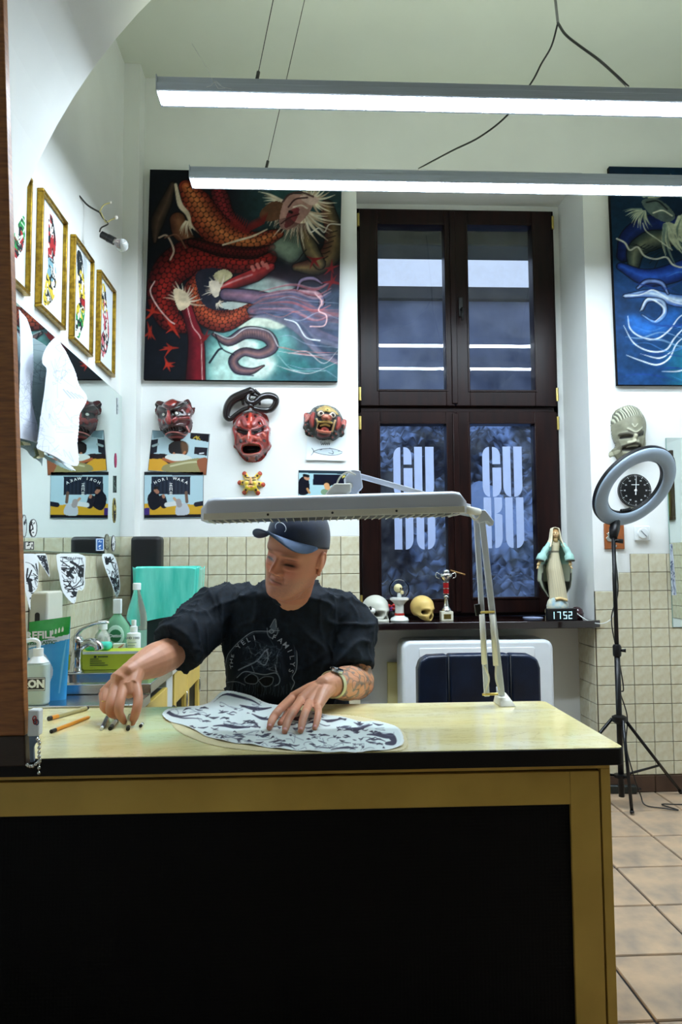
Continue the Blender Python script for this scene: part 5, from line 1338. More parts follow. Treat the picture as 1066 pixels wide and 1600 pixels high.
b = MB(); b.box(x_-.017, y_-.012, ZS+.205, x_+.017, y_+.012, ZS+.268); b.build('cap', M_wplast, t, bevel=.003)
yy = y_-.0375
b = MB(); b.ell((x_+.003, yy, ZS+.115), (.036, .003, .045), 20, 8); o = b.build('label_panel', mat('pale_green_label', S(190, 226, 206), .4), t, smooth=True)
b = MB(); b.ell((x_+.003, yy-.003, ZS+.115), (.026, .002, .027), 20, 8); b.build('label_roundel', mat('label_green', S(20, 110, 62), .4), o, smooth=True)
text('Dettol', .019, basis((x_+.003, yy-.0056, ZS+.115), (1, 0, 0), (0, 0, 1)), M_wplast, 'label_lettering', o, bold=.0004)
x_, y_ = pos(160, 3.15)
t = thing('clear_bottle', 'clear plastic bottle with broad white cap and red print', 'bottle', (x_, y_, ZS))
b = MB(); b.lathe([(.030, 0), (.034, .008), (.034, .10), (.028, .125), (.016, .14), (.016, .148), (0, .149)], 20, (x_, y_, ZS)); b.build('bottle_body', M_pet, t, smooth=True)
b = MB(); b.lathe([(.020, .145), (.020, .178), (.018, .180), (0, .180)], 16, (x_, y_, ZS)); b.build('cap', M_wplast, t, smooth=True, auto=.6)
for k, zz in enumerate((.055, .072, .083)):
    b = MB(); b.tube([(x_+.0346*math.sin(a), y_-.0346*math.cos(a), ZS+zz) for a in np.linspace(-.9, .9, 9)], .005 if k == 0 else .0025, 4); b.build('printed_band', mat('red_print', S(196, 84, 70), .5), t)
x_, y_ = pos(209, 3.13)
t = thing('spray_bottle', 'white slim spray bottle lettered AHD in front', 'bottle', (x_, y_, ZS))
b = MB(); b.lathe([(.026, 0), (.0285, .006), (.0285, .125), (.027, .13), (.016, .133), (0, .134)], 20, (x_, y_, ZS)); b.build('bottle_body', M_wplast, t, smooth=True, auto=.7)
b = MB(); b.lathe([(.0155, .133), (.0155, .157), (.013, .158), (.010, .160), (.010, .184), (0, .185)], 16, (x_, y_, ZS)); b.build('spray_head', M_wplast, t, smooth=True, auto=.6)
M_navy = mat('navy_print', S(60, 74, 110), .5)
text('AHD 1000', .0135, basis((x_, y_-.0292, ZS+.112), (1, 0, 0), (0, 0, 1)), M_navy, 'label_lettering', t, bold=.0003)
for k in range(7):
    b = MB(); b.box(x_-.018, y_-.0295, ZS+.092-.011*k, x_+.018-(k % 3)*.006, y_-.0285, ZS+.0945-.011*k); b.build('print_line', mat('grey_print', S(150, 164, 186), .6) if k == 0 else bpy.data.materials['grey_print'], t)
x_, y_ = pos(187, 3.112)
t = thing('small_carton', 'small white carton with red printed slashes', 'box', (x_, y_, ZS))
b = MB(); b.box(x_-.024, y_-.012, ZS, x_+.024, y_+.012, ZS+.09); b.build('carton', M_wplast, t, bevel=.0015)
for k in range(4):
    b = MB(); b.tube([(x_-.006+.006*k, y_-.0125, ZS+.064+.004*k), (x_+.001+.006*k, y_-.0125, ZS+.078+.004*k)], .0012, 4); b.build('red_slash', bpy.data.materials['red_print'], t)
b = MB(); b.box(x_-.01, y_-.0125, ZS+.02, x_+.02, y_-.0119, ZS+.052); b.build('blue_print', mat('pale_blue_print', S(120, 190, 220), .5), t)
sx_ = aY(156, 1005, 3.03).x
t = thing('cleaning_cloth', 'folded teal cleaning sponge lying on the glove box', 'sponge', (sx_, 3.03, ZS+.073))
M_teals = mat('teal_sponge', S(70, 200, 172), .8, var=.08, bump=.3)
b = MB(); b.box(sx_-.055, 3.0, ZS+.0735, sx_+.045, 3.06, ZS+.105); b.build('sponge_pad', M_teals, t, bevel=.012, seg=3)
# refill pouch
x0, x1 = aY(45, 1000, 2.56).x, aY(110, 1000, 2.56).x
t = thing('refill_pouch', 'blue and green plastic refill pouch standing by the sink', 'pouch', ((x0+x1)/2, 2.56, ZD))
zt_p = aY(110, 963, 2.56).z
A = Art(90, 200, 730, 1190, 90, 130, (44, 148, 214))
A.mix(A.fbm(6, 5)*.35, (110, 196, 236))
A.poly([(90, 200), (730, 200), (730, 415), (90, 480)], (36, 150, 62)); A.mix((A.y < 330)*A.fbm(8, 6)*.4, (90, 200, 110))
A.poly([(90, 478), (730, 413), (730, 470), (90, 535)], (214, 230, 240))
A.poly([(90, 560), (260, 540), (330, 590), (440, 690), (515, 800), (520, 900), (450, 1030), (440, 830), (310, 700), (220, 690), (90, 640)], (206, 220, 234), 1, smooth=True)
for k in range(4): A.poly([(460+50*k, 395-6*k), (460+50*k, 350-6*k), (472+50*k, 330-6*k), (486+50*k, 350-6*k), (492+50*k, 390-6*k)], (222, 236, 222))
A.stroke([(690, 480), (660, 760), (640, 1100)], [10, 30, 20], (150, 216, 244), .6)
def pouch(u, v, h, sgn=-1):
    sag = .006*np.sin(u*9+v*4)*(1-np.abs(2*u-1))
    X = x0+(x1-x0)*(u*(1-.07*v)+.0*v)
    Yc = 2.56
    th = (.010+.024*v**1.5)*np.sqrt(np.clip(1-(2*u-1)**2, 0, 1))+.0006
    Z = ZD+(zt_p-.006*(1-u)*3-ZD)*(1-v)
    return X, Yc+sgn*(th+sag*.3)*np.clip(v*6, .05, 1), Z
A.sheet('pouch_front', pouch, colmat('pouch_film', .25, .5, bump=.25, bscale=22), t)
bk = Art(0, 0, 10, 10, 40, 60, (40, 130, 190)); bk.sheet('pouch_back', lambda u, v, h: pouch(u, v, h, 1), bpy.data.materials['pouch_film'], t)
def onp(x, y, k=.002):
    u = (x-90)/640; v = (y-200)/990
    X, Y, Z = pouch(np.array(u), np.array(v), 0); return Vector((float(X), float(Y)-k, float(Z)))
c_ = onp(290, 385, .004); e_ = onp(440, 368, .004)
text('REFILL', .034, basis(c_, (1, 0, .04), (0, 0, 1)), M_wplast, 'pouch_lettering', t, bold=.0012)
c_ = onp(330, 482, .004); text('LESS PLASTIC*', .0155, basis(c_, (1, 0, .04), (0, 0, 1)), mat('green_print', S(30, 96, 56), .5), 'pouch_lettering', t, bold=.0006)
# soap bottle at the very left
x_ = aY(59, 1060, 2.47).x; y_ = 2.47
x_ = max(x_, XL+.048)
t = thing('soap_bottle', 'translucent white bottle with black lettered label beside the board', 'bottle', (x_, y_, ZD))
M_milky = mat('milky_plastic', S(206, 226, 222), .3, var=.03); bsn = M_milky.node_tree.nodes['Principled BSDF']; bsn.inputs['Transmission Weight'].default_value = .3
b = MB(); b.prism(rrect(x_-.036, y_-.028, x_+.036, y_+.028, .02, 5), ZD, ZD+.135, 'XY'); b.build('bottle_body', M_milky, t, bevel=.008, seg=3)
b = MB(); b.lathe([(.034, .135), (.022, .15), (.016, .155), (.016, .18), (0, .181)], 18, (x_, y_, ZD)); b.build('bottle_neck', M_wplast, t, smooth=True, auto=.8)
b = MB(); b.tube(catmull([(x_, y_, ZD+.18), (x_, y_, ZD+.2), (x_-.02, y_-.004, ZD+.208), (x_-.05, y_-.006, ZD+.2)], 4), .007, 8); b.build('pump_spout', M_wplast, t, smooth=True)
b = MB(); b.box(x_-.0365, y_-.0290, ZD+.048, x_+.034, y_-.0282, ZD+.09); o = b.build('black_label', M_black, t)
b = MB(); 
for q in ((-.035, .050, .0325, .052), (-.035, .086, .0325, .088), (.031, .052, .0325, .086)): b.box(x_+q[0], y_-.0296, ZD+q[1], x_+q[2], y_-.0290, ZD+q[3])
b.build('label_border', M_wplast, o)
text('RON', .033, basis((x_-.004, y_-.0296, ZD+.069), (1, 0, 0), (0, 0, 1)), M_wplast, 'label_lettering', o, bold=.0018)
# towel dispenser
M_disp = mat('cream_dispenser', S(214, 214, 196), .4, var=.02)
t = thing('towel_dispenser', 'cream paper towel dispenser on the tiled left wall', 'dispenser', (-.94, 2.7, .94))
zt_d = aY(70, 925, 2.64).z; xd_ = aY(75, 950, 2.64).x
b = MB(); b.box(XL+.009, 2.64, .93, xd_, 2.80, zt_d); b.build('casing', M_disp, t, bevel=.008, seg=3)
c_ = aY(58, 967, 2.638)
b = MB(); b.prism(rpoly(c_.x-.008, c_.z-.03, c_.x+.008, c_.z+.022, 0, 0, .008, .008), 2.637, 2.6415, 'XZ'); b.build('sight_slot', M_black, t)

# bin with teal liner and black pad
M_teal = mat('teal_bag_film', S(44, 196, 174), .2, scale=7, col2=S(110, 226, 208), bump=.9, bscale=9, coat=.4, stretch=(3, 3, .6), det=6)
M_binb = mat('black_bin_plastic', S(20, 34, 36), .4, var=.1)
bl_, br_ = aY(206, 930, 3.55).x, aY(312, 930, 3.55).x
bl_ = max(bl_, XL+.03); cx_ = (bl_+br_)/2; hw = (br_-bl_)/2; zt_b = aY(260, 886, 3.55).z
t = thing('waste_bin', 'black bin lined with an overhanging teal plastic bag', 'bin', (cx_, 3.62, ZS))
b = MB(); k_ = rrect(-hw, -.11, hw, .11, .03, 4); n = len(k_)
b.add([(cx_+x*.80, 3.64+y*.8, ZS) for x, y in k_]+[(cx_+x*.92, 3.64+y*.95, zt_b-.02) for x, y in k_], [tuple(range(n-1, -1, -1))]+[(i, (i+1) % n, n+(i+1) % n, n+i) for i in range(n)]); b.build('bin_body', M_binb, t, smooth=True, auto=.9)
nu, nv = 96, 26
V = []; rs = np.random.RandomState(3); ph = rs.rand(8)*6
for j in range(nv):
    v = j/(nv-1)
    for i in range(nu):
        a = i/nu*n; i0 = int(a) % n; f = a-int(a)
        x = k_[i0][0]*(1-f)+k_[(i0+1) % n][0]*f; y = k_[i0][1]*(1-f)+k_[(i0+1) % n][1]*f
        w = 2*PI*i/nu
        ripple = 1+(.008+.075*v)*(math.sin(w*5+ph[0])*.5+math.sin(w*9+ph[1]+v*2)*.35+math.sin(w*17+ph[2])*.2)
        hem = .27+.03*math.sin(w*2+1.2)+.015*math.sin(w*7)
        if j == 0: V.append((cx_+x*.9, 3.64+y*.9, zt_b-.06)); continue
        vv = (j-1)/(nv-2)
        V.append((cx_+x*ripple*(1-.10*vv), 3.64+y*ripple*(1-.05*vv), zt_b-hem*vv+.004*math.sin(w*6)))
npmesh('bin_liner', np.array(V), gridfaces(nu, nv, wrap=True), M_teal, t)
px0, px1 = aY(204, 860, 3.78).x, aY(252, 860, 3.78).x
t = thing('padded_armrest', 'black padded armrest block standing upright in the corner', 'armrest', ((px0+px1)/2, 3.83, ZS))
M_leath = mat('black_leatherette', S(16, 17, 20), .45, var=.2, bump=.15, bscale=300)
b = MB(); b.prism(rrect(px0, 3.765, px1, 3.872, .03, 5), ZS+.03, aY(228, 838, 3.78).z, 'XY'); b.build('pad', M_leath, t, bevel=.018, seg=4)
b = MB(); b.box(px0+.02, 3.79, ZS, px1-.02, 3.86, ZS+.03); b.build('base_block', M_black, t)
# ================================================================ things on the windowsill
ZSI = .9262
def uvs(nu=44, nv=30):
    """unit sphere grid"""
    th, ph = np.meshgrid(np.linspace(0, PI, nv), np.linspace(0, 2*PI, nu, endpoint=False), indexing='ij')
    return np.stack([np.sin(th)*np.cos(ph), np.sin(th)*np.sin(ph), np.cos(th)], -1).reshape(-1, 3)
def rotz(V, a): 
    c, s_ = math.cos(a), math.sin(a); return V @ np.array([[c, s_, 0], [-s_, c, 0], [0, 0, 1]])
def rotx(V, a):
    c, s_ = math.cos(a), math.sin(a); return V @ np.array([[1, 0, 0], [0, c, s_], [0, -s_, c]])
def g3(V, c, r): return np.exp(-(((V-np.array(c))/np.array(r))**2).sum(-1))
M_bone = colmat('cast_resin_bone', .4, .4)
def skull(parent, pos_, size, yaw, bone, dark, jaw=True, nu=64, nv=48):
    """face looks along -Y before the turn; size = skull height"""
    D = uvs(nu, nv)
    V = D*np.array([.37, .48, .40]); V[:, 2] += .12
    # narrow the face, drop the upper jaw
    face = np.clip(-D[:, 1]-.1, 0, 1)*np.clip(.45-D[:, 2], 0, 1)
    V[:, 2] -= face*.30; V[:, 0] *= 1-.42*face; V[:, 1] -= .08*face
    V[:, 2] = np.where((D[:, 1] > -.1) & (V[:, 2] < -.16), -.16+(V[:, 2]+.16)*.3, V[:, 2])
    C = np.tile(np.array(bone), (len(V), 1))
    def dent(c, r, amt, tint=.85):
        w = np.maximum(g3(V, c, r), g3(V, (-c[0], c[1], c[2]), r)); w = np.clip(w*1.5-.25, 0, 1)
        V[:, 1] += amt*w; V[:, 2] += 0
        return w
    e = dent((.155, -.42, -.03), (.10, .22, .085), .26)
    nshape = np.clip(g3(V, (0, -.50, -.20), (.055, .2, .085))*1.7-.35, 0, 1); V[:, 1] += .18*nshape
    V[:, 1] -= .045*g3(V, (.15, -.44, .075), (.13, .2, .04))+.045*g3(V, (-.15, -.44, .075), (.13, .2, .04))
    t_ = g3(V, (.34, -.22, -.02), (.06, .14, .16))+g3(V, (-.34, -.22, -.02), (.06, .14, .16)); V[:, 0] *= 1-.16*np.clip(t_, 0, 1)
    ck = g3(V, (.27, -.34, -.17), (.06, .14, .05))+g3(V, (-.27, -.34, -.17), (.06, .14, .05)); V[:, 0] *= 1+.25*np.clip(ck, 0, 1)
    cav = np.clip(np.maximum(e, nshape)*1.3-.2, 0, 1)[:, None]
    C = C*(1-cav)+np.array(dark)*cav  # shade of sockets and nose hollow painted into the bone colour
    V = V*size/.86
    V[:, 2] += .30*size if jaw else .22*size
    V[:, 2] -= V[:, 2].min() if not jaw else 0
    V = rotz(V, yaw)+np.array(pos_)
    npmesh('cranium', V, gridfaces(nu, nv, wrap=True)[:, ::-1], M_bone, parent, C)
    R_ = Matrix.Rotation(yaw, 4, 'Z'); Mt = Matrix.Translation(pos_) @ R_ @ Matrix.Scale(size/.86, 4)
    zt_ = (-.36+.30*.86) if jaw else (-.36+.22*.86)
    for j in range(-4, 5):
        a = j*.19; b = MB(Mt); x, y = .16*math.sin(a*1.15), -.40-.10*math.cos(a*1.2)+.06
        b.box(x-.017, y-.016, zt_-.035, x+.017, y+.03, zt_+.075); b.build('tooth', mat('tooth_enamel', S(232, 228, 204), .35) if 'tooth_enamel' not in bpy.data.materials else bpy.data.materials['tooth_enamel'], parent, bevel=.0012)
    if jaw:
        b = MB(Mt); pts = [(.30, -.02, .12), (.27, -.12, .0), (.21, -.30, -.06), (.10, -.43, -.085), (0, -.46, -.09), (-.10, -.43, -.085), (-.21, -.30, -.06), (-.27, -.12, 0), (-.30, -.02, .12)]
        q = catmull([(x, y, z+.10) for x, y, z in pts], 4); b.tube(q, .055, 8, flat=1.3); o = b.build('jawbone', mat('jaw_'+parent.name, tuple(bone)+(1,), .4, var=.04), parent, smooth=True)
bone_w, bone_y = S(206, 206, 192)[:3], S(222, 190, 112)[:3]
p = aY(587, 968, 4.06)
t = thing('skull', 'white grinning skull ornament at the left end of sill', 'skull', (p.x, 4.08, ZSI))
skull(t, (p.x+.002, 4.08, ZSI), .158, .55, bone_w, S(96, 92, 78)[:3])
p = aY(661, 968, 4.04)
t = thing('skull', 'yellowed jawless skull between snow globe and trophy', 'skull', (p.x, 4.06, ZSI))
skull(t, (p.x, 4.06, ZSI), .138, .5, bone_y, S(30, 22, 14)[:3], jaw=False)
# little dog in front of the white skull
p = aY(574, 969, 3.985); M_cer = mat('white_ceramic', S(226, 228, 222), .2, var=.02, coat=.4); M_redc = mat('red_glaze', S(188, 40, 36), .25, coat=.4)
t = thing('dog_figurine', 'tiny white dog figurine with red collar before the white skull', 'figurine', (p.x, 3.98, ZSI))
X, Y, Z = p.x, 3.978, ZSI
b = MB(); b.tube([(X-.034, Y, Z+.026), (X-.02, Y, Z+.036), (X+.004, Y, Z+.038), (X+.02, Y, Z+.046)], [.010, .018, .019, .015], 12); b.build('dog_body', M_cer, t, smooth=True)
b = MB(); b.ell((X+.024, Y, Z+.062), (.022, .018, .018), 12, 8); o = b.build('dog_head', M_cer, t, smooth=True)
for sx_ in (-.016, .016): b = MB(); b.ell((X+.018, Y+sx_, Z+.078), (.006, .004, .010), 8, 6); b.build('ear', M_black, o, smooth=True)
b = MB(); b.ell((X+.045, Y, Z+.058), (.006, .008, .006), 8, 6); b.build('nose', M_black, o, smooth=True)
b = MB(); b.tube([(X+.018+.002*math.sin(a), Y+.016*math.cos(a), Z+.046+.014*math.sin(a)) for a in np.linspace(0, 2*PI, 14, endpoint=False)], .0045, 6, closed=True); b.build('collar', M_redc, t, smooth=True)
for dx in (-.026, .018):
    for dy in (-.011, .011): b = MB(); b.tube([(X+dx, Y+dy, Z), (X+dx, Y+dy, Z+.03)], [.0075, .007], 8); b.build('leg', M_cer if dx > 0 else M_cer, t, smooth=True)
# red flower
p = aY(614, 958, 4.16); t = thing('silk_flowers', 'small bunch of red and violet silk flowers behind snow globe', 'flowers', (p.x, 4.16, ZSI))
rs = np.random.RandomState(4)
for k in range(16):
    c_ = (p.x+rs.uniform(-.035, .03), 4.16+rs.uniform(-.02, .02), ZSI+rs.uniform(.03, .11)); b = MB()
    b.ell(c_, (.012, .008, .010), 8, 6); b.build('blossom', M_redc if k % 3 else mat('violet_silk', S(130, 60, 140), .7) if k == 0 else bpy.data.materials.get('violet_silk'), t, smooth=True)
b = MB(); b.lathe([(.016, 0), (.02, .02), (.014, .05), (0, .051)], 12, (p.x, 4.16, ZSI)); b.build('vase', M_black, t, smooth=True)
# snow globe
p = aY(624.5, 968, 4.03); X, Y = p.x, 4.03; t = thing('snow_globe', 'snow globe with a tiny skull on a white pedestal', 'snow globe', (X, Y, ZSI))
b = MB(); b.lathe([(.048, 0), (.052, .008), (.046, .02), (.03, .028), (.026, .034)], 24, (X, Y, ZSI)); b.build('foot', M_cer, t, smooth=True, auto=.8)
b = MB(); b.lathe([(.027, .034), (.027, .046), (0, .0465)], 20, (X, Y, ZSI)); b.build('red_ring', M_redc, t, smooth=True, auto=.6)
b = MB(); b.lathe([(.024, .046), (.024, .09), (.036, .105), (.044, .112), (.052, .118), (.052, .128), (.040, .132), (0, .133)], 24, (X, Y, ZSI)); b.build('pedestal', M_cer, t, smooth=True, auto=.6)
gz = ZSI+.176; R_ = .056
b = MB(); b.ell((X, Y, gz), (R_, R_, R_), 32, 20); b.build('glass_dome', glassmat('globe_glass', (.95, .97, 1, 1), 1.12), t, smooth=True)
b = MB(); b.tube([(X, Y, ZSI+.131), (X, Y, gz-.02)], .012, 10); b.build('stem', M_cer, t, smooth=True)
sk = MB(); 
b = MB(); b.ell((X-.006, Y, gz+.005), (.024, .028, .024), 18, 12); o = b.build('tiny_skull', mat('small_bone', S(222, 206, 150), .5, var=.05), t, smooth=True)
b = MB(); b.box(X+.004, Y-.022, gz-.028, X+.022, Y+.01, gz-.008); b.build('tiny_jaw', bpy.data.materials['small_bone'], o, bevel=.005)
for (dx, dz) in ((.004, .004), (.017, .004)): b = MB(); b.ell((X+dx, Y-.026+.2*dx, gz+dz), (.005, .004, .006), 8, 6); b.build('eye_socket', M_black, o, smooth=True)
# trophy
p = aY(698, 968, 4.05); X, Y = p.x, 4.05; t = thing('trophy', 'small silver trophy cup on red column and pale base', 'trophy', (X, Y, ZSI))
M_silver = mat('silver_plate', S(214, 216, 212), .16, 1.0, var=.06); M_marble = mat('pale_marble', S(222, 218, 196), .3, var=.08, scale=40)
b = MB(); b.box(X-.033, Y-.028, ZSI, X+.033, Y+.028, ZSI+.052); b.build('plinth', M_marble, t, bevel=.002)
b = MB(); b.box(X-.02, Y-.0292, ZSI+.012, X+.02, Y-.028, ZSI+.038); b.build('name_plate', M_brass, t)
b = MB(); b.lathe([(.030, .052), (.028, .06), (.016, .075), (.011, .10), (.010, .125), (.017, .13), (.011, .136), (.011, .145)], 20, (X, Y, ZSI)); b.build('stem', M_silver, t, smooth=True)
b = MB(); b.lathe([(.016, .145), (.016, .212), (0, .213)], 16, (X, Y, ZSI)); o = b.build('red_column', mat('red_anodised', S(176, 30, 34), .25, .5), t, smooth=True, auto=.6)
for zz in (.145, .175, .209): b = MB(); b.lathe([(.0175, zz), (.0175, zz+.004)], 16, (X, Y, ZSI)); b.build('silver_ring', M_silver, o, smooth=True, auto=.6)
b = MB(); b.lathe([(.012, .213), (.022, .222), (.034, .24), (.038, .258), (.035, .258), (.030, .24), (.012, .228)], 24, (X, Y, ZSI)); b.build('cup', M_silver, t, smooth=True)
for sx_ in (-1, 1): b = MB(); b.tube(catmull([(X+sx_*.034, Y, ZSI+.255), (X+sx_*.052, Y, ZSI+.262), (X+sx_*.054, Y, ZSI+.24), (X+sx_*.036, Y, ZSI+.23)], 5), .003, 6); b.build('handle', M_silver, t, smooth=True)
b = MB(); b.ell((X+.004, Y, ZSI+.268), (.018, .014, .014), 12, 8); b.build('lid_ornament', M_silver, t, smooth=True)
q0, q1 = aY(704, 891, 4.02), aY(727, 898, 3.98)
b = MB(); b.tube([q0, q1], .004, 8); tag(recentre(b.build('incense_stick', mat('brown_stick', S(150, 112, 60), .6), smooth=True)), 'thin brown stick poking out of the trophy cup', 'stick')
# glass ashtray
p = aY(833, 964, 4.03); t = thing('glass_dish', 'flat round glass dish beside the statue', 'dish', (p.x, p.y, ZSI))
b = MB(); b.lathe([(.048, 0), (.056, .010), (.056, .015), (.051, .012), (.044, .006), (0, .006)], 28, (p.x, min(p.y, 4.2), ZSI)); b.build('dish_glass', mat('bluish_glass', S(150, 160, 190), .05, .3), t, smooth=True, auto=.9)
b = MB(); b.lathe([(.04, .0062), (.04, .0075), (0, .0078)], 24, (p.x, min(p.y, 4.2), ZSI)); b.build('coaster', mat('dark_coaster', S(60, 60, 90), .3), t, smooth=True, auto=.5)

# ---- statue of the veiled woman
def cv(x, y): return 820+x/8.89, 810+y/8.89
YS = 4.10
t = thing('veiled_statue', 'painted plaster statue of a veiled woman in pale blue mantle', 'statue', (aY(868, 965, YS).x, YS, ZSI))
cxs = lambda x: aY(*cv(x, 700), YS).x
zs__ = lambda y: aY(*cv(430, y), YS).z
M_stat = colmat('painted_plaster', .5, .35)
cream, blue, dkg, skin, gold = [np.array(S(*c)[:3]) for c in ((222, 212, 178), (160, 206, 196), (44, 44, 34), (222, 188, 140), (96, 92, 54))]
def shell(name, rows, col, nu=48, folds=0, amp=0., seed=0, depth=.8, cfun=None, yoff=0, gap=False):
    """rows: (y_px, x_left, x_right) in sketch pixels; an upright draped form"""
    rows = np.array(rows, float); yy = np.linspace(rows[0, 0], rows[-1, 0], 40)
    xl = np.interp(yy, rows[:, 0], rows[:, 1]); xr = np.interp(yy, rows[:, 0], rows[:, 2])
    V = []; C = []; rs = np.random.RandomState(seed); ph = rs.rand(4)*6
    for j, y in enumerate(yy):
        a0, a1 = cxs(xl[j]), cxs(xr[j]); c, w = (a0+a1)/2, (a1-a0)/2
        for i in range(nu):
            a = 2*PI*i/nu; f = 1+amp*(math.sin(folds*a+ph[0]+y*.004)*.6+math.sin(folds*1.7*a+ph[1]-y*.006)*.4)*min(1, j/10)
            V.append((c+w*f*math.cos(a), YS+yoff+w*depth*f*math.sin(a)*(1 if math.sin(a) > 0 or not gap else 1.5), zs__(y)))
            C.append(cfun(a, y) if cfun else col)
    V = np.array(V); q = gridfaces(nu, 40, wrap=True)
    if gap:
        ii = q[:, 0] % nu; an = 2*PI*(ii+.5)/nu; jj = q[:, 0]//nu
        lim = np.interp(yy[jj], [300, 340, 560, 700, 1100], [.30, .42, .62, .80, .84])
        keep = ~((np.sin(an) < 0) & (np.abs(np.cos(an)) < lim)); q = q[keep]
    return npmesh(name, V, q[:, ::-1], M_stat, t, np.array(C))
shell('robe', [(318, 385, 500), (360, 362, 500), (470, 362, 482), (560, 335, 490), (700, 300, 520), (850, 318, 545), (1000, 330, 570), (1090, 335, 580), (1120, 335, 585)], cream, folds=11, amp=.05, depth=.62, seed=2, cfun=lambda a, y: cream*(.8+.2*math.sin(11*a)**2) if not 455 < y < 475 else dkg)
def mantle(a, y):
    f = math.sin(a)   # front is negative
    if f < -.55: return cream*.9
    if f < -.42: return dkg
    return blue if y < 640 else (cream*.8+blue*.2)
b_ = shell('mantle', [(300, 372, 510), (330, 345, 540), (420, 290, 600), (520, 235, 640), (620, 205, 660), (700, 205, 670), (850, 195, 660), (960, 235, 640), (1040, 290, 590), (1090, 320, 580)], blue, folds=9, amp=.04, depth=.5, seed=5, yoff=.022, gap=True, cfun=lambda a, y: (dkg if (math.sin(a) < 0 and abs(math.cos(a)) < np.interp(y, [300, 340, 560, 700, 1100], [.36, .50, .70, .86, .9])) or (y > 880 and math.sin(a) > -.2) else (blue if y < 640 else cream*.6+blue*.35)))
# sleeves and hands
for sx_, pts, hand in ((-1, [(345, 350), (270, 470), (215, 590)], (185, 655)), (1, [(530, 350), (600, 470), (632, 590)], (635, 655))):
    q = [aY(*cv(x, y), YS-.02-.015*k) for k, (x, y) in enumerate(pts)]
    b = MB(); b.tube(catmull([tuple(p) for p in q], 5), [.014]*3+[.018]*4+[.026]*4, 12); b.build('sleeve', mat('mantle_blue', S(160, 206, 196), .5, var=.08), t, smooth=True)
    h0 = q[-1]; h1 = aY(*cv(*hand), YS-.055)
    e_ = (h1-h0)
    b = MB(); b.tube([h0+Vector((0, 0, .004)), h0+e_*.1], [.027, .025], 12); b.build('cuff_trim', mat('dark_trim', S(46, 44, 34), .6), t, smooth=True)
    b = MB(); b.tube([h0-e_*.3, h0+e_*.55, h1], [.008, .009, .008], 8)
    for k in range(4): b.tube([h1, h1+Vector((sx_*(.002+.0028*k), -.008, -.016-.002*(k % 2)))], [.004, .0018], 6)
    b.tube([h0+e_*.6, h0+e_*.8+Vector((sx_*.010, -.008, .002))], [.0035, .002], 6)
    b.build('hand', mat('plaster_skin', S(226, 196, 140), .5), t, smooth=True)
# head, veil
hc = aY(*cv(428, 215), YS-.012)
D = uvs(40, 30); V = D*np.array([.019, .020, .026])
V[:, 1] -= .006*g3(D, (0, -1, -.1), (.16, .4, .3)); V[:, 1] += .003*(g3(D, (.38, -.9, .1), (.2, .4, .16))+g3(D, (-.38, -.9, .1), (.2, .4, .16))); V[:, 0] *= 1-.25*np.clip(-D[:, 2], 0, 1)
C = np.tile(skin, (len(V), 1))
hairm = (D[:, 2] > .42)[:, None]; C = np.where(hairm, np.array(S(170, 130, 80)[:3]), C)
for (x, z, rx, rz, c_) in ((.36, .12, .14, .07, S(50, 34, 24)), (-.36, .12, .14, .07, S(50, 34, 24)), (0, -.45, .2, .06, S(176, 70, 60))):
    k = ((np.abs(D[:, 0]-x) < rx) & (np.abs(D[:, 2]-z) < rz) & (D[:, 1] < 0))[:, None]; C = np.where(k, np.array(c_[:3]), C)
V = rotz(V, -.35)
npmesh('head', V+np.array(hc), gridfaces(40, 30, wrap=True)[:, ::-1], M_stat, t, C)
b = MB(); b.tube([hc+Vector((0, .004, -.014)), hc+Vector((.002, .006, -.045))], [.011, .014], 10); b.build('neck', bpy.data.materials['plaster_skin'], t, smooth=True)
nu, nv = 40, 24; V = []
for j in range(nv):
    v = j/(nv-1)
    for i in range(nu):
        a = -.25*PI+1.5*PI*i/(nu-1)  # open at the front
        r = np.interp(v, [0, .12, .35, .6, 1], [.002, .022, .027, .032, .052]); z = np.interp(v, [0, .12, .35, .6, 1], [.036, .030, .005, -.03, -.075])
        V.append((hc.x+r*math.cos(a)*(1+.04*math.sin(9*a)), hc.y+.006+r*.95*math.sin(a), hc.z+z))
npmesh('veil', np.array(V), gridfaces(nu, nv), mat('veil_cream', S(232, 222, 190), .5), t); t.children[-1].modifiers.new('s', 'SOLIDIFY').thickness = .003
# base with cloud and tiered plinth
b = MB(); b.lathe([(.060, .045), (.060, .075), (.052, .10), (.036, .122), (0, .128)], 24, ((cxs(440)), YS, ZSI+.0), sy=.85); b.build('cloud_base', mat('cloud_blue', S(150, 186, 200), .5, scale=40, col2=S(226, 218, 186)), t, smooth=True)
b = MB(); b.lathe([(.064, 0), (.064, .016), (.060, .018), (.060, .032), (.064, .034), (.064, .052), (0, .053)], 24, ((cxs(430)), YS, ZSI), sy=.9); b.build('plinth', mat('cream_plinth', S(222, 206, 160), .5, var=.1), t, smooth=True, auto=.5)
b = MB(); b.tube(catmull([(cxs(380), YS-.045, ZSI+.112), (cxs(450), YS-.045, ZSI+.116), (cxs(540), YS-.045, ZSI+.104)], 5), .008, 8); b.build('foot', bpy.data.materials['plaster_skin'], t, smooth=True)

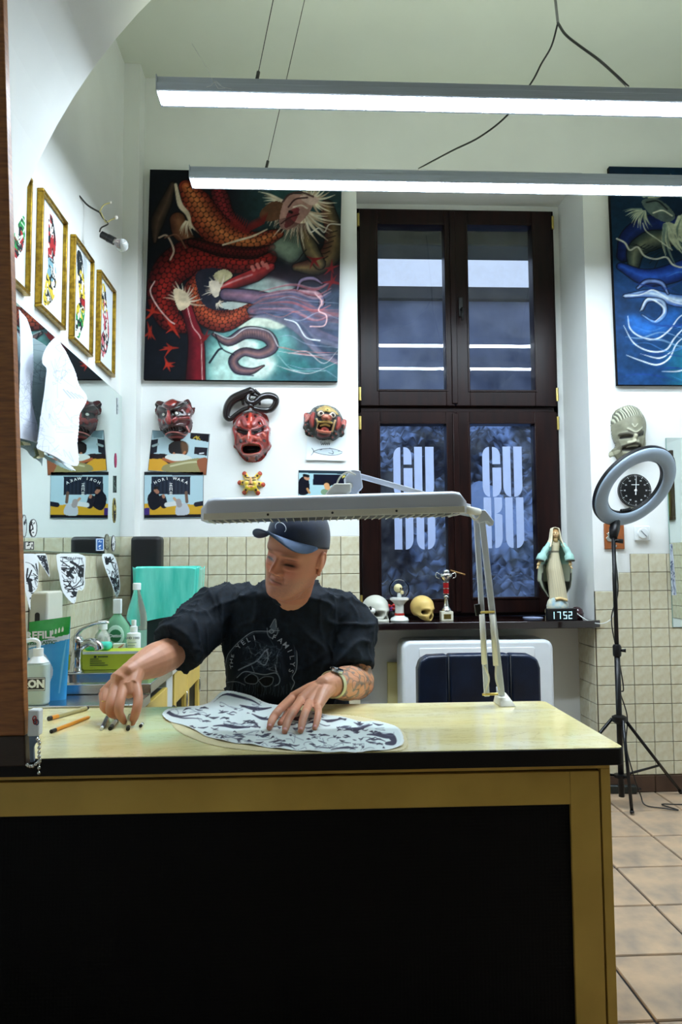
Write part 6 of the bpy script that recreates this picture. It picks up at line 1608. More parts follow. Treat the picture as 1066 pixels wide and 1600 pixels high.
# ---- digital clock
c0, c1 = aY(*cv(305, 1245), 4.0), aY(*cv(705, 1395), 4.0)
t = thing('digital_clock', 'black digital clock with glowing pale blue digits 17 52', 'clock', ((c0.x+c1.x)/2, 4.01, ZSI))
hz = c0.z-c1.z
b = MB(); b.box(c0.x, 3.985, ZSI, c1.x+.006, 4.025, ZSI+hz+.004); b.build('clock_case', M_black, t, bevel=.003)
M_dig = emat('digit_glow', (.30, .80, 1, 1), 1.3)
SEG = {'1': 'bc', '7': 'abc', '5': 'acdfg', '2': 'abdeg'}
W_, H_ = .020, .040; th = .0046
for k, ch in enumerate('1752'):
    x0 = c0.x+.024+.0285*k+(.006 if k > 1 else 0); z0 = ZSI+.008
    if ch == '1': x0 -= .006
    for sg in SEG[ch]:
        x, z, w, h = {'a': (0, H_-th, W_, th), 'd': (0, 0, W_, th), 'g': (0, H_/2-th/2, W_, th), 'b': (W_-th, H_/2, th, H_/2), 'c': (W_-th, 0, th, H_/2), 'e': (0, 0, th, H_/2), 'f': (0, H_/2, th, H_/2)}[sg]
        b = MB(); b.box(x0+x+.0006, 3.9838, z0+z+.0006, x0+x+w-.0006, 3.9852, z0+z+h-.0006); b.build('digit_segment', M_dig, t)
p = aY(*cv(735, 1290), 4.09)
t = thing('plum_ornament', 'glossy dark plum coloured ornament behind the digital clock', 'ornament', (p.x, 4.1, ZSI)); M_plum = mat('plum_glaze', S(54, 22, 30), .12, var=.1, coat=.6)
b = MB(); b.lathe([(.028, 0), (.036, .012), (.037, .03), (.03, .052), (.016, .064), (0, .067)], 20, (p.x, 4.10, ZSI)); b.build('ornament_body', M_plum, t, smooth=True)
b = MB(); b.lathe([(.0375, .026), (.0385, .03), (.0375, .034)], 20, (p.x, 4.10, ZSI)); b.build('ornament_band', M_plum, t, smooth=True)
M_wcab = mat('white_cable', S(226, 230, 228), .5)
pts = [aY(900, 957, 4.03), aY(912, 966, 3.97), aY(924, 972, 3.965), aY(940, 974.5, 3.975), aY(952, 970, 3.978), aY(959, 960, 3.98), aY(962, 940, 3.98), aY(966, 900, 3.985), aY(964, 862, 3.985)]
b = MB(); b.tube(catmull([tuple(p) for p in pts], 6), .0028, 6); tag(recentre(b.build('power_cable', M_wcab, smooth=True)), 'white power cable running from the clock across the tiles', 'cable')

# ================================================================ right of the window
pc = aY(990.5, 767, YW)
r_ = (aY(1016, 767, YW).x-aY(965, 767, YW).x)/2
t = thing('dial_gauge', 'round black wall dial with white needle seen through ring lamp', 'wall clock', (pc.x, YW, pc.z-r_))
Mw = basis((pc.x, YW, pc.z), (1, 0, 0), (0, 0, 1))    # local z -> -Y
b = MB(Mw); b.lathe([(r_, 0), (r_, .018), (r_*.97, .022), (0, .0221)], 40); b.build('dial_face', mat('black_enamel', S(10, 11, 14), .3), t, smooth=True, auto=.5)
for k in range(60):
    a = 2*PI*k/60; big = k % 5 == 0
    l0, l1 = r_*(.80 if big else .87), r_*.94
    b = MB(Mw); b.tube([(l0*math.sin(a), l0*math.cos(a), .0225), (l1*math.sin(a), l1*math.cos(a), .0225)], .0011 if big else .0005, 4); b.build('tick', M_wplast, t)
for k in range(12):
    a = 2*PI*k/12; b = MB(Mw); text(str((k*5+5) % 60 or 60)[:2], .011, Mw @ Matrix.Translation((r_*.66*math.sin(a), r_*.66*math.cos(a), .0226)), M_wplast, 'numeral', t)
b = MB(Mw); b.box(-.022, .030, .0224, .022, .034, .0230); b.build('maker_line', M_wplast, t)
b = MB(Mw); b.tube([(-.001, -.024, .026), (.001, 0, .026), (.006, r_*.88, .026)], [.0035, .0028, .001], 6); b.build('needle', M_wplast, t)
b = MB(Mw); b.lathe([(.007, .022), (.007, .029), (0, .03)], 14); b.build('hub', M_wplast, t, smooth=True)
# wooden plaque with emblem
q0, q1 = aY(943, 818, YW), aY(975, 858, YW)
t = thing('wooden_plaque', 'small brown wooden plaque with a silver emblem behind lamp stand', 'plaque', ((q0.x+q1.x)/2, YW, q1.z))
b = MB(); b.box(q0.x, YW-.014, q1.z, q1.x, YW-.0005, q0.z); b.build('plaque_board', mat('reddish_wood', S(150, 84, 40), .4, var=.2, stretch=(20, 1, 2)), t, bevel=.003)
b = MB(Matrix.Translation((q0.x+.035, YW-.0165, q1.z+.075))); b.prism([(-.022, -.03), (-.006, -.034), (.012, -.026), (.022, -.03), (.03, -.016), (.016, -.004), (.02, .012), (.012, .026), (.003, .012), (-.004, .03), (-.014, .016), (-.026, .012), (-.018, -.004), (-.03, -.014)], -.003, .003, 'XZ'); b.build('silver_emblem', M_silver, t, bevel=.001)
b = MB(); b.box(q0.x+.035, YW-.0165, q1.z+.012, q0.x+.065, YW-.014, q1.z+.024); b.build('name_tag', M_silver, t)
# rotary switch
q0, q1 = aY(990, 822, YW), aY(1014, 845, YW)
t = thing('rotary_switch', 'square white wall switch with a slanting grey marker', 'switch', ((q0.x+q1.x)/2, YW, q1.z))
b = MB(); b.box(q0.x, YW-.022, q1.z, q1.x, YW-.0005, q0.z); b.build('cover_plate', M_wplast, t, bevel=.006, seg=3)
cx_, cz_ = (q0.x+q1.x)/2, (q0.z+q1.z)/2
b = MB(basis((cx_, YW-.022, cz_), (1, 0, 0), (0, 0, 1))); b.lathe([(.03, 0), (.03, .006), (.027, .009), (0, .0091)], 24); b.build('dial', M_wplast, t, smooth=True, auto=.6)
b = MB(); b.tube([(cx_-.014, YW-.0325, cz_+.014), (cx_+.016, YW-.0325, cz_-.018)], .0026, 6); b.build('marker', mat('grey_marker', S(130, 140, 144), .5), t)
# right mirror
q0, q1 = aY(1040, 685, YW), aY(1047, 980, YW)
t = thing('wall_mirror', 'narrow frameless mirror at the right edge above tiles', 'mirror', (2.33, YW, q1.z))
b = MB(); b.box(2.003, YW-.014, q1.z, 2.66, YW-.0086, q0.z); b.build('backing_plate', M_mback, t)
b = MB(); b.add([(2.005, YW-.0145, q1.z+.002), (2.658, YW-.0145, q1.z+.002), (2.658, YW-.0145, q0.z-.002), (2.005, YW-.0145, q0.z-.002)], [(0, 1, 2, 3)]); b.build('mirror_glass', M_mirror, t)
A = Art(0, 0, 100, 400, 20, 60, (206, 216, 226)); scribble(A, 16, 9, (60, 76, 110), .8, 7)
a = aY(1045, 850, YW-.02); c_ = aY(1057, 930, YW-.02)
o = A.sheet('printed_cloth', lambda u, v, h: (a.x+(.2+.8*u*(.5+.5*v))*(c_.x-a.x), YW-.02-.004*np.sin(u*8), a.z+(c_.z-a.z)*v), M_paper_print, None)
tag(recentre(o), 'narrow patterned cloth hanging at the right mirror edge', 'cloth')
# picture on the right wall (seen in the mirror)
A = Art(0, 0, 100, 160, 40, 60, (120, 120, 60)); A.mix(A.fbm(4, 3), (60, 70, 40)); A.poly([(20, 90), (50, 20), (85, 60), (75, 150), (30, 150)], (196, 150, 80), .8, smooth=True, soft=3); A.poly([(40, 70), (60, 60), (64, 110), (40, 110)], (150, 60, 40), .9, smooth=True)
t = thing('framed_picture', 'gilt framed painting on right wall seen in the mirror', 'framed picture', (XR, 1.92, 1.58))
for q in ((1.72, 1.58, 2.12, 1.61), (1.72, 2.12, 2.12, 2.15), (1.72, 1.61, 1.75, 2.12), (2.09, 1.61, 2.12, 2.12)):
    b = MB(); b.box(XR-.03, q[0], q[1], XR-.001, q[2], q[3]); b.build('frame_side', mat('dark_picture_frame', S(60, 44, 22), .5) if q[1] == 1.58 else bpy.data.materials['dark_picture_frame'], t, bevel=.003)
A.sheet('picture', lambda u, v, h: (XR-.015, 2.09-u*.34, 2.12-v*.51), M_print, t, smooth=False)

# ---- ring lamp on tripod
YP = 3.74
pt, pb_ = aY(962.5, 846, YP), aY(967, 1212, YP); xp = (pt.x+pb_.x)/2
M_blk = mat('black_tube', S(16, 16, 18), .35, .3, var=.1)
t = thing('ring_lamp', 'large ring lamp on a black tripod stand beside the window', 'ring lamp', (xp, YP, 0))
rc = aY(993, 762, YP-.06)
nrm = Vector((.28, -.73, -.62)).normalized()
ux = nrm.cross(Vector((0, 0, 1))).normalized(); uy = ux.cross(nrm).normalized()
ang = 0
Mr = Matrix.Identity(4)
for j in range(3): Mr[j][0], Mr[j][1], Mr[j][2] = ux[j], uy[j], nrm[j]
Mr.translation = rc
RO, RI = .236, .160; RM = (RO+RI)/2; RH = (RO-RI)/2
def torus(prof, n=72):
    b = MB(Mr); vs = []; k = len(prof)
    for i in range(n):
        a = 2*PI*i/n
        for (r, z) in prof: vs.append((r*math.cos(a), r*math.sin(a), z))
    fs = [(i*k+j, ((i+1) % n)*k+j, ((i+1) % n)*k+(j+1) % k, i*k+(j+1) % k) for i in range(n) for j in range(k)]
    b.add(vs, fs); return b
torus([(RO, -.002), (RO-.004, .010), (RM+.012, .0165), (RM-.012, .0165), (RI+.004, .010), (RI, -.002)]).build('diffuser', mat('frosted_ring_diffuser', S(158, 176, 194), .45, var=.02), t, smooth=True)
torus([(RO+.003, -.001), (RO+.003, -.018), (RO-.012, -.026), (RI+.012, -.026), (RI-.003, -.018), (RI-.003, -.001)]).build('housing', M_blk, t, smooth=True, auto=.7)
for k in range(5):
    b = MB(Mr @ Matrix.Rotation(-1.95+k*.085, 4, 'Z')); b.box(RI-.014, -.005, -.02, RI-.003, .005, -.006); b.build('vent_rib', M_blk, t)
# yoke and pole
lowp = rc+uy*(-RM)+nrm*(-.02)
hd_ = Vector((xp, YP, pt.z+.02))
b = MB(); b.tube([lowp, lowp*.4+hd_*.6+Vector((0, 0, 0)), hd_], [.022, .028, .02], 10); b.build('swivel_head', M_blk, t, smooth=True)
b = MB(); b.tube([hd_+Vector((.0, 0, -.015)), hd_+Vector((.045, -.01, -.02))], [.009, .012], 8); b.build('locking_knob', M_blk, t, smooth=True)
z1, z2, z3 = aY(965, 1016, YP).z, aY(966, 1122, YP).z, aY(968, 1212, YP).z
b = MB(); b.tube([(xp, YP, z1-.02), hd_], .0105, 12); b.build('upper_pole', M_blk, t, smooth=True)
b = MB(); b.tube([(xp, YP, .06), (xp, YP, z1)], .0145, 12); b.build('lower_pole', M_blk, t, smooth=True)
b = MB(); b.lathe([(.019, -.03), (.021, -.02), (.021, .02), (.016, .03)], 14, (xp, YP, z1)); o = b.build('collar', M_blk, t, smooth=True, auto=.7)
b = MB(); b.tube([(xp+.015, YP-.01, z1), (xp+.038, YP-.02, z1)], [.006, .010], 8); b.build('collar_knob', M_blk, o, smooth=True)
b = MB(); b.lathe([(.018, -.03), (.036, -.016), (.036, .008), (.02, .016)], 16, (xp, YP, z2)); b.build('leg_hub', M_blk, t, smooth=True, auto=.6)
b = MB(); b.lathe([(.018, -.012), (.034, -.008), (.034, .006), (.018, .01)], 16, (xp, YP, z3)); b.build('strut_hub', M_blk, t, smooth=True, auto=.6)
f1_ = aZ(988, 1271, .006); f2_ = aZ(1056, 1233, .006); f2_.y = min(f2_.y, 3.955); f3_ = Vector((xp-.37, YP+.12, .006))
M_legm = mat('black_leg_gloss', S(26, 27, 30), .22, .5)
for fpt in (f1_, f2_, f3_):
    d_ = (fpt-Vector((xp, YP, 0))); d_.z = 0; d_.normalize()
    a = Vector((xp, YP, z2-.004))+d_*.034
    b = MB(); b.tube([a, fpt], .0085, 10); o = b.build('leg', M_legm, t, smooth=True)
    e_ = fpt+(a-fpt)*.03; b = MB(); b.tube([fpt, e_], .0105, 10); b.build('rubber_tip', M_black, o, smooth=True)
    k = a+(fpt-a)*.62; b = MB(); b.tube([Vector((xp, YP, z3))+d_*.03, k], .0065, 8); b.build('strut', M_blk, t, smooth=True)
pts = [hd_+Vector((.012, .02, -.06)), (xp+.02, YP+.012, z1+.3), (xp-.018, YP+.014, z1+.15), (xp+.02, YP+.016, z1-.08), (xp+.034, YP+.016, z1-.2), (xp+.02, YP+.02, z2+.12), (xp+.055, YP+.03, z2), (xp+.05, YP+.04, z2-.15), (xp+.08, YP+.03, z2-.3), (xp+.12, YP+.05, .05), (xp+.13, YP+.02, .009), (xp+.2, YP-.03, .008), (xp+.26, YP-.06, .008), (xp+.22, YP+.03, .008), (xp+.34, YP+.02, .008), (xp+.6, YP+.05, .008)]
b = MB(); b.tube(catmull([tuple(p) for p in pts], 8), .0032, 6); b.build('power_flex', M_black, t, smooth=True)
p = aZ(978, 1242, .0)
t = thing('power_adapter', 'dark green black power brick on floor under the tripod', 'power adapter', (p.x, p.y+.03, 0))
b = MB(Matrix.Translation((p.x, p.y+.04, 0)) @ Matrix.Rotation(-.1, 4, 'Z')); b.box(-.075, -.03, .0005, .07, .03, .045); b.build('brick_case', mat('dark_green_plastic', S(26, 34, 32), .4), t, bevel=.008, seg=3)
b = MB(Matrix.Translation((p.x, p.y+.04, 0)) @ Matrix.Rotation(-.1, 4, 'Z')); b.tube([(.068, 0, .022), (.10, .002, .02)], [.009, .005], 8); b.build('strain_relief', M_black, t, smooth=True)
# ================================================================ heater, chair, desk lamp
h0, h1 = aY(628, 1002, 3.96), aY(865, 1002, 3.96)
t = thing('wall_heater', 'white rounded convector heater standing under the windowsill', 'heater', ((h0.x+h1.x)/2, 4.08, 0))
M_heat = mat('white_enamel', S(228, 234, 238), .3, var=.015)
zt_h = h0.z
def rr3(x0, z0, x1, z1, r, n=6): return rrect(x0, z0, x1, z1, r, n)
b = MB(); b.prism(rr3(h0.x, .06, h1.x, zt_h, .05), 3.96, 4.20, 'XZ'); b.build('heater_case', M_heat, t, bevel=.018, seg=3)
g0, g1 = aY(655, 1013, 3.958), aY(836, 1026, 3.958)
b = MB(); b.prism(rr3(g0.x, g1.z, g1.x, g0.z, .01), 3.955, 3.962, 'XZ'); b.build('top_panel', mat('heater_panel', S(236, 240, 242), .35, var=.01), t, bevel=.003)
for sx_ in (h0.x+.08, h1.x-.12): b = MB(); b.box(sx_, 3.98, 0, sx_+.04, 4.18, .062); b.build('heater_foot', M_heat, t, bevel=.004)
p0_, p1_ = aY(606, 1036, 4.2), aY(631, 1036, 4.2)
b = MB(); b.box(p0_.x, 4.215, 0, p1_.x, 4.245, p0_.z); one(b, 'yellow_board', mat('pale_yellow_board', S(214, 204, 120), .6, scale=4, col2=S(226, 220, 170)), 'narrow pale yellow board leaning beside the heater', 'board', bevel=.003)

# chair with navy backrest
YCH = 3.12
c0, c1 = aY(653, 1024, YCH), aY(845, 1024, YCH)
M_navyl = mat('navy_leather', S(22, 38, 66), .32, scale=9, col2=S(14, 24, 44), bump=.2, bscale=260, coat=.15)
M_seam = mat('seam_thread', S(8, 12, 20), .7)
t = thing('salon_chair', 'navy leather swivel chair behind the desk before heater', 'chair', ((c0.x+c1.x)/2, YCH+.2, 0))
xm = (c0.x+c1.x)/2; hwc = (c1.x-c0.x)/2; ztc = c0.z
def padm(x0, x1, z0, z1, y0, th, r):
    b = MB(); b.prism(rr3(x0, z0, x1, z1, r, 6), y0, y0+th, 'XZ'); return b
w3 = hwc*2*.31
for k, (x0, x1) in enumerate(((c0.x, c0.x+w3*.8), (c0.x+w3*.8+.001, c1.x-w3*.8-.001), (c1.x-w3*.8, c1.x))):
    b = MB(); nu_, nv_ = 14, 14; pts_ = []
    zt_l = ztc-(.03 if k != 1 else 0)
    poly_ = [(x0, .46), (x1, .46), (x1, ztc if k != 2 else ztc-.035), (x0, ztc if k != 0 else ztc-.035)]
    if k == 0: poly_ = [(x0, .46), (x1, .46), (x1, ztc), (x0+.045, ztc-.004), (x0+.012, ztc-.022), (x0, ztc-.06)]
    if k == 2: poly_ = [(x0, .46), (x1, .46), (x1, ztc-.06), (x1-.012, ztc-.022), (x1-.045, ztc-.004), (x0, ztc)]
    b.prism(poly_, YCH, YCH+.08, 'XZ'); b.build('back_panel', M_navyl, t, bevel=.012, seg=3)
for x in (c0.x+w3*.8, c1.x-w3*.8):
    b = MB(); b.tube([(x, YCH-.001, .46), (x, YCH-.0015, ztc-.006)], .003, 6); b.build('seam', M_seam, t, smooth=True)
b = MB(); b.prism(rrect(c0.x+.01, YCH+.06, c1.x-.01, YCH+.53, .06, 5), .42, .53, 'XY'); b.build('seat', M_navyl, t, bevel=.025, seg=3)
b = MB(); b.tube([(xm, YCH+.28, .08), (xm, YCH+.28, .43)], [.03, .028], 14); b.build('gas_column', M_chrome, t, smooth=True)
for k in range(5):
    a = 2*PI*k/5+.3; d_ = Vector((math.cos(a), math.sin(a), 0)); c_ = Vector((xm, YCH+.28, .09))
    b = MB(); b.tube([c_, c_+d_*.28+Vector((0, 0, -.025))], [.024, .014], 8); o = b.build('base_arm', M_chrome, t, smooth=True)
    b = MB(); e_ = c_+d_*.28; s_ = Vector((-d_.y, d_.x, 0)); b.tube([Vector((e_.x, e_.y, .028))-s_*.018, Vector((e_.x, e_.y, .028))+s_*.018], .028, 12); b.build('castor', M_black, o, smooth=True, auto=.6)
b = MB(); b.tube([(xm, YCH+.32, .44), (xm, YCH+.10, .43), (xm, YCH+.09, .62)], .016, 8); b.build('back_bracket', M_black, t, smooth=True)

# ---- long white task lamp clamped to the desk
M_lampw = mat('lamp_white_enamel', S(206, 213, 226), .32, var=.02)
M_lampe = mat('lamp_cream_edge', S(222, 220, 206), .35, var=.03)
YL = 2.03
def cL(x, y): return 300+x/2.0113, 720+y/2.0113
base = aZ(783, 1098, DZ); base.y = min(base.y, DY1-.05)
t = thing('task_lamp', 'long white task lamp on a spring arm clamped to desk', 'desk lamp', base)
e0, e1 = aY(313, 800, YL), aY(731, 790, YL)
# head: swept rounded hood, slightly rising to the right
nx, nc = 40, 30
L_ = e1-e0; V = []
zr, zl = aY(731, 775, YL).z-aY(731, 806, YL).z, aY(330, 778, YL).z-aY(330, 816, YL).z
def crosssec(k):
    """hood section in (y,z): rounded top, open flat bottom, width .17"""
    pts = []
    for i in range(nc):
        a = PI*i/(nc-1); c_, s_ = math.cos(a), math.sin(a)
        pts.append((.085*math.copysign(abs(c_)**.38, c_), .044*abs(s_)**.30))
    return pts+[(-.085, -.020), (.085, -.020)]
sec = crosssec(0); k_ = len(sec)
for i in range(nx):
    u = i/(nx-1); edge = min(u, 1-u)*2
    sc_ = min(1, .35+.65*math.sqrt(max(0, 1-(1-min(1, edge/.10))**2)))
    c_ = e0+L_*u
    zz = aY(313+418*u, 801.5-12.0*u, YL).z
    for (y, z) in sec: V.append((c_.x, YL+.085+y*(.75+.25*sc_), zz+z*(sc_ if z > 0 else 1)))
q = gridfaces(k_, nx, wrap=True)
V = np.array(V); o = npmesh('lamp_hood', V, q, M_lampw, t); o.data.set_sharp_from_angle(angle=.9)
import bmesh
bm = bmesh.new(); bm.from_mesh(o.data); 
bmesh.ops.holes_fill(bm, edges=[e for e in bm.edges if e.is_boundary]); bmesh.ops.recalc_face_normals(bm, faces=bm.faces); bm.to_mesh(o.data); bm.free()
hood = o
def hz_(u): return aY(313+418*u, 801.5-12.0*u, YL).z
# cream lower edge strip and louvre
b = MB(); pA, pB = e0+L_*.012, e0+L_*.988
b.add([(pA.x, YL-.003, hz_(.012)-.020), (pB.x, YL-.003, hz_(.988)-.020), (pB.x, YL-.003, hz_(.988)-.002), (pA.x, YL-.003, hz_(.012)-.002), (pA.x, YL+.004, hz_(.012)-.020), (pB.x, YL+.004, hz_(.988)-.020), (pB.x, YL+.004, hz_(.988)-.002), (pA.x, YL+.004, hz_(.012)-.002)],
      [(0, 1, 2, 3), (7, 6, 5, 4), (0, 4, 5, 1), (1, 5, 6, 2), (2, 6, 7, 3), (3, 7, 4, 0)]); o = b.build('edge_strip', M_lampe, t, bevel=.001)
for u in (.25, .49, .73):
    c_ = e0+L_*u; b = MB(); b.ell((c_.x, YL-.003, hz_(u)-.010), (.0035, .002, .0035), 10, 6); b.build('screw', M_black, o, smooth=True)
b = MB(); b.add([(pA.x+.02, YL+.008, hz_(.03)-.0205), (pB.x-.02, YL+.008, hz_(.97)-.0205), (pB.x-.02, YL+.162, hz_(.97)-.0205), (pA.x+.02, YL+.162, hz_(.03)-.0205)], [(0, 1, 2, 3)]); b.build('louvre_bed', mat('dark_louvre', S(60, 62, 62), .5), t)
for k in range(34):
    u = .03+.94*k/33; c_ = e0+L_*u; b = MB(); b.box(c_.x-.0012, YL+.005, hz_(u)-.0235, c_.x+.0012, YL+.165, hz_(u)-.0208); b.build('louvre_blade', M_lampe, t)
# joints and arms
J1 = aY(752, 806, 2.36); J1b = aY(745, 806, 2.34)
J2 = aY(546, 742, 2.34)
rod = lambda a, b_, r, nm, mt=M_lampw, n=8, par=None: (lambda m_: m_.build(nm, mt, par or t, smooth=True))(MB().tube([a, b_], r, n))
def flatbar(a, b_, w, th, nm, mt=M_lampw):
    a, b_ = Vector(a), Vector(b_); d = (b_-a); l = d.length; d.normalize(); s_ = d.cross(Vector((0, 1, 0))).normalized()
    M_ = Matrix.Identity(4)
    for j in range(3): M_[j][0], M_[j][1], M_[j][2] = d[j], s_[j], Vector((0, 1, 0))[j]
    M_.translation = a
    m_ = MB(M_); m_.box(0, -w/2, -th/2, l, w/2, th/2); return m_.build(nm, mt, t, bevel=.002)
flatbar(aY(744, 806, 2.375), aY(761, 1088, 2.375), .017, .012, 'lower_arm_bar')
flatbar(aY(753, 812, 2.36), aY(784, 1086, 2.36), .020, .012, 'lower_arm_bar')
flatbar(aY(740, 805, 2.40), aY(545, 772, 2.20), .013, .010, 'upper_arm_bar')
flatbar(aY(735, 792, 2.385), aY(548, 740, 2.19), .016, .010, 'upper_arm_bar')
for (xa, ya, xb, yb_) in ((753, 960, 757, 1038), (769, 960, 775, 1040)):
    rod(aY(xa, ya, 2.35), aY(xb, yb_, 2.35), .0085, 'spring_tube', M_lampe, 10)
rod(aY(751, 957, 2.352), aY(773, 956, 2.352), .004, 'spring_bar', M_brass)
flatbar(aY(745.5, 944, 2.368), aY(748, 962, 2.368), .0175, .014, 'black_sleeve', M_black)
b = MB(); b.tube(catmull([tuple(aY(x, y, 2.345)) for x, y in ((757, 1040), (764, 1058), (762, 1072), (757, 1084))], 5), .0032, 6); b.build('lamp_lead', M_lampe, t, smooth=True)
b = MB(); b.tube(catmull([tuple(aY(x, y, 2.345)) for x, y in ((775, 1040), (775, 1060), (780, 1078))], 5), .0032, 6); b.build('lamp_lead', M_lampe, t, smooth=True)
rod(aY(754, 1085, 2.37), aY(788, 1084, 2.37), .004, 'hinge_pin', M_brass)
# elbow bracket
b = MB(Matrix.Translation((0, 2.35, 0)));
cs = [aY(x, y, 2.36) for x, y in ((736, 797), (757, 797), (771, 815), (769, 822), (760, 815), (748, 818), (738, 806))]
b = MB(); b.prism([(p.x, p.z) for p in cs], 2.345, 2.395, 'XZ'); b.build('elbow_bracket', M_lampw, t, bevel=.003)
rod(aY(726, 796, YL+.07), aY(748, 800, 2.36), .012, 'head_link', M_lampe, 10)
b = MB(); b.tube(catmull([tuple(aY(x, y, 2.34)) for x, y in ((733, 802), (742, 812), (750, 806), (746, 797))], 5), .003, 6); b.build('elbow_lead', M_lampe, t, smooth=True)
# top bracket on the hood
hb = [aY(x, y, 2.12) for x, y in ((508, 773), (522, 757), (548, 757), (548, 770), (534, 776))]
b = MB(); b.prism([(p.x, p.z) for p in hb], 2.09, 2.15, 'XZ'); b.build('hood_bracket', M_lampe, t, bevel=.004)
hb = [aY(x, y, 2.20) for x, y in ((538, 748), (548, 736), (562, 738), (566, 764), (552, 775), (540, 768))]
b = MB(); b.prism([(p.x, p.z) for p in hb], 2.16, 2.225, 'XZ'); b.build('wrist_bracket', M_lampw, t, bevel=.003)
rod(aY(540, 762, 2.12), aY(552, 757, 2.20), .010, 'wrist_pin', M_lampe, 10)
for dy in (0, .012):
    b = MB(); b.tube(catmull([tuple(aY(x, y, 2.14+dy)) for x, y in ((524, 762), (532, 745), (545, 738), (556, 738+4))], 5), .0028, 6); b.build('hood_lead', M_lampe, t, smooth=True)
# clamp on the desk
b = MB(); b.add([(x, y, z) for (x, y, z) in [(base.x-.022, base.y-.045, DZ), (base.x+.03, base.y-.045, DZ), (base.x+.03, base.y+.045, DZ), (base.x-.022, base.y+.045, DZ), (base.x-.018, base.y-.030, DZ+.018), (base.x+.02, base.y-.030, DZ+.018), (base.x+.016, base.y+.03, DZ+.034), (base.x-.018, base.y+.03, DZ+.034)]],
             [(3, 2, 1, 0), (4, 5, 6, 7), (0, 1, 5, 4), (1, 2, 6, 5), (2, 3, 7, 6), (3, 0, 4, 7)]); b.build('clamp_foot', M_lampe, t, bevel=.003)
b = MB(); b.tube([(base.x-.004, base.y+.01, DZ+.02), (base.x-.008, base.y+.012, DZ+.055)], [.014, .011], 10); b.build('pivot_post', M_lampw, t, smooth=True)
# ================================================================ the man at the desk
def evalmesh(ob):
    dg = bpy.context.evaluated_depsgraph_get(); dg.update()
    me = bpy.data.meshes.new_from_object(ob.evaluated_get(dg)); return me
def voxelize(mb, vox, smooth=2, fac=.5):
    """fuse overlapping closed shapes into one continuous surface"""
    me = bpy.data.meshes.new('tmp'); me.from_pydata([tuple(p) for p in mb.v], [], mb.f)
    bm = bmesh.new(); bm.from_mesh(me); bmesh.ops.recalc_face_normals(bm, faces=bm.faces); bm.to_mesh(me); bm.free()
    ob = bpy.data.objects.new('tmp', me); COL.objects.link(ob)
    r = ob.modifiers.new('r', 'REMESH'); r.mode = 'VOXEL'; r.voxel_size = vox
    if smooth:
        s_ = ob.modifiers.new('s', 'SMOOTH'); s_.factor = fac; s_.iterations = smooth
    out = evalmesh(ob); bpy.data.objects.remove(ob); bpy.data.meshes.remove(me)
    V = np.empty(len(out.vertices)*3); out.vertices.foreach_get('co', V); V = V.reshape(-1, 3)
    Q = np.empty(len(out.loops), dtype=np.int32); out.loops.foreach_get('vertex_index', Q)
    Nn = np.empty(len(out.vertices)*3); out.vertices.foreach_get('normal', Nn); Nn = Nn.reshape(-1, 3)
    n4 = len(out.polygons); Q = Q.reshape(n4, 4) if len(Q) == 4*n4 else None
    bpy.data.meshes.remove(out)
    return V, Q, Nn
def J(px, py, Y): return aY(px, py, Y)
def JZ(px, py, Z): return aZ(px, py, Z)

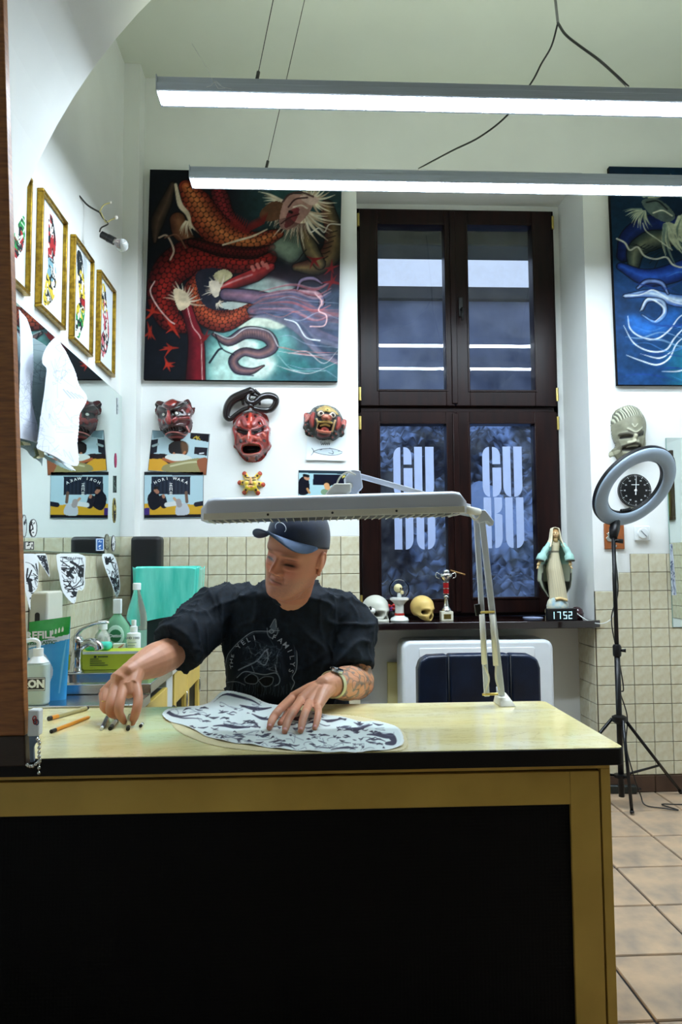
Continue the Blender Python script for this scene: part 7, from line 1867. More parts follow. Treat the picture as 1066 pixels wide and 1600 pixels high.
HS = 1.118
HC = J(462.9, 866.4, 2.37)
HYAW, HPIT, HROL = -.619, .213, .326
T_head = Matrix.Translation(HC) @ Matrix.Rotation(HYAW, 4, 'Z') @ Matrix.Rotation(HPIT, 4, 'X') @ Matrix.Rotation(HROL, 4, 'Y') @ Matrix.Scale(HS, 4)
def head_local(nu=128, nv=100):
    zt_ = np.array([-.122, -.117, -.105, -.088, -.070, -.050, -.025, 0, .03, .06, .09, .11, .122])
    fr = np.array([-.050, -.078, -.090, -.090, -.087, -.086, -.086, -.087, -.092, -.089, -.068, -.040, 0])
    bk = np.array([.005, .012, .026, .044, .062, .078, .092, .098, .102, .096, .076, .046, 0])
    hw = np.array([.016, .030, .045, .056, .064, .069, .073, .074, .076, .073, .058, .036, .001])
    s_ = np.linspace(0, 1, nv); z = -.122+.244*(.5-.5*np.cos(PI*s_))
    f, b_, w = np.interp(z, zt_, fr), np.interp(z, zt_, bk), np.interp(z, zt_, hw)
    a = np.linspace(0, 2*PI, nu, endpoint=False)
    yc, yr = (f+b_)/2, (b_-f)/2
    ca, sa = np.cos(a), np.sin(a); ex = .86
    X = w[:, None]*np.sign(ca)*np.abs(ca)**ex; Y = yc[:, None]+yr[:, None]*np.sign(sa)*np.abs(sa)**ex
    Z = np.repeat(z[:, None], nu, 1)
    V = np.stack([X, Y, Z], -1).reshape(-1, 3)
    frt = np.clip(-V[:, 1]/.05, 0, 1)
    def push(c, r, d):
        w_ = np.exp(-(((V[:, [0, 2]]-np.array([c[0], c[1]]))/np.array(r))**2).sum(-1))*frt
        V[:, 1] -= d*w_
    def both(c, r, d): push(c, r, d); push((-c[0], c[1]), r, d)
    both((.033, .004), (.019, .011), -.017)     # eye sockets
    both((.030, .024), (.026, .008), .008)      # brow ridge
    push((0, .022), (.012, .012), .002)
    for zz, rw, d in ((.010, .008, .006), (.0, .0085, .011), (-.010, .0095, .017), (-.020, .0115, .023), (-.030, .0135, .024)): push((0, zz), (rw, .0085), d*.92)
    both((.0145, -.034), (.0075, .0065), .014); both((.0235, -.044), (.004, .012), -.0035)    # nostril wings
    both((.033, -.002), (.014, .006), .007)     # lids
    both((.034, -.014), (.015, .005), .005); both((.034, -.0215), (.017, .003), -.0025)     # bags
    both((.046, -.026), (.020, .020), .006)     # cheeks
    both((.020, -.047), (.006, .016), -.003)
    push((0, -.056), (.022, .005), .006); push((0, -.0605), (.026, .0022), -.004); push((0, -.068), (.019, .0055), .006)
    push((0, -.078), (.018, .005), -.004); push((0, -.100), (.020, .014), .008)
    return V, gridfaces(nu, nv, wrap=True), nu, nv
hv, hq, nu, nv = head_local()
body = MB()
o_ = len(body.v)
body.v += [T_head @ Vector(p) for p in hv]; body.f += [tuple(int(i)+o_ for i in q) for q in hq]
body.f += [tuple(o_+i for i in range(nu-1, -1, -1)), tuple(o_+(nv-1)*nu+i for i in range(nu))]; body.c += [(1, 1, 1, 1)]*len(hv)
# ears
for sx_ in (-1, 1):
    R = T_head.to_3x3().normalized() @ Matrix.Rotation(sx_*.35, 3, 'Z')
    c = T_head @ Vector((sx_*.079, .016, -.004))
    body.ell(c, (.006*HS, .019*HS, .031*HS), 14, 12, R=R)
    rim = [T_head @ Vector((sx_*(.0775+.004*math.sin(a)), .016+.017*math.cos(a), -.004+.030*math.sin(a))) for a in np.linspace(-.9, 3.6, 18)]
    body.tube(rim, .0042*HS, 8)
    body.ell(T_head @ Vector((sx_*.079, .010, -.034)), (.006*HS, .008*HS, .009*HS), 10, 8)
# neck, torso core
NB = J(452, 936, 2.53)
body.tube([T_head @ Vector((0, .030, -.02)), T_head @ Vector((0, .022, -.075)), NB, NB+Vector((0, .05, -.05))], [.052*HS, .054*HS, .068, .045], 24)
body.ell(T_head @ Vector((0, -.028, -.108)), (.046*HS, .050*HS, .022*HS), 18, 12, R=T_head.to_3x3().normalized())   # soft chin fold
# arms
shR, elR, wrR = J(338, 958, 2.60), J(264, 1022, 2.43), J(211, 1046, 2.265)
shL, elL, wrL = J(545, 962, 2.60), J(560, 1066, 2.50), J(513, 1070, 2.315)
TC = Vector((J(448, 1000, 2.62).x, 2.62, 1.0))
body.tube([shR, TC+Vector((0, 0, .08)), shL], [.06, .1, .06], 14)
body.tube([NB, TC, TC+Vector((0, 0, -.4))], [.07, .15, .16], 16)
def limb(a, b_, c, ra, rb, rc, bul=.0):
    """upper arm a-b and forearm b-c as one tapering chain"""
    pts = [a, a.lerp(b_, .5), a.lerp(b_, .85), b_, b_.lerp(c, .22), b_.lerp(c, .55), b_.lerp(c, .85), c, c+(c-b_).normalized()*.022, c+(c-b_).normalized()*.036]
    body.tube(catmull([tuple(p) for p in pts], 3), list(np.interp(np.linspace(0, 1, 28), [0, .24, .36, .40, .50, .62, .73, .79, .9, 1], [ra, ra*.9, rb*1.02, rb, rb*1.04, (rb+rc)/2*1.0, rc*1.05, rc, rc*.8, rc*.3])), 18)
limb(shR, elR, wrR+(wrR-elR).normalized()*.025, .056, .053, .030)
limb(shL, elL, wrL+(wrL-elL).normalized()*.02, .056, .055, .031)
body.ell(wrR, (.034, .036, .032), 16, 12); body.ell(wrL, (.036, .034, .031), 16, 12)
RED = []      # knuckle points
NAIL = []
def finger(pts, r, k=1.17):
    r *= k
    q = catmull([tuple(p) for p in pts], 4); k = len(q)
    body.tube(q, list(np.interp(np.linspace(0, 1, k), [0, .33, .66, .9, 1], [r*1.18, r*1.06, r, r*.88, r*.6])), 12)
    body.ell(pts[-1], (r*.72, r*.72, r*.72), 10, 8)
    RED.extend([Vector(p) for p in pts[:-1]]+[Vector(pts[-1])])
# right hand: closing on a pen
wristR = wrR
mcp = {'i': J(194, 1072, 2.20), 'm': J(180, 1073, 2.205), 'r': J(168, 1078, 2.215), 'p': J(160, 1084, 2.235)}
for k, r in (('i', .0190), ('m', .0190), ('r', .0180), ('p', .0165)):
    body.tube([wristR+(wristR-elR).normalized()*-.02, wristR.lerp(mcp[k], .5)+Vector((0, 0, .002)), mcp[k]], [.028, .023, r*.92], 12)
body.tube([wristR, J(206, 1072, 2.205)], [.033, .022], 12)
body.tube([wristR.lerp(J(185, 1068, 2.215), .25), J(187, 1066, 2.222), J(184, 1074, 2.212)], [.034, .034, .022], 14)
body.tube([J(200, 1070, 2.205), J(204, 1088, 2.185)], [.022, .014], 12)
finger([mcp['i'], J(188, 1096, 2.155), J(186, 1113, 2.140), J(194, 1127, 2.150)], .0098, 1.34)
finger([mcp['m'], J(174, 1098, 2.160), J(172, 1112, 2.150), J(180, 1119, 2.168)], .0098, 1.34)
finger([mcp['r'], J(165, 1095, 2.175), J(164, 1107, 2.170), J(170, 1112, 2.185)], .0094, 1.3)
finger([mcp['p'], J(161, 1097, 2.20), J(161, 1106, 2.20), J(166, 1110, 2.21)], .0084)
thb = J(212, 1068, 2.215)
body.tube([wristR, thb], [.028, .0165], 12)
finger([thb, J(216, 1090, 2.175), J(213, 1110, 2.150), J(207, 1129, 2.146)], .0108, 1.25)
# left hand: spread on the drawing
HZ = DZ+.012
mcL = {'i': JZ(456, 1091, DZ+.048), 'm': JZ(470, 1094, DZ+.050), 'r': JZ(484, 1098, DZ+.046), 'p': JZ(496, 1104, DZ+.040)}
for k, r in (('i', .0168), ('m', .0170), ('r', .0165), ('p', .015)):
    body.tube([wrL+(elL-wrL)*.06, wrL.lerp(mcL[k], .5)+Vector((0, 0, .004)), mcL[k]], [.030, .023, r], 12)
body.tube([wrL.lerp(mcL['m'], .2)+Vector((0, 0, -.006)), wrL.lerp(mcL['r'], .75)+Vector((0, 0, -.012))], [.028, .024], 12)
finger([mcL['i'], JZ(437, 1109, DZ+.043), JZ(427, 1122, DZ+.027), JZ(421, 1137, DZ+.011)], .0102)
finger([mcL['m'], JZ(459, 1111, DZ+.046), JZ(450, 1126, DZ+.030), JZ(445, 1143, DZ+.011)], .0102)
finger([mcL['r'], JZ(478, 1111, DZ+.044), JZ(473, 1126, DZ+.028), JZ(470, 1142, DZ+.011)], .0098)
finger([mcL['p'], JZ(497.5, 1112, DZ+.040), JZ(496, 1124, DZ+.026), JZ(492, 1138, DZ+.010)], .0086)
body.tube([wrL, JZ(463, 1098, DZ+.026)], [.026, .016], 12)
finger([JZ(466, 1097, DZ+.026), JZ(452, 1112, DZ+.020), JZ(446, 1122, DZ+.014), JZ(438, 1130, DZ+.011)], .0105)
BV, BQ, BN = voxelize(body, .0023, smooth=4)
# ---- skin colouring
Ti = np.array(T_head.inverted()); hl = (np.c_[BV, np.ones(len(BV))] @ Ti.T)[:, :3]
base_c = np.array(S(210, 150, 118)[:3]); redc = np.array(S(196, 106, 86)[:3]); darkc = np.array(S(60, 34, 26)[:3])
C = np.tile(base_c, (len(BV), 1))
nz_ = np.array([noise.noise(Vector(p)*38) for p in BV]); C = C*(1+.07*nz_)[:, None]
inhead = (hl[:, 2] > -.16) & (np.abs(hl[:, 0]) < .11) & (np.abs(hl[:, 1]) < .14)
fr_ok = inhead & (hl[:, 1] < -.02)
def paint(w, col): 
    global C
    w = np.clip(w, 0, 1)[:, None]; C = C*(1-w)+np.array(col)*w
def fg(cx, cz, rx, rz): return np.exp(-(((hl[:, 0]-cx)/rx)**2+((hl[:, 2]-cz)/rz)**2))*fr_ok
paint(inhead*.30, redc)
for sx_ in (-1, 1):
    paint(.55*fg(sx_*.042, -.026, .022, .02), redc)
    # brow, lash line, and lid crease, nostril and fold shade put into colour
    bz = .0215+.004*np.cos((hl[:, 0]-sx_*.030)/.02)
    paint(.75*np.exp(-((hl[:, 2]-bz)/.0036)**2)*np.exp(-((hl[:, 0]-sx_*.033)/.021)**4)*fr_ok, S(120, 78, 54)[:3])
    lz = -.0045-.12*(hl[:, 0]-sx_*.033)**2/.02
    paint(1.2*np.exp(-((hl[:, 2]-lz)/.0029)**2)*np.exp(-((hl[:, 0]-sx_*.033)/.0165)**4)*fr_ok, S(40, 24, 20)[:3])
    paint(.75*np.exp(-((hl[:, 2]-.0085)/.0024)**2)*np.exp(-((hl[:, 0]-sx_*.033)/.017)**4)*fr_ok, S(120, 66, 50)[:3])
    paint(.75*fg(sx_*.009, -.0415, .0050, .0034), S(60, 26, 22)[:3])
    fx2 = sx_*(.0175+.35*np.clip(-.036-hl[:, 2], 0, .04))
    paint(.4*np.exp(-((hl[:, 0]-fx2)/.0026)**2)*((hl[:, 2] < -.034) & (hl[:, 2] > -.066))*fr_ok, S(140, 76, 58)[:3])
    paint(.35*np.exp(-((hl[:, 2]+.0215)/.0024)**2)*np.exp(-((hl[:, 0]-sx_*.034)/.015)**4)*fr_ok, S(150, 86, 70)[:3])
    paint(.5*np.exp(-(((hl[:, 0]-sx_*.0125)/.005)**2+((hl[:, 2]-.002)/.008)**2))*fr_ok, S(130, 70, 56)[:3])
paint(.45*fg(0, -.026, .013, .012), redc)
paint(.75*np.exp(-((hl[:, 2]+.0665)/.0050)**2)*np.exp(-(hl[:, 0]/.021)**4)*fr_ok, S(178, 92, 82)[:3])
paint(.55*np.exp(-((hl[:, 2]+.0560)/.0035)**2)*np.exp(-(hl[:, 0]/.021)**4)*fr_ok, S(176, 92, 82)[:3])
paint(.95*np.exp(-((hl[:, 2]+.0608+.0035*(hl[:, 0]/.022)**2)/.0019)**2)*np.exp(-(hl[:, 0]/.024)**4)*fr_ok, S(84, 36, 34)[:3])
stub = np.clip((-.035-hl[:, 2])/.02, 0, 1)*np.clip((.05-hl[:, 1])/.03, 0, 1)*inhead*(hl[:, 2] > -.135)
paint(.34*stub*(.7+.6*np.array([noise.noise(Vector(p)*260) for p in BV])), S(120, 100, 90)[:3])
hair = inhead & (hl[:, 1] > .028) & (hl[:, 2] > -.045) & (np.abs(hl[:, 0]) < .078)
paint(hair*.25, S(140, 110, 86)[:3])
for p in RED:
    paint(.35*np.exp(-((BV-np.array(p))**2).sum(-1)/.011**2), redc)
# nails on the left hand
for tip, prev in ((JZ(421, 1137, DZ+.011), JZ(427, 1122, DZ+.027)), (JZ(445, 1143, DZ+.011), JZ(450, 1126, DZ+.030)), (JZ(470, 1142, DZ+.011), JZ(473, 1126, DZ+.028)), (JZ(492, 1138, DZ+.010), JZ(496, 1124, DZ+.026))):
    c = tip+(prev-tip).normalized()*.004+Vector((0, -.004, .007))
    paint(.9*np.clip(2.2*np.exp(-((BV-np.array(c))**2).sum(-1)/.0052**2)-.5, 0, 1), S(226, 160, 160)[:3])
# tattooed left forearm
ax_ = np.array(wrL-elL); L_ = np.linalg.norm(ax_); ax_ /= L_
tt = (BV-np.array(elL)) @ ax_/L_; rad = np.linalg.norm((BV-np.array(elL))-np.outer(tt*L_, ax_), axis=1)
tat = (tt > -.35) & (tt < .86) & (rad < .075) & (BV[:, 0] > .02) & (BV[:, 2] < 1.0)
idx = np.where(tat)[0]
n1 = np.array([noise.noise(Vector(BV[i])*34+Vector((3, 1, 7))) for i in idx]); n2 = np.array([noise.noise(Vector(BV[i])*55+Vector((9, 4, 2))) for i in idx]); n3 = np.array([noise.noise(Vector(BV[i])*18+Vector((1, 8, 5))) for i in idx])
w = np.zeros(len(BV)); w[idx] = np.clip((n3-.05)*3, 0, .5); paint(w, S(200, 138, 84)[:3])
w = np.zeros(len(BV)); w[idx] = np.clip(.9-np.abs(n1)*9, 0, .8); paint(w, S(58, 66, 66)[:3])
w = np.zeros(len(BV)); w[idx] = np.clip((n2-.12)*4, 0, .65); paint(w, S(96, 110, 110)[:3])
# seat the hands on the desk
man = thing('person', 'man in black T-shirt and navy cap leaning over drawing', 'person', (TC.x, 2.78, 0))
M_skin = colmat('skin', .42, .45, sss=.12, bump=.10, bscale=420)
npmesh('body', BV, BQ[:, ::-1], M_skin, man, C)

# ---- T-shirt
def folds(V, Nn, specs):
    d = np.zeros(len(V))
    for (sc, off, amp, pw) in specs:
        f = np.array([1-abs(noise.noise(Vector((p[0]*sc[0], p[1]*sc[1], p[2]*sc[2]))+Vector(off)))*2.2 for p in V])
        d += amp*np.clip(f, 0, 1)**pw
    return V+Nn*d[:, None]
sh = MB()
tx = TC.x
rows = [(.50, .215, .150, 2.66, 0), (.70, .212, .150, 2.63, 0), (.84, .205, .145, 2.605, 0), (.95, .212, .140, 2.60, 0), (1.04, .218, .132, 2.60, 0), (1.10, .205, .124, 2.590, 0), (1.135, .170, .112, 2.580, .002), (1.165, .112, .090, 2.575, .006), (1.178, .090, .074, 2.575, .008)]
vs = []; n = 40
for (z, w, d, yc, dx) in rows:
    for i in range(n):
        a = 2*PI*i/n; c, s_ = math.cos(a), math.sin(a)
        vs.append((tx+dx+w*math.copysign(abs(c)**.8, c), yc+d*math.copysign(abs(s_)**.85, s_), z))
fs = [(i*n+j, i*n+(j+1) % n, (i+1)*n+(j+1) % n, (i+1)*n+j) for i in range(len(rows)-1) for j in range(n)]
fs += [tuple(range(n-1, -1, -1)), tuple(range((len(rows)-1)*n, len(rows)*n))]
sh.add(vs, fs)
dR = (elR-shR).normalized(); dL = (elL-shL).normalized()
eR = J(274, 1014, 2.44); eL = J(551, 1044, 2.515)
sh.tube(catmull([tuple(TC+Vector((-.08, -.01, .075))), tuple(shR+Vector((.03, 0, .01))), tuple(shR+dR*.07), tuple(shR.lerp(eR, .6)), tuple(eR)], 4), list(np.interp(np.linspace(0, 1, 17), [0, .3, .5, .75, 1], [.085, .090, .088, .088, .090])), 24)
sh.tube(catmull([tuple(TC+Vector((.08, -.01, .06))), tuple(shL+Vector((-.04, 0, .0))), tuple(shL+dL*.05), tuple(shL.lerp(eL, .6)), tuple(eL)], 4), list(np.interp(np.linspace(0, 1, 17), [0, .3, .5, .75, 1], [.085, .088, .084, .078, .076])), 24)
SV, SQ, SN = voxelize(sh, .0060, smooth=4, fac=.5)
SV = folds(SV, SN, [((10, 10, 3.2), (2, 5, 1), .012, 6), ((20, 20, 8), (7, 3, 4), .005, 6), ((5, 5, 12), (1, 1, 9), .008, 7)])
M_shirt = mat('black_cotton', S(20, 32, 44), .8, scale=60, col2=S(10, 17, 25), bump=.15, bscale=600, spec=.25)
shirt = npmesh('t_shirt', SV, SQ[:, ::-1], M_shirt, man)
shirt['label'] = 'black cotton T-shirt with a faint grey emblem'
# neckband and sleeve hems
b = MB(); nb = []
for i in range(40):
    a = 2*PI*i/40; nb.append((NB.x+.003+.088*math.cos(a), NB.y+.014+.086*math.sin(a), 1.152+.036*math.sin(a)))
b.tube(nb, .0085, 8, closed=True, flat=1.5); b.build('neckband', M_shirt, shirt, smooth=True)
# printed emblem carried by the cloth surface
bvh = BVHTree.FromPolygons([Vector(p) for p in SV], [tuple(q) for q in SQ])
def onshirt(px, py, lift=.0022):
    d = ray(px, py).normalized(); h = bvh.ray_cast(ORI, d)
    if h[0] is None: return None
    return h[0]-d*lift
def ce(x, y): return 340+x/7.614, 955+y/7.614
A = Art(20, 80, 960, 1060, 150, 156, (15, 24, 34))
ink, ink2 = (156, 168, 178), (92, 106, 118)
ring = [(95, 840), (90, 700), (110, 560), (150, 480), (260, 360), (400, 255), (500, 238), (600, 240), (760, 232), (850, 285), (930, 400), (945, 560), (935, 700), (890, 790), (915, 850), (880, 930)]
A.stroke(ring, 9, ink, .9); A.stroke([((x-520)*.95+520, (y-600)*.95+600) for x, y in ring[:-2]], 5, ink2, .8)
A.poly([(630, 195), (685, 95), (700, 185), (720, 215), (640, 240)], ink2, .9); A.stroke([(625, 190), (685, 92), (702, 190)], 8, ink); A.stroke([(610, 240), (640, 215), (670, 240), (645, 262), (620, 250)], 9, ink); A.stroke([(590, 200), (600, 280), (650, 320), (710, 270), (720, 200)], 9, ink, .8)
rs = np.random.RandomState(6)
for k in range(90):
    a = rs.uniform(0, 2*PI); r = rs.uniform(40, 250); p = np.array([530+r*math.cos(a)*1.1, 560+r*math.sin(a)*.7])
    A.stroke([p, p+rs.randn(2)*28, p+rs.randn(2)*44], rs.uniform(3, 7), ink if k % 3 == 0 else ink2, rs.uniform(.3, .75), n=3)
A.stroke([(250, 700), (330, 660), (470, 590), (560, 480), (600, 450)], 16, ink, .7); A.stroke([(480, 600), (560, 640), (600, 560), (590, 470)], 12, ink, .7)
A.poly([(330, 790), (400, 750), (470, 790), (470, 850), (380, 860), (325, 840)], (6, 9, 12), 1, smooth=True); A.poly([(490, 800), (570, 780), (650, 800), (640, 870), (560, 890), (500, 850)], (6, 9, 12), 1, smooth=True)
A.poly([(450, 920), (510, 880), (560, 930), (540, 980), (470, 980)], (6, 9, 12), 1, smooth=True)
A.stroke([(320, 800), (400, 745), (470, 780), (480, 830), (440, 865), (340, 850), (320, 800)], 7, ink, .8); A.stroke([(490, 820), (560, 780), (660, 790), (640, 870), (560, 895), (490, 830)], 7, ink, .8)
A.stroke([(230, 790), (320, 720), (440, 735), (560, 755), (690, 735), (740, 800), (730, 860), (680, 890)], 9, ink, .9); A.stroke([(690, 640), (700, 730)], 7, ink)
for k in range(26):
    x = 80+34*k; A.stroke([(x, 870+20*math.sin(k)), (x+14*math.sin(k*2), 930), (x-8, 1000+20*math.cos(k))], 4, ink2, .7)
A.stroke([(30, 910), (110, 850), (230, 840), (330, 880)], 7, ink, .8)
G = np.full((A.ny, A.nx, 3), np.nan)
for j in range(A.ny):
    for i in range(A.nx):
        p = onshirt(*ce(A.x[j, i], A.y[j, i]))
        if p is not None: G[j, i] = p
ok = ~np.isnan(G[..., 0])
d_ = (np.hypot((A.x-520)/450, np.maximum((600-A.y)/390, (A.y-600)/470)) < 1.0) | ((A.x > 570) & (A.x < 740) & (A.y < 330) & (A.y > 85)) | ((A.y > 800) & (A.x > 20) & (A.x < 925))
mk = ok & d_
# keep only points near the chest surface depth
mk &= np.abs(G[..., 1]-np.nanmedian(G[..., 1])) < .16
V_ = np.where(np.isnan(G), 0, G).reshape(-1, 3); q = gridfaces(A.nx, A.ny, mask=mk)
span = np.ptp(V_[q][..., 1], axis=1); q = q[span < .03]
V_, q, C_ = compact(V_, q, A.linear())
npmesh('printed_emblem', V_, q[:, ::-1], colmat('emblem_ink', .8, .2), shirt, C_, label='grey printed skull emblem')
M_ink = mat('grey_ink', S(150, 160, 170), .8)
def arcletters(word, cx, cy, rx, ry, a0, a1, size):
    for k, ch in enumerate(word):
        if ch == ' ': continue
        a = a0+(a1-a0)*k/(len(word)-1)
        px, py = cx+rx*math.cos(a), cy-ry*math.sin(a)
        c = onshirt(*ce(px, py), .004); c2 = onshirt(*ce(cx+(rx+20)*math.cos(a), cy-(ry+20)*math.sin(a)), .004)
        if c is None or c2 is None: continue
        yv = (c2-c).normalized(); xv = yv.cross(Vector((0, -1, 0))).normalized()*-1
        if xv.dot(Vector((math.sin(a), 0, -math.cos(a)))) < 0: xv = -xv
        text(ch, size, basis(c, xv, yv), M_ink, 'emblem_letter', shirt, bold=.0002, sx=1.1)
arcletters('THE YELI', 530, 620, 365, 310, PI*1.04, PI*.58, .023)
arcletters('FAMILYS', 545, 610, 345, 320, PI*.38, -PI*.10, .023)
# trousers and shoes below the desk
tr = MB()
hipR, hipL = Vector((tx-.10, 2.70, .50)), Vector((tx+.10, 2.70, .50))
for hp_, sx_ in ((hipR, -1), (hipL, 1)):
    kn = Vector((hp_.x+sx_*.06, 2.28, .52)); an = Vector((hp_.x+sx_*.07, 2.40, .10))
    tr.tube([hp_, hp_.lerp(kn, .5), kn, kn.lerp(an, .5), an], [.10, .088, .07, .058, .05], 16)
tr.ell((tx, 2.70, .53), (.20, .15, .12), 20, 14)
PV, PQ, PN = voxelize(tr, .012, 3)
npmesh('trousers', PV, PQ[:, ::-1], mat('dark_trousers', S(24, 26, 34), .8), man)
for hp_, sx_ in ((hipR, -1), (hipL, 1)):
    x = hp_.x+sx_*.07; b = MB(); b.tube([(x, 2.43, .045), (x, 2.36, .05), (x, 2.27, .035), (x, 2.22, .025)], [.042, .045, .038, .022], 12); b.ell((x, 2.40, .085), (.045, .05, .05), 12, 8); b.box(x-.04, 2.21, 0, x+.04, 2.46, .02); b.build('shoe', mat('dark_shoe', S(20, 20, 22), .5) if sx_ < 0 else bpy.data.materials['dark_shoe'], man, smooth=True, auto=.8)
b = MB(); b.lathe([(.16, .33), (.18, .35), (.18, .385), (.16, .395), (0, .396)], 28, (tx, 2.74, 0))
st_ = thing('work_stool', 'round black stool under the seated man', 'stool', (tx, 2.74, 0)); b.build('seat', M_leath, st_, smooth=True, auto=.7)
b = MB(); b.tube([(tx, 2.74, .02), (tx, 2.74, .34)], .025, 12); b.build('column', M_chrome, st_, smooth=True)
b = MB(); b.lathe([(.2, 0), (.2, .012), (.05, .03), (0, .031)], 28, (tx, 2.74, 0)); b.build('foot_plate', M_chrome, st_, smooth=True, auto=.6)

# ---- cap
M_cap = mat('navy_cap_cloth', S(26, 38, 60), .7, var=.2, scale=30, bump=.15, bscale=500, sheen=.2)
M_brim = mat('blue_grey_brim', S(70, 92, 124), .75, var=.1, scale=20, bump=.1, bscale=500)
nu, nv = 64, 26; V = []
for j in range(nv):
    v = j/(nv-1); th = v*PI*.5
    for i in range(nu):
        a = 2*PI*i/nu; c, s_ = math.cos(a), math.sin(a)
        r = math.cos(th*.995)**.72
        tilt = .046-.030*s_-.004     # front edge higher than the back
        V.append(tuple(T_head @ Vector((.0835*r*c, .004+.106*r*s_, tilt+(.140-tilt)*math.sin(th)**.9))))
cap = npmesh('cap', np.array(V), gridfaces(nu, nv, wrap=True)[:, ::-1], M_cap, man)
m_ = cap.modifiers.new('s', 'SOLIDIFY'); m_.thickness = .004; m_.offset = 1
nu, nv = 36, 14; V = []
for j in range(nv):
    v = j/(nv-1)
    for i in range(nu):
        k_ = (i/(nu-1)-.5)*2
        a = -PI/2+k_*PI*.43; c, s_ = math.cos(a), math.sin(a)
        x = .0832*c; y = .004+.1045*s_
        ext = .080*v*max(0, 1-abs(k_)**2.6)**.7
        x2 = x*(1+.07*v*(1-abs(k_))); y2 = y-ext
        zr = .046-.030*s_
        z = zr+.001+.42*ext*(1-k_*k_)-.040*(ext/.08)*(abs(x2)/.085)**2.0-.008*(abs(k_)**3)*v
        V.append(tuple(T_head @ Vector((x2, y2, z))))
o = npmesh('brim', np.array(V), gridfaces(nu, nv)[:, ::-1], M_brim, cap); m_ = o.modifiers.new('s', 'SOLIDIFY'); m_.thickness = .0035
b = MB(); b.tube([T_head @ Vector((.018*math.cos(a), -.0965+.0*abs(math.cos(a)), .100+.014*math.sin(a))) for a in np.linspace(0, 2*PI, 20, endpoint=False)], .0012, 6, closed=True); b.build('badge_ring', M_wplast, cap, smooth=True)
b = MB(); b.ell(T_head @ Vector((0, .004, .141)), (.008, .008, .004), 10, 6); b.build('button', M_cap, cap, smooth=True)

# ---- watch and ring
wd_ = (elL-wrL).normalized(); wc = wrL+wd_*.030
upw = Vector((-.2, -.75, .75)); upw = (upw-wd_*upw.dot(wd_)).normalized(); sw = wd_.cross(upw).normalized()
M_strap = mat('cream_rubber', S(206, 206, 164), .5, var=.04)
wt = MB(); ringp = []
for k in range(28):
    a = 2*PI*k/28; r_ = .0405
    ringp.append(wc+upw*(r_*.98*math.cos(a))+sw*(r_*1.06*math.sin(a)))
vs = []
for p in ringp:
    o_ = (p-wc).normalized()
    for (dw, dr) in ((-.009, 0), (.009, 0), (.009, .003), (-.009, .003)): vs.append(p+wd_*dw+o_*dr)
fs = [(i*4+j, ((i+1) % 28)*4+j, ((i+1) % 28)*4+(j+1) % 4, i*4+(j+1) % 4) for i in range(28) for j in range(4)]
wt.add(vs, fs); watch = wt.build('wristwatch', M_strap, man, smooth=True, auto=.6, label='cream strapped wristwatch')
for k in range(4, 9):
    a = 2*PI*(k+.5)/28; o_ = upw*(.0437*math.cos(a))-sw*(.0437*1.05*math.sin(a)); b = MB(); b.ell(wc+o_, (.0022, .0022, .0022), 8, 6); b.build('strap_hole', M_black, watch, smooth=True)
Mwt = Matrix.Identity(4)
for j in range(3): Mwt[j][0], Mwt[j][1], Mwt[j][2] = wd_[j], sw[j]*-1, upw[j]
Mwt.translation = wc+upw*.040
b = MB(Mwt); b.lathe([(.019, 0), (.0215, .003), (.0215, .009), (.019, .012), (.0165, .012), (.0165, .0105), (0, .0105)], 28); b.build('watch_case', M_steel, watch, smooth=True, auto=.5)
b = MB(Mwt); b.lathe([(.0163, .0106), (.0163, .0112), (0, .0113)], 24); b.build('watch_dial', mat('dark_dial', S(24, 30, 44), .15), watch, smooth=True, auto=.5)
for a in (0.6, 2.4): b = MB(Mwt); b.tube([(0, 0, .012), (.011*math.cos(a), .011*math.sin(a), .012)], .0009, 4); b.build('watch_hand', M_wplast, watch)
b = MB(Mwt); b.tube([(0, .021, .006), (0, .026, .006)], .003, 8); b.build('crown', M_steel, watch, smooth=True)
rc_ = J(164.5, 1096, 2.172); rd = (J(164, 1107, 2.170)-J(165, 1095, 2.175)).normalized(); e1_ = rd.cross(Vector((0, 1, 0))).normalized(); e2_ = rd.cross(e1_)
b = MB(); b.tube([rc_+e1_*.0107*math.cos(a)+e2_*.0107*math.sin(a) for a in np.linspace(0, 2*PI, 20, endpoint=False)], .0016, 6, closed=True); b.build('finger_ring', mat('gold', S(226, 190, 100), .2, 1.0), man, smooth=True)
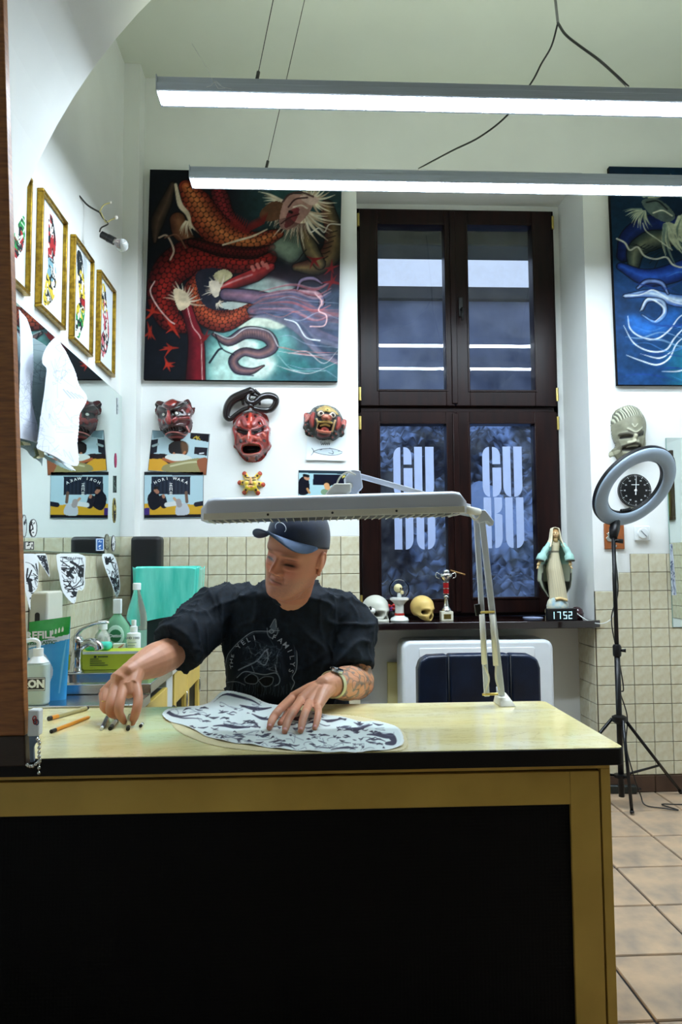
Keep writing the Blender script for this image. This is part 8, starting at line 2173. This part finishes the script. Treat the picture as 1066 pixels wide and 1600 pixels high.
# ================================================================ on the desk
def cd(x, y): return 240+x/2.665, 1060+y/2.665
A = Art(20, 40, 1060, 320, 380, 150, (226, 236, 234))
rs = np.random.RandomState(12)
A.mix(A.fbm(9, 3)*.35, (190, 216, 214))
out = [(35, 150), (62, 124), (110, 118), (180, 114), (240, 92), (280, 58), (330, 50), (400, 70), (470, 98), (560, 120), (680, 140), (800, 162), (880, 178), (960, 180), (1020, 205), (1043, 250), (1032, 282), (960, 298), (880, 305), (800, 308), (700, 305), (600, 300), (500, 290), (400, 275), (300, 262), (220, 240), (160, 210), (110, 190), (60, 176)]
def blob(p, l, w, a):
    d = np.array([math.cos(a), math.sin(a)*.35])*l
    A.stroke([p-d, p+np.array([rs.uniform(-4, 4), rs.uniform(-6, 6)]), p+d], [2, w, 2], (38, 38, 58), .95, n=4)
big = [([(60, 140), (80, 150), (120, 158), (180, 152)], [16, 14, 6, 3]), ([(250, 95), (290, 66), (340, 70), (400, 90), (440, 108)], [6, 14, 12, 8, 4]), ([(360, 110), (420, 128), (490, 120)], [4, 16, 4]), ([(250, 198), (330, 200), (400, 205)], [4, 14, 5]), ([(410, 150), (450, 165), (520, 170)], [3, 12, 3]), ([(780, 205), (840, 210), (910, 195)], [3, 16, 4]), ([(890, 235), (960, 238), (990, 240), (1000, 265), (970, 268)], [4, 18, 26, 24, 12]), ([(740, 295), (800, 290), (850, 285)], [3, 9, 3]), ([(700, 170), (740, 175), (790, 170)], [3, 12, 3]), ([(80, 152), (130, 166), (200, 168)], [3, 5, 2])]
for q, w in big: A.stroke(q, w, (44, 42, 64), .95)
for k in range(210):
    x = rs.uniform(110, 960); y = rs.uniform(115, 295)
    blob(np.array([x, y]), rs.uniform(4, 24), rs.uniform(3, 10), rs.uniform(-.6, .6))
for k in range(60):
    p = np.array([rs.uniform(80, 1000), rs.uniform(70, 300)])
    A.stroke([p, p+rs.randn(2)*np.array([26, 9]), p+rs.randn(2)*np.array([34, 12]), p+rs.randn(2)*np.array([30, 10])], 2.4, (110, 120, 136), .7, n=3)
for k in range(9):
    c = np.array([rs.uniform(560, 960), rs.uniform(190, 290)]); r = rs.uniform(14, 30)
    A.stroke([c+np.array([r*math.cos(t), r*.4*math.sin(t)]) for t in np.linspace(2.6, 6.6, 9)], 2.6, (120, 130, 140), .8)
o_in = A.inpoly([((x-540)*.975+540, (y-180)*.93+182) for x, y in catmull(out, 4, True)])
A.C = np.where(o_in[..., None], A.C, np.array((230, 238, 236)))
mk = A.inpoly(catmull(out, 4, True))
def lay(px, py, z, ymax=2.395):
    a = (px-CX)/F; b = (py-CY)/F
    d = [_fw[k]+_rt[k]*a-_up[k]*b for k in range(3)]
    t = (z-EYE)/d[2]; Y = d[1]*t
    over = np.clip(Y-(ymax-.06), 0, None)
    Y2 = np.where(Y > ymax-.06, ymax-.06+.06*(1-np.exp(-over/.06)), Y)
    t = Y2/d[1]
    return d[0]*t, d[1]*t, EYE+d[2]*t
px_, py_ = cd(A.x, A.y)
X, Y, Z = lay(px_, py_, DZ+.004)
V = np.stack([X, Y, Z+.0015*np.sin(A.x*.05)], -1).reshape(-1, 3); q = gridfaces(A.nx, A.ny, mask=mk); V, q, C_ = compact(V, q, A.linear())
o = npmesh('tattoo_drawing', V, q[:, ::-1], colmat('stencil_paper', .7, .3), None, C_); recentre(o)
tag(o, 'large cut out tattoo drawing in black ink under his hands', 'drawing')
# tracing sheet below it
A = Art(20, 40, 1060, 330, 340, 150, (226, 214, 168))
out2 = [(70, 176), (120, 180), (250, 160), (500, 150), (800, 150), (1000, 195), (1058, 250), (1045, 295), (960, 306), (700, 312), (500, 306), (330, 292), (230, 274), (150, 245), (95, 215)]
mk = A.inpoly(catmull(out2, 4, True)); px_, py_ = cd(A.x, A.y); X, Y, Z = lay(px_, py_, DZ+.0012)
V = np.stack([X, Y, Z], -1).reshape(-1, 3); q = gridfaces(A.nx, A.ny, mask=mk); V, q, C_ = compact(V, q, A.linear())
o = npmesh('backing_sheet', V, q[:, ::-1], colmat('yellowed_tracing_paper', .45, .4), None, C_); recentre(o)
tag(o, 'yellowish translucent tracing sheet lying beneath the tattoo drawing', 'paper')
# pens and pencil
def pen(a, b_, r, name, label, cat, segs, group=None, za=None, zb=None):
    """segs: (t0, t1, material, radius scale, part name)"""
    A_ = aZ(*a, DZ+(za if za is not None else r)); B_ = aZ(*b_, DZ+(zb if zb is not None else r))
    t = thing(name, label, cat, (A_+B_)/2-Vector((0, 0, r)), group)
    for (t0, t1, mt, sc, nm) in segs:
        m_ = MB(); m_.tube([A_.lerp(B_, t0), A_.lerp(B_, t1)], [r*sc if not isinstance(sc, tuple) else r*sc[0], r*sc if not isinstance(sc, tuple) else r*sc[1]], 12); m_.build(nm, mt, t, smooth=True, auto=.6)
    return t
M_org = mat('orange_lacquer', S(226, 150, 40), .35, var=.05); M_olive = mat('olive_plastic', S(176, 168, 120), .35, var=.04); M_lead = mat('graphite', S(30, 28, 28), .5); M_rawood = mat('raw_wood', S(206, 166, 110), .7); M_pur = mat('violet_plastic', S(70, 44, 86), .35)
pen((76, 1123), (137, 1106), .0068, 'marker_pen', 'olive and orange marker pen lying left of pencil', 'pen', [(0, .06, M_black, 1, 'end_cap'), (.06, .22, M_org, .95, 'orange_band'), (.22, .78, M_olive, .95, 'barrel'), (.78, .95, M_olive, 1.06, 'pen_cap'), (.95, 1, M_black, .8, 'cap_tip')])
pen((80, 1143), (141.5, 1119.5), .0052, 'pencil', 'orange hexagonal pencil with dark eraser end on desk', 'pencil', [(0, .10, M_lead, 1.05, 'eraser_end'), (.10, .93, M_org, 1, 'barrel'), (.93, .98, M_rawood, (.95, .4), 'cone'), (.98, 1, M_lead, (.4, .1), 'point')])
pen((158.5, 1139), (168, 1120), .0055, 'fine_pen', 'violet pen leftmost of the row beneath his hand', 'pen', [(0, .12, M_wplast, .9, 'clear_end'), (.12, .8, M_pur, 1, 'barrel'), (.8, 1, M_black, .9, 'pen_cap')], 'pens under the right hand')
pen((172, 1138.5), (186, 1120), .0055, 'fine_pen', 'black and white pen in middle of row beneath hand', 'pen', [(0, .22, M_black, 1, 'end_cap'), (.22, .6, M_wplast, .95, 'barrel'), (.6, 1, M_black, 1, 'pen_cap')], 'pens under the right hand')
pen((200, 1139), (203, 1118), .0062, 'fine_pen', 'pale olive pen pinched between his thumb and finger', 'pen', [(0, .14, M_black, .9, 'end_cap'), (.14, .9, M_olive, 1, 'barrel'), (.9, 1, M_black, .8, 'tip')], 'pens under the right hand', zb=.020)
pen((219.5, 1134.5), (222.5, 1131), .0045, 'pen_cap', 'tiny loose pen cap lying right of his thumb', 'pen cap', [(0, .35, M_black, 1, 'cap_base'), (.35, .75, M_wplast, 1, 'cap_band'), (.75, 1, M_black, 1, 'cap_end')])
# key tag with chain at the board
ya = 1.765
def cb(x, y): return aY(30+x/5.33, 1090+y/5.33, ya)
t = thing('key_tag', 'white tag box with grey clip and bead chain beside board', 'key tag', cb(110, 300))
a, c = cb(70, 105), cb(160, 325)
b = MB(); b.box(a.x, ya, c.z, c.x, ya+.03, a.z); b.build('tag_case', M_wplast, t, bevel=.004)
for k, (x, y, mt) in enumerate(((128, 175, M_redc), (134, 200, M_redc), (148, 205, bpy.data.materials['navy_print']))):
    p = cb(x, y); b = MB(); b.tube([Vector((p.x+.004*math.cos(q), ya-.001, p.z+.006*math.sin(q))) for q in np.linspace(0, 2*PI, 12, endpoint=False)], .0012, 5, closed=True); b.build('logo_loop', mt, t, smooth=True)
M_clip = mat('blue_grey_plastic', S(92, 110, 130), .45)
pts = [cb(x, y) for x, y in ((75, 325), (148, 318), (150, 372), (122, 392), (112, 420), (118, 540), (85, 545))]
b = MB(); b.prism([(p.x, p.z) for p in pts], ya+.002, ya+.014, 'XZ'); b.build('clip', M_clip, t, bevel=.002)
chain = catmull([tuple(cb(x, y)) for x, y in ((150, 345), (168, 370), (166, 430), (166, 490), (174, 532), (150, 542), (114, 572), (80, 568), (62, 556))], 5)
for k, p in enumerate(chain[::3]): b = MB(); b.ell(p, (.0042, .0042, .0042), 8, 6); b.build('bead', M_silver, t, smooth=True)
b = MB(); b.tube(chain, .0011, 5); b.build('chain_cord', M_silver, t, smooth=True)
c2_ = [tuple(cb(x, y)) for x, y in ((172, 532), (165, 585), (164, 628))]
b = MB(); b.tube(c2_, .0011, 5); b.build('chain_cord', M_silver, t, smooth=True)
for k in (1, 2): b = MB(); b.ell(c2_[k], (.0042, .0042, .0042), 8, 6); b.build('bead', M_silver, t, smooth=True)
